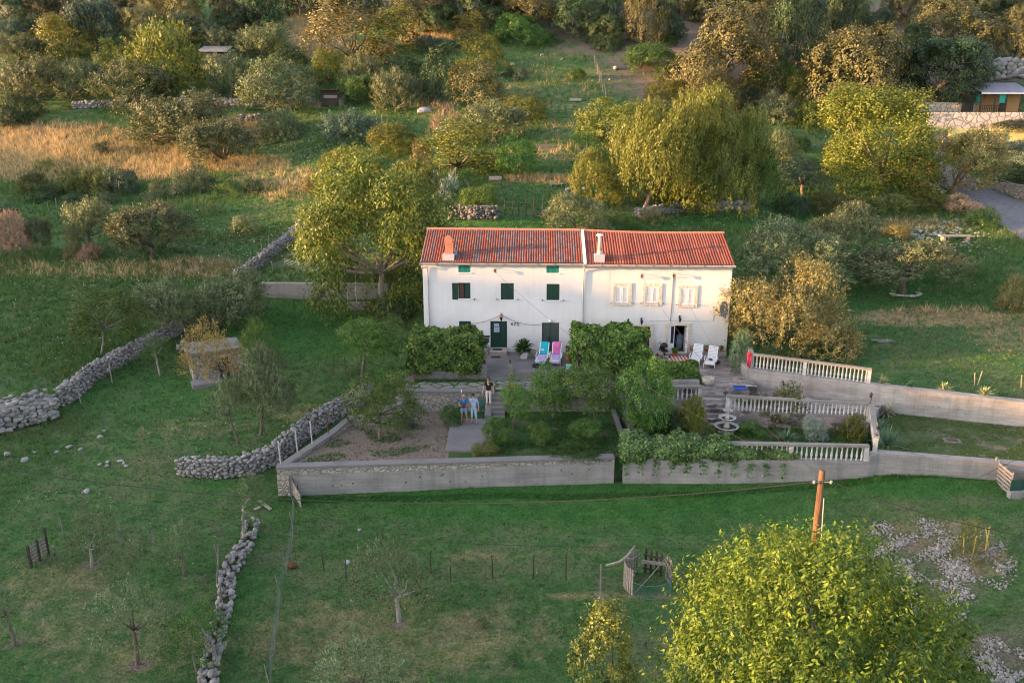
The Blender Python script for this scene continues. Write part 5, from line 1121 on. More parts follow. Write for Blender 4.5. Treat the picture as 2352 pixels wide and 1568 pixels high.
bt((1350,378), (1302,1394,304,364), 'sparse green fig tree in the middle of the pasture', 'green', 'sparse', bark=MT['palebark'], name='fig_tree', group=GF); bt((1402,332), (1328,1500,232,322), 'yellow green spreading tree at the right of the pasture', 'elm', 'citrus', limbs=7); bt((1490,318), (1440,1560,232,318), 'second yellow green tree behind the elms', 'elm', 'citrus')
bu((1486,1580,182,234), 'yellow green bush on the slope below the big dark bush', 'elm', 'citrus'); bu((1438,1565,103,184), 'big dark green mastic bush under the oaks', 'green', 'citrus'); bu((1362,1436,77,122), 'wide dark bush at the top of the picket row', 'dark', 'citrus'); bu((1510,1560,72,110), 'green bush left of the big oak', 'green', 'citrus')
ol((1316,532), (1254,1390,450,530), 'grey green olive right behind the house ridge', key='fine', limbs=4); bu((1385,1482,496,536), 'weedy scrub just behind the roof ridge', 'weed', 'sparse'); bu((1470,1545,478,520), 'dry scrub left of the long low stone wall', 'gold', 'sparse')
# elms behind the house
bt((1480,484), (1416,1620,245,470), 'tall yellow green elm, left one of the clump behind the house', 'elm', 'finer', limbs=8); bt((1655,482), (1560,1752,225,470), 'tall yellow green elm, right one of the clump behind the house', 'elm', 'finer', limbs=8); bt((1365,474), (1316,1425,352,470), 'smaller golden elm shrub left of the tall clump', 'elm', 'fine'); bt((1560,486), (1500,1640,340,476), 'low green elm in front of the tall clump', 'robin', 'elm'); bt((1720,470), (1690,1790,330,460), 'shaded elm on the right of the tall clump', 'broad', 'elm')
# walnut
W = bt((884,712), (704,1026,382,738), 'huge walnut tree with pale bare limbs left of the house', 'walnut', 'walnut', bark=MT['palebark'], r=.24, limbs=16, name='walnut_tree', group=None, rot=.3, reach=1.0, forkf=.35); 
bt((770,470), (722,860,345,440), 'yellow lit crown rising behind the walnut on the left', 'elm', 'elm'); bt((960,470), (880,1010,375,470), 'yellow lit tree just behind the walnut on the right', 'elm', 'elm')
# oaks along the top
for b, c, lab in [((1230,70),(1158,1292,-30,50),'brown lit oak at the top just right of the bay bush'), ((1330,85),(1272,1390,-20,78),'dark fronted oak above the stone outcrop'), ((1420,60),(1380,1450,-60,50),'shaded oak between two lit ones at the top'), ((1485,105),(1436,1530,-30,92),'tall slim lit oak at the top right of centre'),
 ((1660,220),(1547,1778,28,202),'biggest rounded golden oak on the right'), ((1832,170),(1764,1890,-30,156),'tall dark oak with bare lower trunk right of the biggest one'), ((1965,262),(1860,2072,70,248),'pinkish brown oak left of the leaning oak'), ((2133,238),(2064,2250,92,224),'dark leaning oak left of the wooden cabin'), ((2190,125),(2092,2296,2,110),'wide golden oak at the top right'), ((2000,110),(1960,2046,16,90),'small golden oak among the dark ones at the top right'),
 ((2325,150),(2285,2380,20,146),'green oak at the right edge above the cabin'), ((1660,60),(1578,1764,-40,62),'oak at the top behind the biggest one'), ((1930,70),(1880,1985,-40,70),'dark oak at the top right of the tall dark one'), ((2075,60),(2034,2118,-40,52),'lit oak at the top between two wide ones'), ((2260,40),(2200,2320,-50,40),'shaded oak at the top right corner'), ((2340,40),(2300,2400,-50,30),'last oak in the top right corner'), ((1560,40),(1520,1610,-50,40),'deep brown oak at the top edge right of the slim one'), ((1800,30),(1740,1850,-60,20),'shaded oak crown at the top edge right of centre'),
 ((1900,185),(1880,1960,90,185),'dark stemmed oak filling the gap left of the pinkish one'), ((2075,200),(2040,2110,110,195),'shaded oak between the pinkish and the leaning oak'), ((2290,215),(2240,2320,130,200),'dark oak just above the wooden cabin')]:
    ok_(b, c, lab, m='oak' if 'dark' not in lab and 'shaded' not in lab else 'dark')  # oaks labelled shaded get a darker leaf, shade put into the colour
bu((1733,1840,136,216), 'dark green bush below the tall dark oak', 'green', 'citrus'); bu((1805,1886,163,240), 'yellow green bush left of the pinkish brown oak', 'elm', 'citrus'); ol((1630,262), (1572,1692,164,248), 'pale lit oak sapling above the elm clump', m='oak', key='olive'); bu((1687,1750,200,262), 'dark bush right of the pale sapling', 'dark', 'citrus'); bu((1750,1835,211,295), 'half lit round bush right of the elms', 'olive', 'citrus'); bu((1815,1903,236,302), 'yellow green mound left of the white pallet', 'broad', 'citrus')
ol((1795,385), (1756,1832,304,366), 'lit feathery olive right of the elm clump'); bu((1825,1864,314,352), 'small dark green bush near the white pallet', 'green', 'citrus'); bt((1844,449), (1771,1907,364,430), 'dark green umbrella shaped fruit tree on the right lawn', 'blue', 'acacia', name='fruit_tree', group=GF)
bt((2032,434), (1902,2138,207,425), 'huge bright robinia with hanging foliage beside the road', 'robin', 'robin', limbs=9, name='robinia_tree', group=None); ol((2188,443), (2100,2304,304,440), 'large olive with orange lit forked trunks beside the road', m='gold', key='fine', bark=mat('lit_bark', (.34, .20, .12), (.22, .13, .08), 8, .9, .5), r=.22, limbs=8); ol((2170,320), (2140,2200,290,330), 'small sparse olive in front of the pale stone wall', key='sparse')  # the big olive's bark colour carries painted orange sunlight
for c, lab, m in [((1862,1990,448,500), 'left stretch of the lit hedge along the right lawn', 'broom'), ((1975,2100,448,498), 'middle stretch of the lit hedge along the right lawn', 'broom'), ((2085,2215,440,490), 'right green stretch of the lit hedge along the right lawn', 'elm'), ((2180,2258,450,496), 'brown dead end of the hedge by the road', 'pink')]: bu(c, lab, m, 'fine')
bu((1788,1868,448,502), 'dark thicket at the left end of the lit hedge', 'dark', 'citrus'); ol((1935,604), (1855,2007,470,590), 'half lit olive behind the golden bush, upper one', key='fine', m='olive'); ol((1800,655), (1710,1928,515,647), 'big shady olive just right of the house roof', key='fine'); bu((2022,2095,520,550), 'yellow tipped shrub on the rubble verge', 'gold', 'olive'); bu((2228,2298,478,530), 'green bush at the road verge', 'weed', 'citrus')
ol((2073,674), (1968,2200,550,648), 'leaning olive ringed with stones on the right lawn', key='fine', limbs=7); bu((2306,2380,642,725), 'gold lit olive bush at the right edge', 'gold', 'olive'); bu((2200,2260,600,640), 'weedy green bush above the right lawn', 'weed', 'sparse')
tree('golden', 'finer', 'shrub', None, (1676,1992,624,850), 'huge golden lit olive bush bulging over the upper balustrade right of the house', m='gold', name='golden_bush', depthk=.8)
tree('laurel', 'citrus', 'shrub', None, (1678,1732,766,868), 'clipped green laurel column beside the crazy paving', m='laurel', name='laurel_bush', z=1.42)
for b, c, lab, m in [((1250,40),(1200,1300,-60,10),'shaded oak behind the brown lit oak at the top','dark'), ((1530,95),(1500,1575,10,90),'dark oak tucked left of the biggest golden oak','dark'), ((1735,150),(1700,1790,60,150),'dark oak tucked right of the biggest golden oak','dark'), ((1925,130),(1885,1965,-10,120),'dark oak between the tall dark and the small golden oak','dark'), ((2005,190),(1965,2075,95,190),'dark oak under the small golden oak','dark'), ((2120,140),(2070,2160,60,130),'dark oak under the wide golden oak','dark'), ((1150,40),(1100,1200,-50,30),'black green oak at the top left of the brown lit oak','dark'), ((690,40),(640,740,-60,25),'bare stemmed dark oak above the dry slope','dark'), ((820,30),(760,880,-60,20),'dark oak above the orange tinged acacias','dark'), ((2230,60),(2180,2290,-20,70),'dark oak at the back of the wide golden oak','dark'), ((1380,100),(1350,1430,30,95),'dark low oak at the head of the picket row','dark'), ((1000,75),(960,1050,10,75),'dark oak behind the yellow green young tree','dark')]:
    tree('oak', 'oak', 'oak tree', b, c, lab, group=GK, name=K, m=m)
# near left lawn
bt((232,817), (168,322,658,772), 'pale limbed fig tree behind the long dry stone wall', 'broad', 'plum', bark=MT['palebark'], limbs=10, r=.06, reach=1.0, name='fig_tree', group=GF); ol((443,788), (322,442,647,752), 'olive with a long leaning bare trunk over the long dry wall', limbs=5); ol((500,752), (438,602,629,756), 'dense grey olive at the top of the long dry wall', limbs=6); bt((368,862), (324,388,773,828), 'small young tree with a thin forked trunk on the left lawn', 'green', 'sparse', bark=MT['palebark'], name='sapling', group=GF)
bt((536,931), (428,558,740,868), 'golden tree in front of the stone hut', 'yellow', 'sparse', bark=MT['bark'], limbs=8, name='golden_tree', group=None); ol((600,999), (546,662,806,950), 'dense silvery olive right of the golden tree', key='fine', limbs=6); ol((548,1019), (464,551,872,967), 'thin olive with a crooked trunk below the golden tree', key='sparse', limbs=6, m='olive'); bt((610,873), (540,618,734,806), 'dark green fruit tree behind the stone hut', 'broad', 'sparse', name='fruit_tree', group=GF)  # golden tree's leaves coloured yellower in place of a sun gap in the ridge
ol((640,880), (612,662,800,850), 'silvery olive top behind the dense silvery olive', key='sparse')
bt((830,880), (784,908,734,818), 'green lemon tree left of the house vine', 'citrus', 'citrus', name='lemon_tree', group=GC); bu((880,930,724,770), 'cream variegated shrub left of the house', 'ivy', 'bush'); bu((900,955,685,745), 'olive green shrub against the left house corner', 'dark', 'citrus'); bu((862,915,695,735), 'grey leaved shrub on the concrete platform', 'silver', 'bush'); bu((905,950,760,800), 'pale low shrub beside the side passage', 'ivy', 'bush'); bu((800,850,840,862), 'low weeds below the lemon tree', 'weed', 'sparse'); bu((860,905,850,905), 'bramble climbing the end of the curved wall', 'citrus', 'sparse')
# lower field
ol((917,1426), (815,994,1237,1396), 'pruned young olive with a pale forked trunk in the lower field', bark=MT['palebark'], key='sparse', m='wisp', limbs=7); ol((830,1640), (735,952,1462,1600), 'olive cut by the bottom edge of the photo', key='sparse', m='wisp'); ol((561,1240), (510,616,1094,1182), 'thin olive beside the front wall corner', key='sparse', m='wisp', bark=MT['palebark']); bt((211,1299), (150,250,1178,1275), 'small sparse olive with a bare fork on the lower left field', 'wisp', 'sparse', bark=MT['palebark'], name=O, group=GO); bt((425,1322), (360,452,1203,1292), 'small round olive with a white stake on the lower left field', 'wisp', 'sparse', name=O, group=GO)
ol((317,1525), (226,396,1335,1470), 'wide low olive on the lower left field', key='sparse', m='wisp', limbs=6); bt((500,1520), (384,556,1378,1500), 'wild fig growing over the stone row', 'green', 'sparse', name='fig_tree', group=GF, bark=MT['palebark']); ol((36,1482), (-30,44,1345,1424), 'olive with a reddish trunk at the lower left edge', key='sparse', m='wisp', bark=MT['bark'])
bt((1385,1650), (1312,1466,1402,1600), 'young pear tree with orange lit leaves at the bottom', 'pear', 'pear', name='pear_tree', group=None, Ybase=20.5); bt((1850,1750), (1530,2235,1268,1800), 'big yellow green mulberry tree filling the lower right', 'mulb', 'mulb', name='mulberry_tree', group=None, Ybase=18.5, r=.22, limbs=12, depthk=.85, rot=0, flip=False)
bu((2190,2270,1205,1300), 'yellow staked shrub on the gravel bank', 'elm', 'sparse')
for px, py, lab in [(1110,1432,'small staked sapling in a white guard in the lower field'), (1380,1432,'thin lone sapling right of the staked one'), (1178,1520,'low bright green seedling at the bottom of the field')]: bt((px, py + 8), (px - 16, px + 16, py - 40 if 'low' not in lab else py - 12, py + 4), lab, 'green', 'sparse', name='sapling', group='saplings in the lower field', limbs=2)
# garden plants
bt((873,1010), (797,962,858,968), 'plum tree in the left vegetable garden', 'broad', 'plum', z=0, name='plum_tree', group=None, limbs=7, r=.12)
for b, c, lab, zz in [((1176,1008),(1152,1222,884,955),'dark lemon tree right of the garden steps',0), ((1270,962),(1222,1318,834,940),'bright lemon tree in front of the towel loungers',0), ((1370,980),(1300,1428,842,945),'biggest lemon tree in the middle of the garden',0), ((1480,990),(1420,1543,826,962),'lemon tree by the left balustrade, right of the biggest',0), ((1135,1022),(1106,1174,958,1016),'low lemon bush right of the slab',0), ((1240,1022),(1214,1266,966,1012),'young lemon bush in the orchard middle',0), ((1345,1012),(1306,1380,962,1000),'low lemon bush left of the channel',0), ((1600,1000),(1560,1618,910,985),'yellow green lemon shrub left of the fountain stairs',0), ((1470,1000),(1438,1500,945,990),'dense lemon bush just right of the channel',0)]:
    bt(b, c, lab, 'citrus' if 'yellow' not in lab else 'robin', 'citrus', z=zz, name='lemon_tree', group=GC, r=.06)
for c, lab, m, key in [((1084,1146,1020,1050),'yellow flowering clump at the front edge of the slab','elm','fine'), ((1505,1590,945,1005),'dark rose shrub in the shade of the lemon trees','dark','citrus'), ((1560,1640,970,1012),'feathery green shrub left of the fountain','broom','sparse'), ((1736,1862,892,988),'orange flowered oleander in front of the back balustrade','oak','elm'), ((1682,1732,918,972),'bright green shrub right of the fountain','green','citrus'), ((1700,1765,965,1005),'low green bush between fountain and oleander','citrus','bush'), ((1848,1900,962,1018),'silver grey artemisia shrub','silver','fine'), ((1928,1992,954,1020),'yellow green shrub in the right corner of the rose garden','elm','elm'), ((1040,1066,920,950),'leafy weed climbing the stone wall behind the men','vine','bush'), ((1010,1062,935,985),'squash leaves beside the slab','green','bush'), ((920,955,950,985),'blue green cabbage clump under the plum tree','blue','bush'), ((1240,1390,1018,1045),'strip of green groundcover along the front wall','green','bush'), ((890,945,968,1010),'green sprouts in the soil','weed','sparse')]:
    tree('garden', key, 'shrub', None, c, lab, m=m, z=.02, name='garden_shrub', group='shrubs in the gardens')
# ---------------------------------------------------------------- climbers: leaf masses over real shapes
def leafcloud(P, N, ll, lw, seed, m, name, parent=None, jit=.5):
    r = np.random.default_rng(seed); n = len(P); N = unit(np.asarray(N) + r.normal(size=(n, 3)) * jit)
    L = unit(r.normal(size=(n, 3)) + np.array([0, 0, -.6])); L = unit(L - N * (L * N).sum(1, keepdims=True)); W = np.cross(L, N); s = (.7 + .6 * r.random((n, 1)))
    V = np.stack([P, P + L * ll * s * .45 + W * lw * s * .5, P + L * ll * s, P + L * ll * s * .45 - W * lw * s * .5], 1)
    cl = np.sin(P[:, 0] * 3.1 + 1.7 * np.sin(P[:, 2] * 4)) * np.cos(P[:, 1] * 2.7 + P[:, 2] * 2)
    v = np.clip(.45 + .2 * cl + .22 * r.normal(size=n), 0, 1)
    return link(name, npmesh(name, V.reshape(-1, 3), np.arange(n * 4).reshape(-1, 4), LEAF[m], np.repeat(v, 4)), parent)
def boxcloud(c, d, n, seed, bulge=.18, bottom=False, pw=.35):
    """points on a rounded lumpy box"""
    r = np.random.default_rng(seed); D = np.array(d) / 2; ar = np.array([D[1] * D[2], D[0] * D[2], D[0] * D[1]]); fx = r.choice(3, n, p=ar / ar.sum())
    u = r.uniform(-1, 1, size=(n, 3)); sg = np.where(r.random(n) < .5, -1., 1.); sg = np.where((fx == 2) & (not bottom), 1., sg); u[np.arange(n), fx] = sg
    w = u * D; ed = min(.45, D.min() * .6); ex = np.maximum(np.abs(w) - (D - ed), 0); ln = np.linalg.norm(ex, axis=1, keepdims=True)
    w = np.sign(w) * (np.minimum(np.abs(w), D - ed) + np.where(ln > 0, ex / np.maximum(ln, 1e-6) * ed, 0)); u = unit(np.sign(w) * ex + 1e-6)
    lump = 1 + bulge * (np.sin(w[:, 0] * 2.3 + seed) * np.cos(w[:, 2] * 3 + w[:, 1] * 2.1) + .5 * np.sin(w[:, 0] * 6 + w[:, 2] * 5)) - .14 * r.random(n)
    return w * lump[:, None] + np.array(c), u
def climber(name, label, c, d, n, seed, m, ll, lw, cat='vine', posts=None, pm=None, **k):
    root = empty(name, (c[0], c[1], c[2] - d[2] / 2), label, cat)
    P, N = boxcloud((0, 0, d[2] / 2), d, n, seed, **k); leafcloud(P, N, ll, lw, seed, m, 'foliage', root)
    return root
a, b = PZ(938, 860, 1.5), PZ(1106, 860, 1.5); y0_, y1_ = YT - .25, HL0.y - .5
V1 = climber('grape_vine', 'bushy grape vine covering the pergola at the left end of the terrace', ((a.x + b.x) / 2, (y0_ + 48.9) / 2, 2.85), (b.x - a.x + .1, 48.9 - y0_, 2.35), 19000, 5, 'vine', .19, .15, bulge=.10)
mb = MB()
for k in range(7):
    x_ = -2 + k * .65 + random.uniform(-.2, .2); mb.tube([(x_, -(48.9 - y0_) / 2 + .15, -.35), (x_ + random.uniform(-.3, .3), -(48.9 - y0_) / 2 + .05, .1), (x_ + random.uniform(-.3, .3), -(48.9 - y0_) / 2 + .3, .7)], .03, 5)
mb.obj('stem', MT['bark'], V1)
PG = empty('pergola', (b.x, 48.2, 1.5), 'dark wooden pergola with projecting beams carrying the left grape vine', 'pergola')
mb = MB(); mb.bar((-.05, -.2, 0), (-.05, -.2, 2.0), .12, .12).bar((-.65, -1.2, 0), (-.65, -1.2, 2.3), .12, .12); mb.obj('post', MT['darkwood'], PG)
mb = MB(); 
for dy, z in ((.9, 1.75), (.3, 1.75), (-.25, 1.75)): mb.bar((-3.6, dy, z), (.45, dy, z), .09, .12)
mb.bar((-.1, -.5, 1.65), (-.1, 2.6, 1.65), .1, .1); mb.obj('beam', MT['darkwood'], PG)
a, b = PZ(1312, 850, 1.5), PZ(1486, 850, 1.45)
V2_ = climber('grape_vine', 'tall grape vine arbour between the two houses', ((a.x + b.x) / 2, (YT + .2 + 49.6) / 2, 2.75), (b.x - a.x - .1, 49.6 - YT - .2, 2.6), 19000, 6, 'vine', .19, .15, bulge=.09)
mb = MB(); hx = (b.x - a.x) / 2 - .3
for sx in (-hx, hx):
    for sy in (-1.4, 1.4): mb.bar((sx, sy, -.05), (sx, sy, 2.4), .09, .09)
mb.obj('arbour_frame', MT['darkwood'], V2_)
mb = MB()
for k in range(5): mb.tube([(-hx + .1 * k, -1.75, -.5), (-hx + .05 * k + random.uniform(-.2, .2), -1.7, .1), (-hx + .2 * k, -1.5, .9)], .035, 5)
mb.obj('stem', MT['bark'], V2_)
a, b = PZ(1486, 862, 1.45), PZ(1598, 862, 1.45)
climber('vine_hedge', 'low vine hedge along the crazy paving in front of the striped rug', ((a.x + b.x) / 2, YR + 1.0, 1.95), (b.x - a.x, 1.2, 1.25), 6500, 8, 'vine', .18, .14, bulge=.12)
# ivy over the front balustrade
r_ = np.random.default_rng(9); A_, B_ = FM + Vector((.35, 0, 0)), FM + (FR - FM) * .72; L = (B_ - A_)
n = 32000; t = r_.random(n) ** 1.1; thick = np.clip(1.3 - t * 1.25, .12, 1); ph = r_.random(n) * 2 * np.pi
env = .85 + .25 * np.sin(t * 23) + .15 * np.sin(t * 61 + 1)
rr_ = np.sqrt(.5 + .5 * r_.random(n))
cz = np.where(t < .6, .50, .30 - .2 * (t - .6)); hz2 = np.where(t < .6, .80, .62 * thick + .12) * env
P = np.stack([A_.x + L.x * t, A_.y + L.y * t + .25 + np.cos(ph) * rr_ * (.55 * thick + .12), .15 + cz + np.sin(ph) * rr_ * hz2], 1)
root = empty('ivy', A_, 'thick variegated ivy spilling over the front balustrade and wall', 'ivy')
leafcloud(P - np.array(A_), np.stack([np.zeros(n), np.cos(ph), np.sin(ph) + .3], 1), .15, .13, 9, 'ivy', 'foliage', root)
n = 700; t = r_.random(n) * .95; k_ = (np.sin(t * 70) > .2); t = t[k_]; n = len(t)
P = np.stack([A_.x + L.x * t, A_.y + L.y * t - .05 - .05 * r_.random(n), .0 - .75 * r_.random(n) ** 1.6], 1); leafcloud(P - np.array(A_), np.tile([0, -1, .3], (n, 1)), .12, .10, 10, 'ivy', 'trailing_shoots', root)
# ---------------------------------------------------------------- spiky plants
def spiky(name, cat, label, p, n, L, wd, m, upk=.5, seed=1, group=None, stem=0, curve=.3):
    r = random.Random(seed); root = empty(name, p, label, cat, group); mb = MB()
    for k in range(n):
        a = r.uniform(0, 6.283); e = r.uniform(.05, 1.35) if upk else r.uniform(-.3, 1.3); l = L * r.uniform(.75, 1.1); d = Vector((math.cos(a) * math.cos(e), math.sin(a) * math.cos(e), math.sin(e))); s = Vector((-math.sin(a), math.cos(a), 0)) * wd * .5
        b = Vector((0, 0, stem)); m1 = b + d * l * .55; tip = b + d * l - Vector((0, 0, curve * l * math.cos(e)))
        mb.add([b - s * .7, b + s * .7, m1 + s, m1 - s, tip], [(0, 1, 2, 3), (3, 2, 4)])
    mb.obj('leaves', m, root)
    if stem > .12: MB().tube([(0, 0, -.1), (0, 0, stem)], .12, 8).obj('stem', MT['bark'], root)
    return root
YUC = mat('yucca_leaf', (.05, .12, .06), (.10, .18, .09), 8, .5, spec=.4); VAR = mat('variegated_agave', (.16, .22, .08), (.46, .44, .20), 14, .6, lo=.42, hi=.58); DRYL = mat('dry_leaf', (.30, .26, .17), (.16, .17, .10), 6, .8); CYC = mat('cycad_leaf', (.025, .065, .02), (.06, .11, .03), 8, .5)
wl_ = lambda px, py: PZ(px, py, 1.95)
for i, (px, py, L, lab) in enumerate([(2032,884,.62,'variegated agave on the tall wall nearest the upper balustrade'), (2100,892,.45,'smallest bluish agave on the tall wall'), (2179,900,.62,'middle variegated agave on the tall wall'), (2284,915,.66,'rightmost variegated agave on the tall wall')]):
    q = wl_(px, py); t_ = (q.x - BW1.x) / (BW2.x - BW1.x); q = BW1 + (BW2 - BW1) * t_ + Vector((0, .75, -.08)); spiky('agave', 'agave', lab, q, 44, L, .075, VAR if i != 1 else YUC, seed=i, group='agaves along the tall wall', curve=.2)
spiky('yucca', 'yucca', 'half dried yucca at the end of the side balustrade', PZ(2036, 952, .45), 60, .85, .05, DRYL, seed=11, curve=.25); spiky('yucca', 'yucca', 'green yucca against the outer side of the rose garden', PZ(2036, 1022, .45), 80, 1.15, .055, YUC, seed=12, curve=.15); spiky('yucca', 'yucca', 'smaller green yucca between the dried and the tall one', PZ(2022, 985, .45), 50, .75, .05, YUC, seed=14)
spiky('yucca', 'yucca', 'low blue green yucca in the rose garden', PZ(1806, 1012, 0), 70, .9, .055, YUC, seed=13, curve=.2); spiky('aloe', 'aloe', 'small yellowish aloe on the walkway below the tall wall', PZ(1730, 894, .95), 24, .35, .05, DRYL, seed=15)
q = PZ(1203, 822, 1.5); POT = empty('potted_cycad', q, 'sago palm in a square white pot between the two green doors', 'potted plant')
mb = MB(); mb.add([(-.2, -.2, 0), (.2, -.2, 0), (.2, .2, 0), (-.2, .2, 0), (-.26, -.26, .42), (.26, -.26, .42), (.26, .26, .42), (-.26, .26, .42)], [(0, 3, 2, 1), (4, 5, 6, 7), (0, 1, 5, 4), (1, 2, 6, 5), (2, 3, 7, 6), (3, 0, 4, 7)]); mb.obj('pot', MT['whitepaint'], POT); MB().tube([(0, 0, .3), (0, 0, .62)], .12, 8).obj('stem', MT['bark'], POT)
mb = MB(); r = random.Random(3)
for k in range(70):
    a = r.uniform(0, 6.283); e = r.uniform(-.2, 1.35); l = r.uniform(.72, .92); d = Vector((math.cos(a) * math.cos(e), math.sin(a) * math.cos(e), math.sin(e))); s = Vector((-math.sin(a), math.cos(a), 0))
    pts = [Vector((0, 0, .6)) + d * l * t - Vector((0, 0, .30 * l * t * t * math.cos(e))) for t in (0, .2, .4, .6, .8, 1)]; wv = (.02, .09, .11, .10, .07, .01)
    for i in range(5):
        for sg in (-1, 1): mb.add([pts[i], pts[i + 1], pts[i + 1] + s * sg * wv[i + 1] + Vector((0, 0, .03)), pts[i] + s * sg * wv[i] + Vector((0, 0, .03))], [(0, 1, 2, 3)])
mb.obj('fronds', CYC, POT)
# ---------------------------------------------------------------- people
def skin(name, chains, m, parent, sub=2):
    """chains: list of [((x,y,z), radius), ...]; a first point given as int index joins an earlier vertex"""
    V, E, Rr = [], [], []
    for ch in chains:
        prev = None
        for it in ch:
            if isinstance(it, int): prev = it; continue
            V.append(it[0]); Rr.append(it[1] if hasattr(it[1], '__len__') else (it[1], it[1]))
            if prev is not None: E.append((prev, len(V) - 1))
            prev = len(V) - 1
    me = bpy.data.meshes.new(name); me.from_pydata(V, E, []); o = bpy.data.objects.new(name, me); COL.objects.link(o)
    md = o.modifiers.new('s', 'SKIN'); md.use_smooth_shade = True
    for i, d in enumerate(me.skin_vertices[0].data): d.radius = Rr[i]; d.use_root = (i == 0)
    o.modifiers.new('u', 'SUBSURF').levels = sub; o.modifiers['u'].render_levels = sub
    dg = bpy.context.evaluated_depsgraph_get(); nm = bpy.data.meshes.new_from_object(o.evaluated_get(dg)); bpy.data.objects.remove(o)
    nm.name = name; nm.materials.clear(); nm.materials.append(m); return link(name, nm, parent)
def lerp3(a, b, t): return tuple(a[i] + (b[i] - a[i]) * t for i in range(3))
def person(label, loc, rz, skinm, elbows, wrists, curl, head=(0, -.02, 1.64), look=(0, -1, -.15), legs=None, top=None, topm=None, sleeve=.6, bottom=.5, botm=None, hairm=None, hairlen=0, shoe=None, glasses=False, H=1.0):
    root = empty('person', loc, label, 'person', rz=rz); root.scale = (H, H, H)
    hips = [(-.095, 0, .93), (.095, 0, .93)]; legs = legs or {}
    knees = legs.get('k', [(-.12, -.03, .50), (.12, -.03, .50)]); ank = legs.get('a', [(-.135, .02, .09), (.135, .02, .09)])
    sh = [(-.185, 0, 1.42), (.185, 0, 1.42)]
    neck = (0, .0, 1.49); chest = (0, .0, 1.32); waist = (0, 0, 1.08); pel = (0, 0, .95)
    hd = Vector(head); lk = Vector(look).normalized()
    ch = [[(pel, (.15, .11)), (waist, (.14, .10)), (chest, (.165, .115)), (neck, .058), (tuple(hd - Vector((0, 0, .06))), (.066, .075)), (tuple(hd + Vector((0, 0, .05))), (.076, .092)), (tuple(hd + Vector((0, 0, .115))), .045)]]
    ci = 7
    for s in (0, 1):
        e, w_ = elbows[s], wrists[s]; dv = (Vector(w_) - Vector(e)).normalized(); palm = tuple(Vector(w_) + dv * .07)
        ch.append([2, (sh[s], .062), (lerp3(sh[s], e, .5), .052), (e, .043), (lerp3(e, w_, .4), .042), (w_, .028), (palm, (.040, .022))]); pi = ci + 5; ci += 6
        side = Vector((1, 0, 0)) if abs(dv.z) > .5 else Vector((0, 0, 1)); side = (side - dv * side.dot(dv)).normalized(); nrm = dv.cross(side) * (1 if s == 0 else -1)
        for f in range(4):
            off = side * (-.03 + .02 * f); ln = (.075, .085, .08, .062)[f]; b0 = Vector(palm) + off * .6 + dv * .02; b1 = b0 + off * .3 + dv * ln * .5; b2 = b1 + dv * ln * .5 * (1 - curl) + nrm * ln * .5 * curl
            ch.append([pi, (tuple(b0), .010), (tuple(b1), .009), (tuple(b2), .007)]); ci += 3
        inn = side * (-1 if s == 0 else 1); b0 = Vector(w_) + dv * .035 + side * -.03; b1 = b0 + (dv * .6 - side * .7).normalized() * .04 + nrm * .01; b2 = b1 + dv * .03 + nrm * .01 * curl
        ch.append([pi - 1, (tuple(b0), .011), (tuple(b1), .010), (tuple(b2), .008)]); ci += 3
        k, a = knees[s], ank[s]; toe = (a[0] * 1.12, a[1] - .17, .03)
        ch.append([0, (hips[s], .098), (lerp3(hips[s], k, .5), .078), (k, .056), (lerp3(k, a, .35), .055), (a, .036), ((a[0], a[1] + .03, .035), .032), (toe, (.038, .024))]); ci += 7
    B = skin('body', ch, skinm, root)
    # face: nose, eyes, ears
    q = Vector((0, -1, 0)).rotation_difference(lk).to_matrix(); f = lambda x, y, z: hd + q @ Vector((x, y, z))
    mb = MB(); mb.add([f(-.014, -.088, .0), f(.014, -.088, .0), f(0, -.118, -.022), f(0, -.088, .035)], [(0, 2, 3), (2, 1, 3), (0, 1, 2)])
    for s in (-1, 1): mb.lathe([(.006, -.03), (.02, -.01), (.018, .025), (.004, .035)], f(s * .078, .01, 0), 6)
    mb.obj('nose_and_ears', skinm, B, True)
    mb = MB()
    for s in (-1, 1): mb.lathe([(.002, -.008), (.010, 0), (.002, .008)], f(s * .032, -.082, .012), 6)
    mb.box(f(0, -.082, -.052), (.045, .012, .008), M=q); mb.obj('eyes_and_mouth', MT['dark'], B)
    if glasses:
        mb = MB()
        for s in (-1, 1): mb.box(f(s * .034, -.098, .012), (.052, .01, .036), M=q); mb.box(f(s * .074, -.045, .018), (.006, .10, .01), M=q)
        mb.box(f(0, -.10, .02), (.02, .008, .01), M=q); mb.obj('sunglasses', MT['black'], B)
    if hairm:
        mb = MB(); n = 12; prof = [(.088, -.03), (.094, .02), (.092, .06), (.074, .105), (.04, .135), (.005, .145)]; V = []
        for rd, z in prof:
            for k in range(n):
                a = 2 * math.pi * k / n; x, y = math.cos(a) * rd, math.sin(a) * rd * 1.12 + .012
                if y < -.03 and z < .075: y *= .62; x *= .95
                V.append(f(x, y, z))
        mb.add(V, [(i * n + k, i * n + (k + 1) % n, (i + 1) * n + (k + 1) % n, (i + 1) * n + k) for i in range(5) for k in range(n)])
        if hairlen:
            for k in range(7): a = math.pi * (.05 + .9 * k / 6); mb.tube([f(math.cos(a) * .08, math.sin(a) * .085 + .01, .03), f(math.cos(a) * .085, math.sin(a) * .085 + .02, -.05), f(math.cos(a) * .075, math.sin(a) * .07 + .03, -hairlen)], [.03, .03, .018], 6)
        mb.obj('hair', hairm, root, True)
    g = .022
    tc = [[((0, 0, top), (.165, .125)), ((0, 0, 1.08), (.155 + g * .3, .115)), ((0, 0, 1.3), (.165 + g, .12)), ((0, .0, 1.435), (.10, .085)), ((0, 0, 1.475), .068)]]
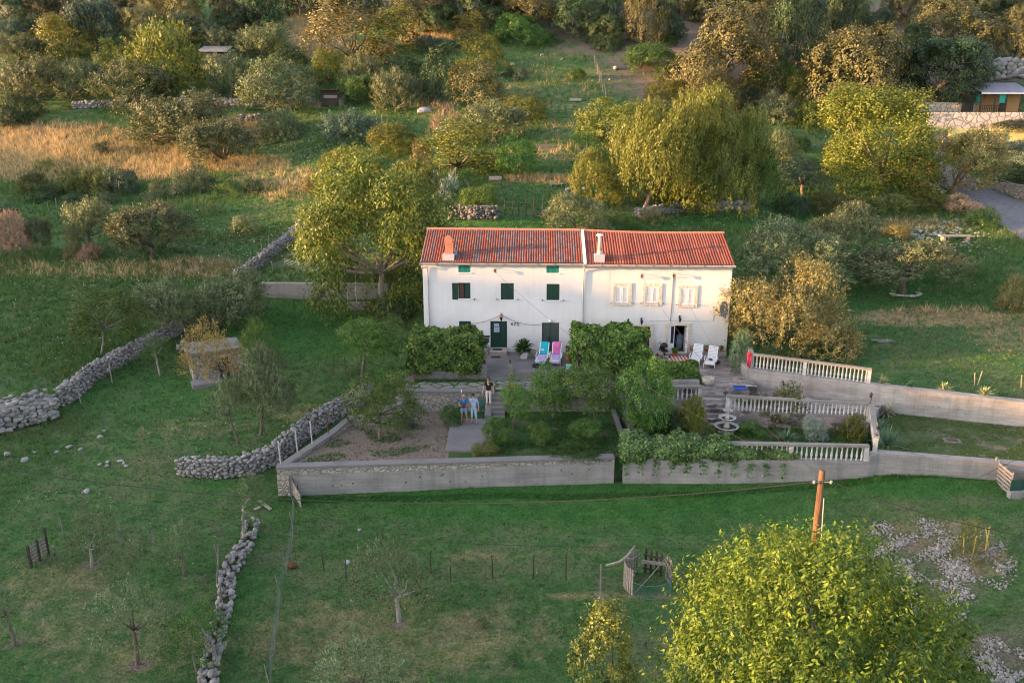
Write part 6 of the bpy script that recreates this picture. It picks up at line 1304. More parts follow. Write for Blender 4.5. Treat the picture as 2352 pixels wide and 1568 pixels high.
    for s in (0, 1):
        e = elbows[s]; w_ = wrists[s]
        pts = [2, (lerp3(sh[s], (0, 0, 1.42), .08), .078), (lerp3(sh[s], e, min(sleeve, 1) * .6), .068), (lerp3(sh[s], e, min(sleeve, 1)), .066)]
        if sleeve > 1: pts.append((lerp3(e, w_, sleeve - 1), .055))
        tc.append(pts)
    skin('shirt', tc, topm, root)
    bc = [[((0, 0, 1.0), (.150, .115)), ((0, 0, .93), (.155, .118))]]
    for s in (0, 1):
        k, a = knees[s], ank[s]; pts = [1, (hips[s], .108), (lerp3(hips[s], k, .5), .092), (lerp3(hips[s], k, min(bottom, 1)), .080 if bottom < 1 else .072)]
        if bottom > 1: pts += [(lerp3(k, a, (bottom - 1) * .5), .070), (lerp3(k, a, bottom - 1), .062)]
        bc.append(pts)
    skin('shorts' if bottom < 1 else 'trousers', bc, botm, root)
    if shoe:
        for s in (0, 1):
            a = ank[s]; skin('shoe', [[((a[0], a[1] + .05, .025), (.042, .028)), ((a[0] * 1.05, a[1] - .06, .022), (.046, .026)), ((a[0] * 1.13, a[1] - .185, .018), (.046, .022))]], shoe, root, 1)
    return root
p1_ = PZ(1066, 972, .125); p2_ = PZ(1088.5, 971, .125); p3_ = PZ(1122.5, 931.5, .50)
person('bald man in a blue t-shirt and denim shorts holding a black drone controller', p1_, 0, MT['skin2'], [(-.27, .0, 1.15), (.27, .0, 1.15)], [(-.12, -.25, 1.11), (.12, -.25, 1.11)], .6, head=(0, -.05, 1.63), look=(0, -1, -.45), top=.86, topm=MT['blueshirt'], sleeve=.42, bottom=.75, botm=MT['denim'], shoe=plain('taupe_sandal', (.22, .13, .11), .8), legs=dict(k=[(-.125, -.02, .5), (.14, -.02, .5)], a=[(-.15, .02, .09), (.175, .02, .09)]))
C = empty('drone_controller', p1_ + Vector((0, -.36, 1.13)), 'black drone controller with a tablet screen held by the bald man', 'controller')
MB().bb(-.12, .12, -.05, .04, -.03, .02).obj('grip_unit', MT['black'], C); o = MB().box((0, -.03, .12), (.22, .015, .16), M=Matrix.Rotation(R(-20), 3, 'X')).obj('screen', MT['black'], C)
for s in (-1, 1): MB().tube([(s * .06, -.02, .02), (s * .06, -.02, .05)], .008, 6).obj('thumb_stick', MT['steel'], C)
person('man in a pale blue linen shirt and rolled jeans leaning towards the bald man', p2_, R(-14), MT['skin'], [(-.25, .03, 1.16), (.26, .04, 1.15)], [(-.24, -.05, .92), (.29, -.02, .90)], .35, head=(-.06, -.03, 1.65), look=(-.35, -1, -.3), top=.84, topm=MT['paleblue'], sleeve=.95, bottom=1.55, botm=MT['denim2'], hairm=MT['hair'], shoe=MT['black'], glasses=True, legs=dict(k=[(-.10, -.02, .5), (.13, -.03, .5)], a=[(-.12, .03, .09), (.17, .0, .09)]))
person('young man in a black polo shirt and off white trousers standing on the stair wall', p3_, R(-6), MT['skin'], [(-.27, .02, 1.16), (.27, .02, 1.16)], [(-.33, -.04, .92), (.28, -.03, .91)], .35, head=(-.01, -.02, 1.65), look=(-.15, -1, -.2), top=.88, topm=MT['blackshirt'], sleeve=.62, bottom=1.88, botm=MT['offwhite'], hairm=MT['hair'], hairlen=.14, shoe=MT['rust'], glasses=True, legs=dict(k=[(-.09, -.02, .5), (.09, -.03, .5)], a=[(-.10, .02, .09), (.11, -.04, .09)]))

# ---------------------------------------------------------------- terrace furniture
def lounger(label, p, ang, m=MT['white']):
    """foot end at local -Y"""
    r = empty('sun_lounger', p, label, 'sun lounger', 'plastic sun loungers on the terraces', rz=ang)
    mb = MB()
    for k in range(9): mb.bb(-.27, .27, -.62 + k * .145, -.50 + k * .145, .33, .36)
    mb.bb(-.32, -.27, -.64, .68, .31, .38); mb.bb(.27, .32, -.64, .68, .31, .38); mb.bb(-.28, .28, -.68, -.63, .30, .37); mb.obj('seat', m, r)
    mb = MB(); Mx = Matrix.Rotation(R(50), 3, 'X'); b0 = Vector((0, .62, .36))
    for k in range(8): mb.box(b0 + Mx @ Vector((0, .05 + .1 * k, 0)), (.52, .075, .02), M=Mx)
    for s in (-1, 1): mb.box(b0 + Mx @ Vector((s * .28, .40, 0)), (.05, .86, .04), M=Mx)
    mb.box(b0 + Mx @ Vector((0, .84, 0)), (.60, .06, .045), M=Mx); mb.obj('backrest', m, r)
    for s in (-1, 1):
        MB().tube([(s * .34, -.58, .0), (s * .34, -.56, .3), (s * .33, -.45, .36)], .026, 6).obj('leg', m, r, True)
        MB().tube([(s * .34, .72, .0), (s * .34, .62, .2), (s * .34, .5, .34)], .026, 6).obj('leg', m, r, True)
        MB().tube([(s * .36, -.1, .34), (s * .39, .02, .56), (s * .39, .4, .57), (s * .37, .66, .36), (s * .36, .78, .02)], .028, 6).obj('armrest', m, r, True)
    return r
def towel(label, lg, ang, m, back, ext=None):
    mb = MB(); nu, nv = 8, 12; V = []; Mx = Matrix.Rotation(R(50), 3, 'X')
    for j in range(nv + 1):
        for i in range(nu + 1):
            u = i / nu - .5; t = j / nv; dr = max(0, abs(u) - .42) * 1.4; wv = .012 * math.sin(u * 26 + t * 5) + .008 * math.sin(t * 21)
            if back: q = Vector((0, .62, .40)) + Mx @ Vector((u * .62, .02 + t * .88, .02 + wv - dr))
            else: q = Vector((u * .66, -.72 + t * 1.36, .395 + wv - dr - (.22 if j == 0 else 0)))
            V.append(q)
    mb.add(V, [(j * (nu + 1) + i, j * (nu + 1) + i + 1, (j + 1) * (nu + 1) + i + 1, (j + 1) * (nu + 1) + i) for j in range(nv) for i in range(nu)])
    o = mb.obj('towel', m, None, True); o.location = lg; o.rotation_euler = (0, 0, ang); md = o.modifiers.new('thick', 'SOLIDIFY'); md.thickness = .012
    return tag(o, label, 'towel', 'beach towels on the loungers')
def lpos(fpx, rpx, z):
    a, b = PZ(*fpx, z), PZ(*rpx, z); d = (b - a); ang = math.atan2(d.y, d.x) - math.pi / 2; c = a + Vector((-math.sin(ang), math.cos(ang), 0)) * .62; c.z = z; return c, ang
for f_, r_2, lab, tw in [((1240, 840), (1257, 816), 'lounger with a turquoise back towel beside the right green door', (MT['towelteal'], 'turquoise towel with small print over the lounger back', 'lilac towel over the seat of the turquoise lounger')), ((1274, 840), (1282, 816), 'lounger with a pink back towel left of the stacked pots', (MT['towelpink'], 'pink towel with coral print over the lounger back', 'lilac towel over the seat of the pink lounger'))]:
    c, a = lpos(f_, r_2, 1.5); a *= .8; lounger(lab, c, a); t_ = towel(tw[1], c, a, tw[0], True); towel(tw[2], c, a, MT['towellilac'], False)
    if tw[0] is MT['towelpink']:
        mb = MB()
        for u, t in ((-.12, .5), (-.05, .35), (.08, .62)):
            q = Vector((0, .62, .40)) + Matrix.Rotation(R(50), 3, 'X') @ Vector((u, .02 + t * .88, .05)); mb.box(q, (.14, .18, .012), M=Matrix.Rotation(R(50), 3, 'X'))
        mb.obj('print', MT['coral'], t_)
    else:
        mb = MB()
        for u in (-.18, -.1, -.01):
            q = Vector((0, .62, .40)) + Matrix.Rotation(R(50), 3, 'X') @ Vector((u, .3, .05)); mb.box(q, (.05, .12, .012), M=Matrix.Rotation(R(50), 3, 'X'))
        mb.obj('print', MT['white'], t_)
WL = []
for f_, r_2, lab in [((1593, 842), (1607, 817), 'empty white lounger next to the striped rug'), ((1628, 847), (1642, 820), 'empty white lounger with a dark bag hanging on its arm')]:
    c, a = lpos(f_, r_2, 1.42); lounger(lab, c, a); WL.append((c, a))
c, a = WL[1]; mb = MB(); mb.lathe([(.06, 0), (.16, .06), (.15, .2), (.05, .27)], (0, 0, 0), 10, sx=1.2, sy=.6); o = mb.obj('bag', mat('brown_bag', (.06, .03, .025), None, 6, .9), None, True); o.location = c + Vector((.48, .1, .1)); tag(o, 'dark brown cloth bag hanging at the right white lounger', 'bag')
mb = MB(); mb.lathe([(.03, 0), (.13, .03), (.09, .08), (.02, .1)], (0, 0, 0), 9, sx=1.2); o = mb.obj('cloth', mat('brown_cloth', (.07, .03, .028), None, 6, .9), None, True); o.location = c + Vector((.02, .1, .375)); tag(o, 'crumpled brown cloth on the seat of the right white lounger', 'cloth')
# black rubber ring
q = PZ(1235, 842, 1.5); mb = MB(); n = 16
for k in range(n):
    a0, a1 = 2 * math.pi * k / n, 2 * math.pi * (k + 1) / n; mb.tube([(math.cos(a0) * .26, math.sin(a0) * .26, .1), (math.cos(a1) * .26, math.sin(a1) * .26, .1)], .1, 8, False)
o = mb.obj('tyre_tube', MT['rubber'], None, True); o.location = q; tag(o, 'black rubber ring at the foot of the turquoise lounger', 'rubber ring')
def potplant(p, rr, h, lab, m=MT['terracotta'], pl='dark', seed=1, ph=.35, n=380, ll=.09, stack=0):
    r = empty('potted_plant', p, lab, 'potted plant', 'potted plants around the house')
    MB().lathe([(rr * .7, 0), (rr * .95, h * .8), (rr * 1.06, h * .82), (rr * 1.06, h), (rr * .9, h), (rr * .85, h * .9)], (0, 0, 0), 14, True).obj('pot', m, r)
    P, N = boxcloud((0, 0, h + ph * .4), (rr * 2.2, rr * 2.2, ph), n, seed, pw=.8); leafcloud(P, N, ll, ll * .5, seed, pl, 'plant', r, .9); return r
q = PZ(1309, 833, 1.5)
MB().lathe([(.17, 0), (.24, .32), (.27, .33), (.27, .4), (.22, .4)], (0, 0, 0), 14).obj('flower_pot', MT['terracotta'], None, loc=q); o = bpy.data.objects['flower_pot']; tag(o, 'empty terracotta pot under the planted one beside the right vine', 'pot')
potplant(q + Vector((0, .05, .4)), .28, .38, 'terracotta pot with dark foliage stacked on another pot', seed=4)
potplant(PZ(1178, 892, 1.3), .26, .22, 'red clay pot with white flowers on the flagstone path corner', pl='ivy', seed=5, ph=.7)
bench = PZ(1640, 818, 1.42)
mb = MB(); zb_ = HR0.y - .35; mb.bb(PZ(1578, 815, 1.42).x, HR0.x - .05, zb_ - .12, zb_ + .25, 1.3, 1.75); o = mb.obj('stone_ledge', MT['ltstone']); tag(o, 'pale stone ledge along the foot of the right facade carrying flower pots', 'ledge')
for i, (px, lab, pl, rr) in enumerate([(1592, 'hanging basket like pot with pale flowers by the right house door', 'pink', .2), (1622, 'wide green dish planter on the stone ledge', 'citrus', .17), (1644, 'small clay pot with a bushy plant on the stone ledge', 'gold', .14), (1656, 'smallest clay pot at the end of the stone ledge', 'citrus', .12)]):
    q = PZ(px, 806, 1.75); q.y = zb_ + .05; potplant(Vector((q.x, q.y, 1.75)), rr, .18, lab, pl=pl, seed=20 + i, ph=.22, n=160, ll=.08)
potplant(PZ(1549, 818, 1.42), .17, .25, 'small clay pot with a leafy plant beside the glazed opening', pl='citrus', seed=31)
# striped rug, mats
mb = MB(); a_ = PZ(1534, 822, 1.43); b_ = PZ(1582, 822, 1.43); n = 12; wds = (b_.x - a_.x) / n
r = empty('striped_rug', a_ + Vector((0, -.7, 0)), 'red and white striped rug in front of the open white door', 'rug')
mb1, mb2 = MB(), MB()
for k in range(n): (mb1 if k % 2 else mb2).bb(k * wds, (k + 1) * wds - .001, 0, 1.2, 0, .015)
mb1.obj('red_stripes', mat('red_stripe', (.50, .12, .09), None, 8, .95), r); mb2.obj('white_stripes', mat('cream_stripe', (.66, .60, .54), None, 8, .95), r)
st_ = rect(c3, 1130, 485, 1348, 555); sx0, sx1 = st_[0], st_[1]
ds = empty('door_step', HL0 + HUX * sx0, 'grey stone step in front of the dark green front door', 'step', rz=HANG); MB().bb(0, sx1 - sx0, -.95, -.005, -.1, .27).obj('step_block', MT['ltstone'], ds)
for (u, y, z, lab) in ((.5, -.4, .272, 'black doormat on top of the front door step'), (.45, -1.25, .005, 'black doormat on the ground before the front door step')):
    o = MB().box((0, 0, .01), (.62, .36, .02)).obj('doormat', MT['rubber'], loc=HL0 + HUX * (sx0 + u) + HUY * y + Vector((0, 0, z))); tag(o, lab, 'doormat')
# low planting wall and flower box left of the front door
u_ = c3(1000, 520)[0]; o = empty('planter_wall', HL0 + HUX * (u_ - .2), 'low stone planter with white flowers left of the front door', 'planter', rz=HANG); MB().bb(-.6, sx0 - u_ + .15, -.75, -.02, -.1, .38).obj('stone_front', STW, o); P, N = boxcloud((.1, -.4, .5), (1.0, .5, .35), 260, 6, pw=.8); leafcloud(P, N, .1, .06, 6, 'ivy', 'plant', o); MB().bb(-.6, .6, -.3, -.1, .38, .62).obj('window_box', MT['black'], o)
# green storage box, white can
q = PZ(1307, 843, 1.75); o = MB().box((0, 0, .1), (.36, .28, .2)).box((0, 0, .22), (.38, .3, .04)).obj('storage_box', plain('mint_plastic', (.20, .50, .36), .5), loc=PZ(1307, 846, 1.82)); tag(o, 'mint green lidded box on the low wall by the stacked pots', 'box')
o = MB().lathe([(.035, 0), (.035, .15), (.03, .17)], (0, 0, 0), 10).obj('drink_can', MT['white'], loc=PZ(1060, 901, 1.32)); tag(o, 'small white can standing on the path wall coping', 'can')
# pushchair near the door
q = PZ(1523, 820, 1.42); r = empty('pushchair', q, 'black and white pushchair with round hood beside the open door', 'pushchair', rz=R(20))
mb = MB(); 
for s in (-1, 1):
    mb.tube([(s * .25, -.35, .1), (s * .24, 0, .5), (s * .22, .35, .95)], .018, 5); mb.tube([(s * .25, .3, .1), (s * .24, -.05, .45)], .018, 5)
mb.tube([(-.22, .35, .95), (.22, .35, .95)], .022, 6); mb.obj('frame', MT['steel'], r)
for s in (-1, 1):
    for y in (-.35, .3): o = MB().lathe([(.1, -.02), (.11, 0), (.1, .02)], (0, 0, 0), 12).obj('wheel', MT['rubber'], r, loc=(s * .27, y, .11)); o.rotation_euler = (0, R(90), 0)
MB().box((0, -.05, .48), (.42, .5, .1)).box((0, .2, .7), (.42, .08, .45)).obj('seat', MT['black'], r)
mb = MB(); mb.lathe([(.3, 0), (.29, .12), (.22, .24), (.02, .3)], (0, .05, .72), 12); mb.obj('hood', MT['black'], r, True)
mb = MB(); mb.tube([(.31 * math.cos(t), .05 - .0, .72 + .31 * math.sin(t)) for t in [math.pi * k / 10 for k in range(11)]], .025, 6); mb.obj('hood_trim', MT['whitepaint'], r)
o = MB().lathe([(.25, 0), (.34, .2), (.38, .45), (.33, .5), (.30, .44)], (0, 0, 0), 16).obj('stone_urn', MT['ltstone'], None, True); o.location = PZ(1626, 884, 1.42); tag(o, 'round grey stone urn at the corner of the crazy paving', 'urn')
o = MB().box((0, 0, .03), (.72, .45, .06)).box((0, .18, .1), (.72, .08, .08)).obj('folded_tarp', MT['blue'], loc=PZ(1700, 893, 1.42)); tag(o, 'folded dark blue mat lying under the tall wall by the stairs', 'mat')
mb = MB(); q = PZ(1722, 815, 2.9)
for k in range(5): mb.tube([(.05 * k - .1, 0, .75), (.04 * k - .1 + random.uniform(-.05, .05), -.12, .4), (.05 * k - .12, -.1, .1 - .06 * k)], [.05, .045, .03], 6)
mb.lathe([(.03, .66), (.11, .74), (.10, .84), (.03, .88)], (0, 0, 0), 8); o = mb.obj('red_garment', MT['red'], None, True); o.location = u0 + Vector((-.15, -.1, .1)); tag(o, 'red cloth hung over the left end of the upper balustrade', 'cloth')
o = MB().lathe([(.03, 0), (.1, .02), (.12, .1), (.02, .2)], (0, 0, 0), 8).obj('flower', MT['flower'], None, True); o.location = PZ(1580, 829, 2.5); tag(o, 'red flower head on top of the low vine hedge', 'flower')
# hose on the stair plinth
mb = MB(); 
for k in range(7): mb.tube([(-.16 + .05 * k, 0, .85 - .02 * k), (-.2 + .065 * k, -.05, .4), (-.15 + .045 * k, -.03, -.05)], .018, 5)
o = mb.obj('garden_hose', MT['hose'], loc=Vector((px0 - .22, YW - .12, .12))); tag(o, 'coiled green garden hose hanging beside the stair plinth', 'hose')
mb = MB(); q = Vector((PWL.x + .55, YW + .2, 1.32)); mb.tube([q, q + Vector((-.02, 0, 1.1))], .03, 6); o = mb.obj('post', MT['rust']); tag(o, 'rusty post on the left end of the path wall', 'post')
mb = MB(); q = PZ(1183, 900, 1.3); mb.tube([(0, 0, 0), (0, 0, .45)], .02, 5); o = mb.obj('stake', MT['rust'], loc=q + Vector((-.35, 0, 0))); tag(o, 'short rusty stake beside the red clay pot', 'stake')
# ---------------------------------------------------------------- fountain
FQ = PZ(1668, 990, .02); FT = empty('fountain', Vector((FQ.x, FQ.y, 0)), 'white three tiered fountain with scalloped basins and a small figure on top', 'fountain')
def basin(r0, z, d, name):
    n = 24; V = []; mb = MB(); prof = [(r0 * .35, z - d), (r0 * .75, z - d * .75), (r0 * .98, z - d * .15), (r0 * 1.03, z), (r0 * .93, z + .015), (r0 * .86, z - .05), (r0 * .5, z - d * .55)]
    for rd, zz in prof:
        for k in range(n):
            a = 2 * math.pi * k / n; sc_ = 1 + (.025 * (k % 3 == 0)) * (rd > r0 * .8); V.append((math.cos(a) * rd * sc_, math.sin(a) * rd * sc_, zz))
    mb.add(V, [(i * n + k, i * n + (k + 1) % n, (i + 1) * n + (k + 1) % n, (i + 1) * n + k) for i in range(len(prof) - 1) for k in range(n)])
    b = mb.obj('basin', BAL, FT, False); MB().lathe([(.01, z - .07), (r0 * .88, z - .07)], (0, 0, 0), 24, False).obj('water', MT['water'], b); return b
basin(.66, .36, .3, 'b'); basin(.47, .86, .16, 'b'); basin(.27, 1.28, .12, 'b')
MB().lathe([(.5, -.1), (.42, .05), (.34, .12)], (0, 0, 0), 20).obj('plinth', BAL, FT)
for z0, z1, rr in ((.2, .76, .2), (.74, 1.2, .13)): MB().lathe([(rr, z0), (rr * .8, z0 + .1), (rr * .62, (z0 + z1) / 2), (rr * .68, z1 - .08), (rr * .95, z1)], (0, 0, 0), 14).obj('pedestal', mat('cream_stone', (.62, .56, .44), None, 8, .8), FT, True)
skin('figure', [[((0, 0, 1.45), .07), ((0, 0, 1.58), .065), ((0, 0, 1.67), .035), ((.01, 0, 1.73), .045), ((.01, 0, 1.80), .03)], [1, ((-.09, 0, 1.62), .03), ((-.13, -.03, 1.53), .022), ((-.08, -.09, 1.5), .02)], [1, ((.08, 0, 1.63), .03), ((.12, 0, 1.74), .022), ((.07, .0, 1.82), .02)], [0, ((-.04, 0, 1.36), .045), ((-.04, -.02, 1.2), .035)], [0, ((.04, 0, 1.36), .045), ((.05, 0, 1.2), .035)]], BAL, FT, 1)
# lamps on the rose garden balustrades
for q, lab in ((WK1 + Vector((.05, 0, .9)), 'black iron lantern on the back right post of the rose garden'), (FRC + Vector((0, .1, .85)), 'black iron lantern on the front post of the side balustrade')):
    r = empty('lantern', q, lab, 'lantern', 'iron lanterns on the balustrades'); mb = MB(); mb.tube([(0, 0, 0), (.0, 0, .1), (.06, 0, .2), (0, 0, .3)], .02, 6); mb.lathe([(.07, 0), (.03, .03)], (0, 0, 0), 8); mb.obj('stem', MT['black'], r)
    MB().lathe([(.05, .3), (.085, .48)], (0, 0, 0), 6).obj('lamp_glass', MT['glass'], r); mb = MB(); mb.lathe([(.11, .48), (.06, .56), (.015, .63)], (0, 0, 0), 6)
    for k in range(6): a = k * math.pi / 3; mb.tube([(.05 * math.cos(a), .05 * math.sin(a), .3), (.088 * math.cos(a), .088 * math.sin(a), .49)], .008, 4)
    mb.obj('lamp_frame', MT['black'], r)
# manhole on the lower lawn, and planks
q = PZ(2187, 1012, .42); r = empty('manhole', q, 'concrete manhole rim with a rusty cover on the right lawn strip', 'manhole', rz=R(-15)); MB().bb(-.42, .42, -.3, .3, -.1, .035).obj('rim', COPE, r); MB().bb(-.25, .25, -.17, .17, .03, .05).obj('cover', MT['rust'], r)
q = G(2025, 782); o = MB().box((0, 0, .04), (1.5, .25, .06)).box((.15, -.35, .03), (1.3, .2, .05)).obj('planks', MT['pale'], loc=q); tag(o, 'weathered planks lying on the upper right lawn', 'planks')
for i, (px, py) in enumerate(((2243, 885), (2350, 890))):
    q = G(px, py); mb = MB(); mb.tube([(-.12, 0, 0), (-.22, 0, .8)], .03, 5).tube([(.05, 0, 0), (.2, 0, .9)], .03, 5); o = mb.obj('stakes', MT['pale'], loc=q); tag(o, ['pair of crossed pale stakes between the agaves', 'pale stakes at the right edge of the tall wall'][i], 'stakes')
# ---------------------------------------------------------------- lower field: pole, pen, gates, fences
pb = Vector((PY(1868, 1275, 24).x, 24.0, 0)); pb.z = hz(pb.x, pb.y); ptop = PY(1889, 1081, 23.9)
POLE = empty('utility_pole', pb, 'brown wooden utility pole rising behind the mulberry tree with cables at its top', 'utility pole'); d = ptop - pb
MB().tube([(0, 0, -.5), d * .5, d], [.125, .112, .098], 12).obj('pole_shaft', MT['polewood'], POLE, True)
mb = MB(); at_ = d * .955
for s in (-1, 1): mb.tube([at_ + Vector((s * .05, -.1, 0)), at_ + Vector((s * .26, -.12, 0))], .02, 5); mb.lathe([(.02, -.06), (.05, -.03), (.05, .03), (.02, .06)], at_ + Vector((s * .28, -.12, 0)), 8)
mb.obj('insulator', MT['steel'], POLE)
q = d * .60; MB().box(q + Vector((.12, -.14, -.35)), (.24, .12, .30)).obj('junction_box', MT['white'], POLE)
mb = MB(); mb.tube([d * .88 + Vector((.1, -.12, 0)), d * .7 + Vector((.16, -.13, 0)), d * .3 + Vector((.3, -.12, 0)), (.38, -.15, 0)], .016, 5); mb.obj('earth_wire', MT['pipe'], POLE)
def wire(label, a, b, sag, rad=.014, m=MT['rope'], n=28): 
    a, b = Vector(a), Vector(b); o = MB().tube([p - a for p in sagc(a, b, sag, n)], rad, 5).obj('cable', m); o.location = a; return tag(o, label, 'cable', 'overhead cables')
cp_ = pb + d * .955
LE = PY(-200, 1040, 27.5)
wire('thick black cable sagging across the lawn from the pole to the left edge', cp_ + Vector((-.28, -.12, 0)), LE, 1.35, .016, MT['rope'])
wire('thick black cable from the pole to the right edge', cp_ + Vector((.28, -.12, 0)), PY(2420, 1240, 23), .25, .016)
wire('thin black wire crossing the lower lawn to the left', pb + d * .66 + Vector((-.1, 0, 0)), PY(330, 1170, 30), .75, .009)
wire('thin black wire rising from the pole to the right edge', pb + d * .64 + Vector((.1, 0, 0)), PY(2420, 1010, 33), .2, .009)
for bq, lab, sg in ((BR1, 'drop cable from the pole to the left house bracket', .9), (BR2, 'drop cable from the pole to the right house bracket', .8), (BR3, 'thin drop cable from the pole to the conduit on the right house', .7)):
    w0 = HL0 + HUX * bq[0] + HUY * -.31 + Vector((0, 0, bq[1] - .05)); wire(lab, w0, cp_ + Vector((random.uniform(-.1, .1), .1, .05)), sg, .007 if 'thin' not in lab else .005, MT['ropew'])
# chicken pen
pc = G(1486, 1345); r = empty('chicken_pen', pc, 'round old chicken pen of grey slats and green wire mesh on the lawn', 'pen'); RP = .98
def slatwall(r, a0, a1, n, h, m, name='slat_panel', lean=.06):
    mb = MB()
    for k in range(n):
        a = a0 + (a1 - a0) * (k + .5) / n; p = Vector((math.cos(a) * RP, math.sin(a) * RP, 0)); mb.box((p.x, p.y, h / 2), (.10 if n < 6 else .082, .025, h * random.uniform(.92, 1.05)), rz=a + math.pi / 2)
    for z in (.25 * h, .8 * h):
        p0, p1 = Vector((math.cos(a0) * RP * .96, math.sin(a0) * RP * .96, z)), Vector((math.cos(a1) * RP * .96, math.sin(a1) * RP * .96, z)); mb.bar(p0, p1, .03, .08)
    return mb.obj(name, m, r)
slatwall(r, R(175), R(225), 7, 1.15, MT['pale']); slatwall(r, R(105), R(165), 8, 1.15, MT['wood']); slatwall(r, R(38), R(92), 4, 1.15, MT['darkwood']); slatwall(r, R(-18), R(30), 6, 1.15, MT['wood'])
mb = MB(); na = 34
for k in range(na):
    for s in (-1, 1):
        pts = []
        for j in range(9):
            a = R(225) + R(115) * (k + s * j * .5) / na
            if a < R(222) or a > R(343): break
            pts.append((math.cos(a) * RP, math.sin(a) * RP * 1.0, .02 + .62 * j / 8))
        if len(pts) > 1: mb.tube(pts, .0035, 3, False)
for z in (.02, .62): mb.tube([(math.cos(R(225 + 5 * k)) * RP, math.sin(R(225 + 5 * k)) * RP, z) for k in range(24)], .01, 4, False)
mb.obj('wire_mesh', MT['grille'], r)
MB().tube([(-.62, -.72, .15), (.1, -.35, .75), (.55, .05, 1.05), (.95, .35, 1.35)], [.025, .022, .02, .012], 6).obj('prop_stick', MT['wood'], r)
MB().box((.35, .55, .75), (1.0, .05, .14), rz=R(-14)).obj('cross_board', MT['pale'], r)
mb = MB(); mb.tube([(-1.75, -.05, 1.0), (-1.2, .1, 1.05), (-.85, .3, 1.2), (-.45, .75, 1.45)], [.055, .06, .055, .035], 7).tube([(-.95, .25, 1.15), (-.55, .25, 1.12)], [.035, .02], 6); o = mb.obj('forked_branch', MT['pale'], None, True); o.location = pc; tag(o, 'pale debarked forked branch resting on the chicken pen', 'branch')
# pallet gate right, wall beyond
q = PZ(2284, 1106, -.6); q2 = PZ(2317, 1138, -.65); r = empty('pallet_gate', q, 'grey wooden pallet gate at the right end of the front wall', 'gate'); dv = q2 - q; ang = math.atan2(dv.y, dv.x); Lg = dv.length
mb = MB(); u = Vector((math.cos(ang), math.sin(ang), 0))
for k in range(6): mb.bar(Vector((0, 0, .08 + .19 * k)), u * Lg + Vector((0, 0, .08 + .19 * k)), .03, .12)
for t in (.02, .5, .98): p = u * Lg * t + Vector((-math.sin(ang), math.cos(ang), 0)) * .035; mb.bar(p + Vector((0, 0, -.1)), p + Vector((0, 0, 1.15)), .09, .035)
mb.obj('pallet_boards', MT['pale'], r); MB().bar(Vector((-.05, .05, -.2)), Vector((-.05, .05, 1.3)), .09, .09).obj('post', MT['pale'], r)
q = PZ(2319, 1146, -.7); r = empty('low_curved_wall', q, 'low curved concrete wall with dark netting at the right edge', 'garden wall'); mb = MB(); wallstrip(mb, [Vector((0, 0, 0)), Vector((.5, .02, 0)), Vector((1.1, .25, 0)), Vector((2.2, .9, 0))], -1, .38, .25); mb.obj('concrete_face', CONC, r)
mb = MB(); wallstrip(mb, [Vector((0, .1, 0)), Vector((.5, .12, 0)), Vector((1.1, .35, 0)), Vector((2.2, 1.0, 0))], .38, .95, .02); mb.obj('netting', mat('dark_netting', (.02, .07, .05), None, 30, .9, .5), r)
# slatted gate by the front wall corner, left
q, q2 = G(668, 1128), G(692, 1168); r = empty('slatted_gate', q, 'old white slatted gate leaning at the corner of the front wall', 'gate'); dv = q2 - q; mb = MB()
for k in range(5): mb.bar(Vector((0, 0, .25 + .14 * k)), dv + Vector((0, 0, .1 + .14 * k)), .03, .09)
mb.obj('slats', MT['pale'], r); mb = MB(); mb.bar((0, 0, -.1), (0, 0, 1.35), .07, .07).bar(dv * .75 + Vector((0, .05, -.1)), dv * .75 + Vector((0, .05, 1.0)), .05, .05); mb.obj('post', MT['darkwood'], r); MB().bar((.02, 0, 1.0), dv * .4 + Vector((.02, 0, .85)), .05, .06).obj('rusty_rail', MT['rust'], r)
# dark gate on the lower left
q, q2 = G(72, 1303), G(112, 1274); r = empty('field_gate', q, 'dark weathered field gate standing alone at the lower left', 'gate'); dv = q2 - q; mb = MB()
for k in range(5): mb.bar(Vector((0, 0, .18 + .17 * k)), dv + Vector((0, 0, .18 + .17 * k)), .03, .11)
mb.obj('rails', MT['steel'] if False else MT['wood'], r)
for t, h in ((0, 1.05), (.5, 1.05), (1, 1.35)): MB().bar(dv * t + Vector((0, 0, -.1)), dv * t + Vector((0, 0, h)), .09, .09).obj('post', MT['darkwood'], r)
def fence(label, pts, hs, rad, m, wires=0, name='fence', wm=None, cat='fence', lean=.06, group=None, wr=.006):
    P = [G(*p) for p in pts]; r = empty(name, P[0], label, cat, group)
    for i, p in enumerate(P):
        h = hs[i] if hasattr(hs, '__len__') else hs * random.uniform(.85, 1.12); b = p - P[0]; MB().tube([b - Vector((0, 0, .15)), b + Vector((random.uniform(-lean, lean), random.uniform(-lean, lean), h))], [rad * 1.05, rad * .8], 6).obj('post', m, r)
    if wires:
        mb = MB(); h0 = min(hs) if hasattr(hs, '__len__') else hs * .85
        for j in range(wires):
            mb.tube([p - P[0] + Vector((0, 0, h0 * (.2 + .75 * j / max(1, wires - 1)))) for p in P], wr, 3, False)
        mb.obj('wire', wm or MT['steel'], r)
    return r
fence('line of mixed dark posts and thin rods along the weedy strip of the lower field', [(744,1310),(795,1336),(990,1316),(1035,1334),(1132,1326),(1224,1330),(1300,1330)], [1.05,1.1,1.0,.7,1.1,1.15,1.2], .03, MT['darkwood'], 0)
fence('single tall grey fence post above the pear tree', [(1380,1398)], [2.0], .045, MT['wood'], 0)
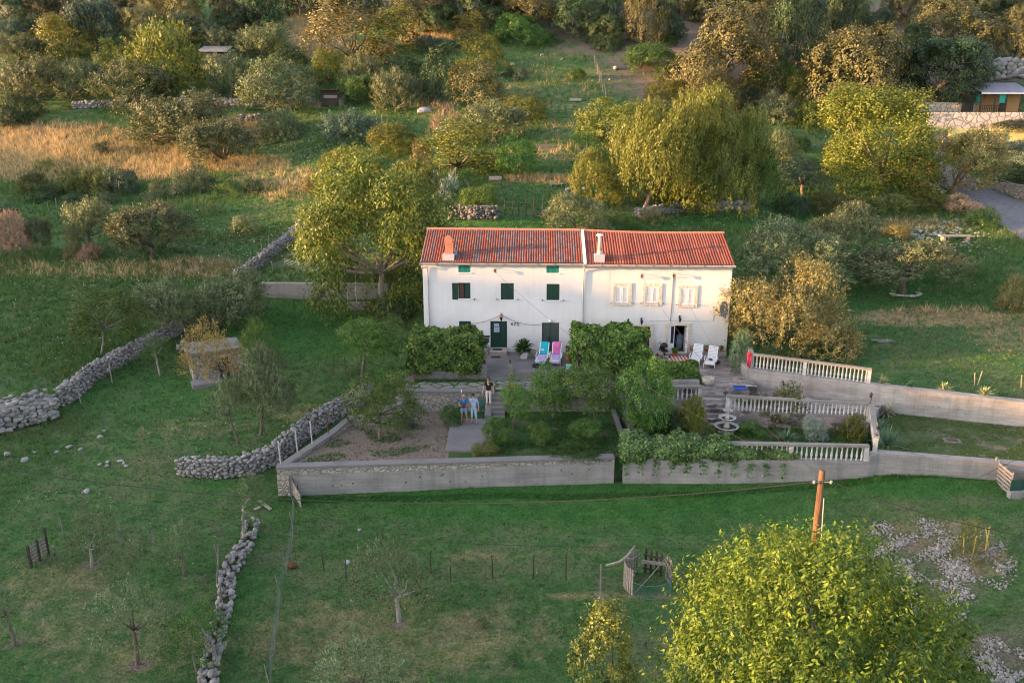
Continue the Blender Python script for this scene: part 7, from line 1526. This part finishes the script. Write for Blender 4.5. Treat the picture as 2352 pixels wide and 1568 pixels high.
fence('wavy netting fence with leaning rods between ditch and lower lawn', [(676,1160),(674,1215),(668,1262),(660,1310),(645,1370),(636,1440),(629,1500),(622,1580)], 1.0, .022, MT['wood'], 7, wm=mat('pale_netting', (.16, .20, .18), None, 20, .8), wr=.003, lean=.2)
fence('rustic fence of bent sticks along the top of the stone row', [(497,1345),(505,1300),(512,1390),(452,1548),(490,1470)], [1.8,1.2,1.0,1.1,1.0], .04, MT['wood'], 0, lean=.3)
fence('thin leaning stakes across the lower left field', [(147,1235),(278,1250),(352,1250),(138,1215),(420,1200)], [1.0,1.1,.7,.6,.5], .025, MT['wood'], 0)
fence('slim stakes along the top of the long dry stone wall', [(36,960),(186,925),(106,955),(258,880)], [1.1,.9,.8,1.3], .04, MT['pale'], 0, lean=.1)
fence('yellow railed wire fence on the plot above the concrete wall', [(628,625),(654,612),(684,620),(706,628),(735,632),(700,606)], [.9,.7,1.1,1.1,1.15,.7], .035, MT['pale'], 5, wr=.008)
q = G(676, 600); o = MB().bar((0, 0, 1.0), (1.8, .05, 1.02), .05, .1).bar((1.8, .05, 1.02), (3.3, .1, 1.25), .05, .1).obj('yellow_rail', MT['yel'], loc=q); tag(o, 'yellow plank rail lit by the sun on the plot fence', 'rail')
fence('rusty rods along the path beside the house and the left lawn', [(766,862),(777,845),(795,862),(828,822),(838,800),(848,790),(860,775)], [1.15,1.2,1.3,1.0,1.1,1.1,1.3], .02, MT['rust'], 1, wr=.004)
fence('white string line sagging over the left lawn to the lemon tree', [(664,916),(668,916)], .7, .015, MT['pale'], 0)
fence('two metal posts at the concrete platform under the walnut', [(800,712),(819,700)], [1.9,2.8], .035, MT['pipe'], 0, lean=.02)
fence('dark picket row dividing the upper pasture', [(1366,150),(1369,162),(1372,172),(1375,180),(1378,190),(1381,200),(1384,210),(1387,220),(1390,230),(1392,238)], 1.5, .06, MT['wood'], 2)
fence('thin post fence across the lower end of the pasture', [(1268,258),(1284,260),(1300,262),(1318,262),(1336,260),(1356,256),(1250,262)], 1.2, .05, MT['darkwood'], 2)
fence('leaning stick fence on the terrace just behind the house roof', [(1160,494),(1176,495),(1192,496),(1208,497),(1226,497),(1246,496)], 1.5, .045, MT['darkwood'], 3)
fence('sunlit stake fence beside the white tarpaulin', [(952,226),(960,230),(968,230),(976,234),(984,238)], 1.1, .05, MT['pale'], 1)
fence('pale stakes below the vegetable hut', [(846,285),(856,284),(866,286),(878,284),(890,283)], 1.1, .05, MT['pale'], 1)
fence('straggling posts along the upper left meadow edge', [(537,418),(584,420),(640,424),(703,440),(660,430),(698,425)], [1.0,1.0,.9,1.3,1.1,.8], .05, MT['wood'], 1)
fence('dead stakes on the left meadow slope above the climbing wall', [(604,590),(618,575),(650,556),(575,600),(112,485),(130,480)], 1.1, .04, MT['pale'], 1)
fence('thin posts beside the curving road edge', [(2244,488),(2262,500),(2280,512),(2215,478),(2332,560)], 1.2, .05, MT['rust'], 1)
fence('row of thin posts by the white pallet above the right lawn', [(1826,338),(1850,340),(1868,336),(1880,342),(1902,338)], 1.2, .045, MT['wood'], 1)
fence('tied stakes around the yellow shrub on the gravel bank', [(2232,1282),(2262,1268),(2214,1270),(2272,1252)], [1.1,1.3,1.0,.8], .03, MT['yel'], 0, lean=.25)
# stray timber in the ditch
for (a, b, lab) in (((597,1152),(622,1172),'pale fallen board near the front wall corner'), ((585,1172),(598,1166),'short white board in the ditch grass')): q, q2 = G(*a), G(*b); o = MB().bar((0, 0, .06), q2 - q + Vector((0, 0, .06)), .16, .05).obj('board', MT['pale'], loc=q); tag(o, lab, 'board')
o = MB().lathe([(.05, 0), (.22, .05), (.2, .16), (.05, .24)], (0, 0, 0), 9).obj('rusty_lump', MT['rust'], None, True); o.location = G(672, 1302); tag(o, 'dark red rusty lump beside the wavy netting fence', 'scrap')
for (px, py, lab, sz, m) in ((1138, 414, 'white bathtub used as a trough on the sunlit terrace', (1.2, .6, .4), 'ltstone'), (1322, 233, 'white stone trough in the lower pasture', (1.4, .6, .4), 'ltstone'), (1522 - 4, 1, '', 0, 0)):
    if not lab: continue
    q = G(px, py); r = empty('trough', q, lab, 'trough'); X_, Y_, Z_ = sz; mb = MB(); mb.bb(-X_ / 2, X_ / 2, -Y_ / 2, Y_ / 2, 0, .08)
    for s in (-1, 1): mb.bb(s * X_ / 2 - .06, s * X_ / 2 + .06, -Y_ / 2, Y_ / 2, .08, Z_); mb.bb(-X_ / 2 + .06, X_ / 2 - .06, s * Y_ / 2 - .06, s * Y_ / 2 + .06, .08, Z_)
    mb.obj('basin', MT[m], r); MB().bb(-X_ / 2 + .07, X_ / 2 - .07, -Y_ / 2 + .07, Y_ / 2 - .07, .08, Z_ * .75).obj('water', MT['water'] if m == 'x' else MT['ltstone'], r)
o = MB().box((0, 0, .25), (1.4, .5, .08)).box((-.5, 0, .1), (.1, .4, .24)).box((.5, 0, .1), (.1, .4, .24)).obj('bench', MT['pale'], loc=G(1278, 428)); tag(o, 'low grey plank bench in the shade below the sunlit strip', 'bench')
o = MB().box((0, 0, .9), (1.5, 1.0, .06)).box((-.6, 0, .45), (.08, .08, .86)).box((.6, 0, .45), (.08, .08, .86)).obj('table', MT['pale'], loc=G(1022, 398)); tag(o, 'pale table top glimpsed under the yellow acacia', 'table')
P, N = boxcloud((0, 0, .5), (2.4, 1.4, 1.0), 10, 3); o = MB().lathe([(.95, 0), (.9, .4), (.6, .65), (.1, .75)], (0, 0, 0), 12, sy=.6).obj('tarpaulin', mat('white_tarp', (.34, .36, .40), (.26, .28, .32), 3, .6, .3), None, True); o.location = G(974, 259); tag(o, 'white tarpaulin covered heap on the centre slope', 'tarpaulin')
# vegetable hut and sheet roof on the slope
q = G(765, 245); r = empty('garden_shack', q, 'dark timber garden shack hidden under the lime green tree', 'shack'); mb = MB(); mb.bb(-1.6, 1.9, 0, 2.2, 0, 2.1); mb.obj('wall', MT['darkwood'], r); mb = MB(); mb.bb(-1.8, 2.1, -.4, 2.4, 2.1, 2.2); mb.obj('roof', MT['rust'], r); mb = MB(); mb.bb(.9, 1.5, -.06, -.01, .1, .9); mb.bb(-1.2, .6, -.05, -.01, 1.1, 1.5); mb.obj('window_frame', MT['pale'], r)
mb = MB(); [mb.bar((-2.6 + .2 * k, -.6, 0), (-2.6 + .2 * k, -.6, 1.0), .1, .03) for k in range(5)]; mb.obj('picket_panel', MT['pale'], r)
q = G(492, 150); r = empty('sheet_roof_shed', q, 'low shed with a grey sheet roof between the olive crowns', 'shed'); mb = MB(); mb.bb(-2, 2, 0, 2.5, 0, 2.0); mb.obj('wall', MT['darkwood'], r); mb = MB(); mb.add([(-2.3, -.5, 1.9), (2.3, -.5, 1.9), (2.3, 2.8, 2.9), (-2.3, 2.8, 2.9), (-2.3, -.5, 2.0), (2.3, -.5, 2.0), (2.3, 2.8, 3.0), (-2.3, 2.8, 3.0)], [(0, 3, 2, 1), (4, 5, 6, 7), (0, 1, 5, 4), (1, 2, 6, 5), (2, 3, 7, 6), (3, 0, 4, 7)]); mb.obj('roof', mat('grey_sheet', (.20, .21, .24), (.14, .15, .17), 3, .7), r)
# ---------------------------------------------------------------- right: road, walls, cabin
def drape(name, poly, lift, m, step=.7):
    P = np.array(poly); x0_, y0_ = P.min(0); x1_, y1_ = P.max(0); gx = np.arange(x0_, x1_ + step, step); gy = np.arange(y0_, y1_ + step, step); X, Y = np.meshgrid(gx, gy); Zz = hgt(X, Y) + lift
    cx = (X[:-1, :-1] + X[1:, 1:]) / 2; cy = (Y[:-1, :-1] + Y[1:, 1:]) / 2; k = inpoly(cx, cy, P); I = np.arange(X.size).reshape(X.shape); Fq = np.stack([I[:-1, :-1], I[:-1, 1:], I[1:, 1:], I[1:, :-1]], -1)[k]
    o = link(name, npmesh(name, np.stack([X, Y, Zz], -1).reshape(-1, 3), Fq.reshape(-1, 4), m, smooth=True)); return tag(o, kind='structure')
drape('road', [xy(G(*p)) for p in [(2420,590),(2352,552),(2310,525),(2265,494),(2225,466),(2190,442),(2160,430),(2110,402),(2085,385),(2105,355),(2130,318),(2160,302),(2195,310),(2170,350),(2160,372),(2200,392),(2240,412),(2285,440),(2352,464),(2420,488)]], .09, MT['asphalt'], .4)
RW0, RW1 = G(2152, 293), G(2420, 293); RW1.y = RW0.y - 1
r = empty('pale_stone_wall', RW0, 'large pale crazy stone retaining wall below the wooden cabin', 'retaining wall'); zt_ = PY(2152, 258, RW0.y).z - RW0.z; mb = MB(); wallstrip(mb, [Vector((-1.2, 0, 0)), RW1 - RW0], -2.5, zt_, .8); mb.obj('stone_face', cells('pale_crazy_stone', [(.44, .39, .355), (.40, .355, .325), (.47, .43, .385)], (.20, .18, .165), 1.3, .05), r)
zt2 = RW0.z + zt_; q = G(2133, 247); cb = PY(2100, 245, RW0.y + 2.5); cb.z = zt2
level('cabin_lawn', [V2(RW0.x - 2, RW0.y + .7), V2(RW1.x + 4, RW0.y + .0), V2(RW1.x + 4, RW0.y + 7), V2(RW0.x - 2, RW0.y + 7)], zt2 + .05, gravel_grass('cabin_grass', (.02, .07, .014), (.05, .09, .02), .6))
a_ = PY(2125, 250, RW0.y + 4.5); b_ = PY(2243, 248, RW0.y + 4.5); a_.z = b_.z = zt2; r = empty('sunlit_stone_wall', a_, 'low stone wall glowing orange in a sun patch left of the cabin', 'garden wall'); mb = MB(); wallstrip(mb, [Vector((-1, 0, 0)), b_ - a_], -.5, 1.25, .5); mb.obj('stone_face', cells('sunlit_crazy_stone', [(.55, .45, .36), (.50, .40, .30), (.60, .50, .40)], (.22, .18, .15), 1.8, .05), r)  # sun patch painted into the wall as a warmer stone colour
# cabin
q = PY(2285, 248, RW0.y + 3.2); q.z = zt2 + .05; r = empty('wooden_cabin', q, 'dark wooden cabin with a grey corrugated roof, porch and green curtains', 'cabin')
mb = MB(); mb.bb(-1.9, 4, 1.3, 3.4, 0, 2.3); mb.obj('wall', mat('orange_board', (.42, .24, .10), (.34, .18, .08), 4, .8, stretch=(6, 1, 1)), r)
mb = MB(); n = 40
for k in range(n):
    x = -2.2 + 6.6 * k / n; z_ = .05 if k % 2 else 0
    mb.add([(x, -.5, 2.35 + z_), (x + 6.6 / n, -.5, 2.35 + .05 - z_), (x + 6.6 / n, 3.7, 3.7 + .05 - z_), (x, 3.7, 3.7 + z_)], [(0, 1, 2, 3)])
o = mb.obj('roof', mat('corrugated_grey', (.24, .24, .29), (.17, .17, .21), 2, .7), r)
MB().bb(-2.25, 4.4, -.53, -.47, 2.2, 2.36).obj('fascia_board', MT['whitepaint'], o)
mb = MB()
for x in (-2.1, -.3, 1.2, 3): mb.bb(x - .07, x + .07, -.35, -.21, 0, 2.33)
mb.obj('porch_post', MT['darkwood'], r); mb = MB(); mb.bb(-2.05, 1.15, -.33, -.23, .75, .85); mb.bb(-2.05, 1.15, -.32, -.24, .4, .48)
for k in range(14): mb.bb(-2 + k * .23, -1.93 + k * .23, -.31, -.25, 0, .75)
mb.obj('porch_railing', MT['darkwood'], r)
MB().bb(.35, 1.1, -.15, -.1, 1.1, 2.2).obj('curtain', plain('green_curtain', (.02, .30, .24), .9), r); MB().bb(-2.2, -1.95, -.2, .9, 1.1, 2.2).obj('curtain', plain('green_side_curtain', (.02, .16, .13), .9), r)
MB().bb(1.3, 2.0, 1.2, 1.29, 0, 2.0).obj('door', MT['darkwood'], r)
q2 = q + Vector((-2.9, .8, 0)); r = empty('dark_shed', q2, 'narrow black board shed against the left of the cabin', 'shed'); mb = MB(); mb.bb(-.7, .55, 0, 1.8, 0, 2.6); mb.obj('wall', MT['darkwood'], r); MB().bb(-.85, .65, -.15, 1.95, 2.6, 2.7).obj('roof', MT['wood'], r)
drywall('boulder_bank', 'bank of pale boulders rising behind the cabin roof', [PY(x_, y_, RW0.y + 9) for x_, y_ in ((2205,205),(2235,192),(2270,182),(2310,178),(2400,176))], [2.2, 2.4, 2.2, 2, 2], 2.5, .7, 41, 'boulders', ragged=.5)
# yellow house below the wall
q = PY(2182, 330, RW0.y - 2.2); q.z = hz(q.x + 6, q.y - .5); r = empty('yellow_wall', q, 'pale yellow house wall below the pale stone wall at the right edge', 'house wall'); zt_ = PY(2300, 296, q.y).z - q.z
mb = MB(); mb.bb(-.2, 14, 0, .4, -3, zt_); mb.obj('plaster', MT['yellow'], r); MB().bb(6.1, 6.6, -.1, -.005, -3, zt_ - .1).obj('pilaster', mat('ochre_plaster', (.62, .46, .16), None, 4, .9), r)
for px0_, px1_, py0_, py1_, lab, m in ((2292, 2420, 275, 302, 'dark trimmed hedge on top of the yellow wall', 'dark'), (2296, 2420, 380, 462, 'dark green hedge at the right edge beyond the roadside olive', 'dark'), (2318, 2420, 325, 372, 'shaded green bush in front of the yellow wall', 'blue')):
    tree('hedge', 'citrus', 'hedge', None, (px0_, px1_, py0_, py1_), lab, m=m, Ybase=(q.y + .3 if 'trimmed' in lab else q.y - 9), name='hedge')
q = G(2284, 438); r = empty('roadside_wall', q, 'stone wall with a steel rail along the road at the right edge', 'garden wall'); q2 = G(2420, 484); mb = MB(); wallstrip(mb, [Vector((-2.2, 1.4, 0)), Vector((0, 0, 0)), q2 - q], -1.5, .95, .5); mb.obj('stone_face', STW, r); MB().tube([(-2.2, 1.45, 1.0), (-2.2, 1.45, 1.35), (0, .2, 1.4), q2 - q + Vector((0, .2, 1.4))], .035, 6).obj('rail', MT['steel'], r)
q = G(1970, 355); r = empty('white_pallet', q, 'white slatted pallet standing at the edge of the right lawn', 'pallet'); q = G(1967, 372)
mb = MB(); [mb.bar((-.6 + .17 * k, 0, 0), (-.6 + .17 * k + .1, .1, 1.3), .09, .03) for k in range(8)]; mb.obj('slats', MT['pale'], r)
q = G(2193, 553); r = empty('bench', q, 'grey concrete bench on the rubble verge by the road', 'bench'); MB().bb(-1.5, 1.5, -.3, .3, .42, .52).obj('seat', MT['ltstone'], r)
for s in (-1, 1): MB().bb(s * 1.1 - .12, s * 1.1 + .12, -.25, .25, -.1, .419).obj('leg', MT['ltstone'], r)
# ring of stones round the leaning olive, rubble verge
S = Stones(60); c0 = G(2078, 676)
for k in range(22): a = math.pi * (1.0 + 1.1 * k / 21); S.one((math.cos(a) * 1.15, math.sin(a) * .8, .06), (.3, .22, .18), None, .5, (.34, .32, .30))
o = S.obj('stone_ring'); o.location = c0; tag(o, 'half ring of white stones round the leaning olive', 'stone ring')
S = Stones(61)
for k in range(260):
    px, py = random.gauss(2150, 55), random.gauss(545, 20); p = G(px, py) if k % 2 == 0 else p + Vector((random.gauss(0, .5), random.gauss(0, .5), 0)); p.z = hz(p.x, p.y); s_ = random.uniform(.12, .4); S.one((p.x, p.y, p.z + .05), (s_, s_ * .8, s_ * .6), None, .6, (.32, .29, .27))
o = S.obj('rubble_verge'); tag(o, 'broken pale rubble spread along the road verge', 'rubble', kind='stuff')
# clods and sprouts in the vegetable garden soil
S = Stones(62)
for k in range(1500):
    x_ = random.uniform(SB1.x - 3, PZ(1035, 1000, 0).x); y_ = random.uniform(FL.y + .6, YW - .3)
    if not inpoly(np.array([x_]), np.array([y_]), [xy(FL + Vector((.6, .6, 0))), (s3.x, FL.y + .6), (s0.x, YW - .3), (SB3.x + .2, YW - .6), (SB1.x + .6, SB1.y)])[0]: continue
    s_ = random.uniform(.04, .11); S.one((x_, y_, .01), (s_ * 1.3, s_, s_ * .7), None, .6, (.19, .155, .125))
o = S.obj('soil_clods'); tag(o, 'dry clods of earth in the vegetable garden', 'clods', kind='stuff')
def tufarea(name, label, pts_fn, n, h, cols, nb=5, wd=.014, spread=.6, cat='grass'):
    x, y, z = pts_fn(n); n = len(x); col = np.array(cols[0]) + rng.random((n, 1)) * np.array(cols[1]); V, Fa, C = tufts(x, y, z, h * (.6 + .8 * rng.random(n)), np.full(n, wd), col, nb, spread); tag(link(name, npmesh(name, V, Fa, GRASS, C)), label, cat, kind='stuff')
def rectpts(poly, zz, dens=None):
    P = np.array([xy(p) for p in poly])
    def f(n):
        x = P[:, 0].min() + rng.random(n) * np.ptp(P[:, 0]); y = P[:, 1].min() + rng.random(n) * np.ptp(P[:, 1]); k = inpoly(x, y, P)
        nz = np.sin(x * 1.3 + 2 * np.sin(y * .9)) * np.cos(y * 1.7 + np.sin(x * .8)); k &= (nz > (dens if dens is not None else -2)) | (rng.random(n) < .06)
        return x[k], y[k], np.full(k.sum(), zz)
    return f
gr = ((.03, .085, .018), (.06, .10, .03))
tufarea('soil_weeds', 'patches of green weeds in the vegetable garden soil', rectpts([FL + Vector((1, .6, 0)), s3, s0, V2(SB3.x + .3, YW - .5), SB1 + Vector((.6, 0, 0))], 0, .35), 5200, .13, gr)
tufarea('orchard_grass', 'green grass and weeds under the lemon trees', rectpts([V2(s2.x + .1, FM.y + .6), V2(XC - .3, FM.y + .6), V2(XC - .3, YW - .2), V2(s1.x + .1, YW - .2)], 0, -.25), 7000, .12, gr)
tufarea('rose_garden_grass', 'patchy ground cover in the rose garden', rectpts([V2(XC + .7, FM.y + .5), FR + Vector((-.3, .4, 0)), WK1 + Vector((0, -.3, 0)), WK0 + Vector((0, -.5, 0)), V2(XC + .7, YR - .8)], 0, -.1), 7000, .13, gr)
tufarea('lower_lawn_grass', 'worn grass of the right lawn strip between the two walls', rectpts([WK1 + Vector((.6, -.4, 0)), FRC + Vector((.6, .4, 0)), FE2 + Vector((0, .6, 0)), BW3 + Vector((0, -.1, 0)), BW1 + Vector((.2, -.1, 0))], .42, -.3), 11000, .09, ((.05, .10, .025), (.09, .09, .04)))
tufarea('path_grass', 'grass growing between the path flagstones', rectpts([V2(PWL.x + .3, YT - .45), V2(ST0.x - .3, YT - .45), V2(ST0.x - .3, YT - .02), V2(PWL.x + .3, YT - .02)], 1.3), 900, .12, gr)
tufarea('wall_foot_grass', 'lush grass fringe along the foot of the front wall', lambda n: (lambda t, s: (FL.x + (FRC.x + 12 - FL.x) * t, FL.y + (FRC.y - FL.y) * t - .08 - s * .5, hgt(FL.x + (FRC.x + 12 - FL.x) * t, FL.y + (FRC.y - FL.y) * t - .08 - s * .5)))(rng.random(n), rng.random(n)), 4200, .12, ((.03, .10, .018), (.05, .10, .028)))
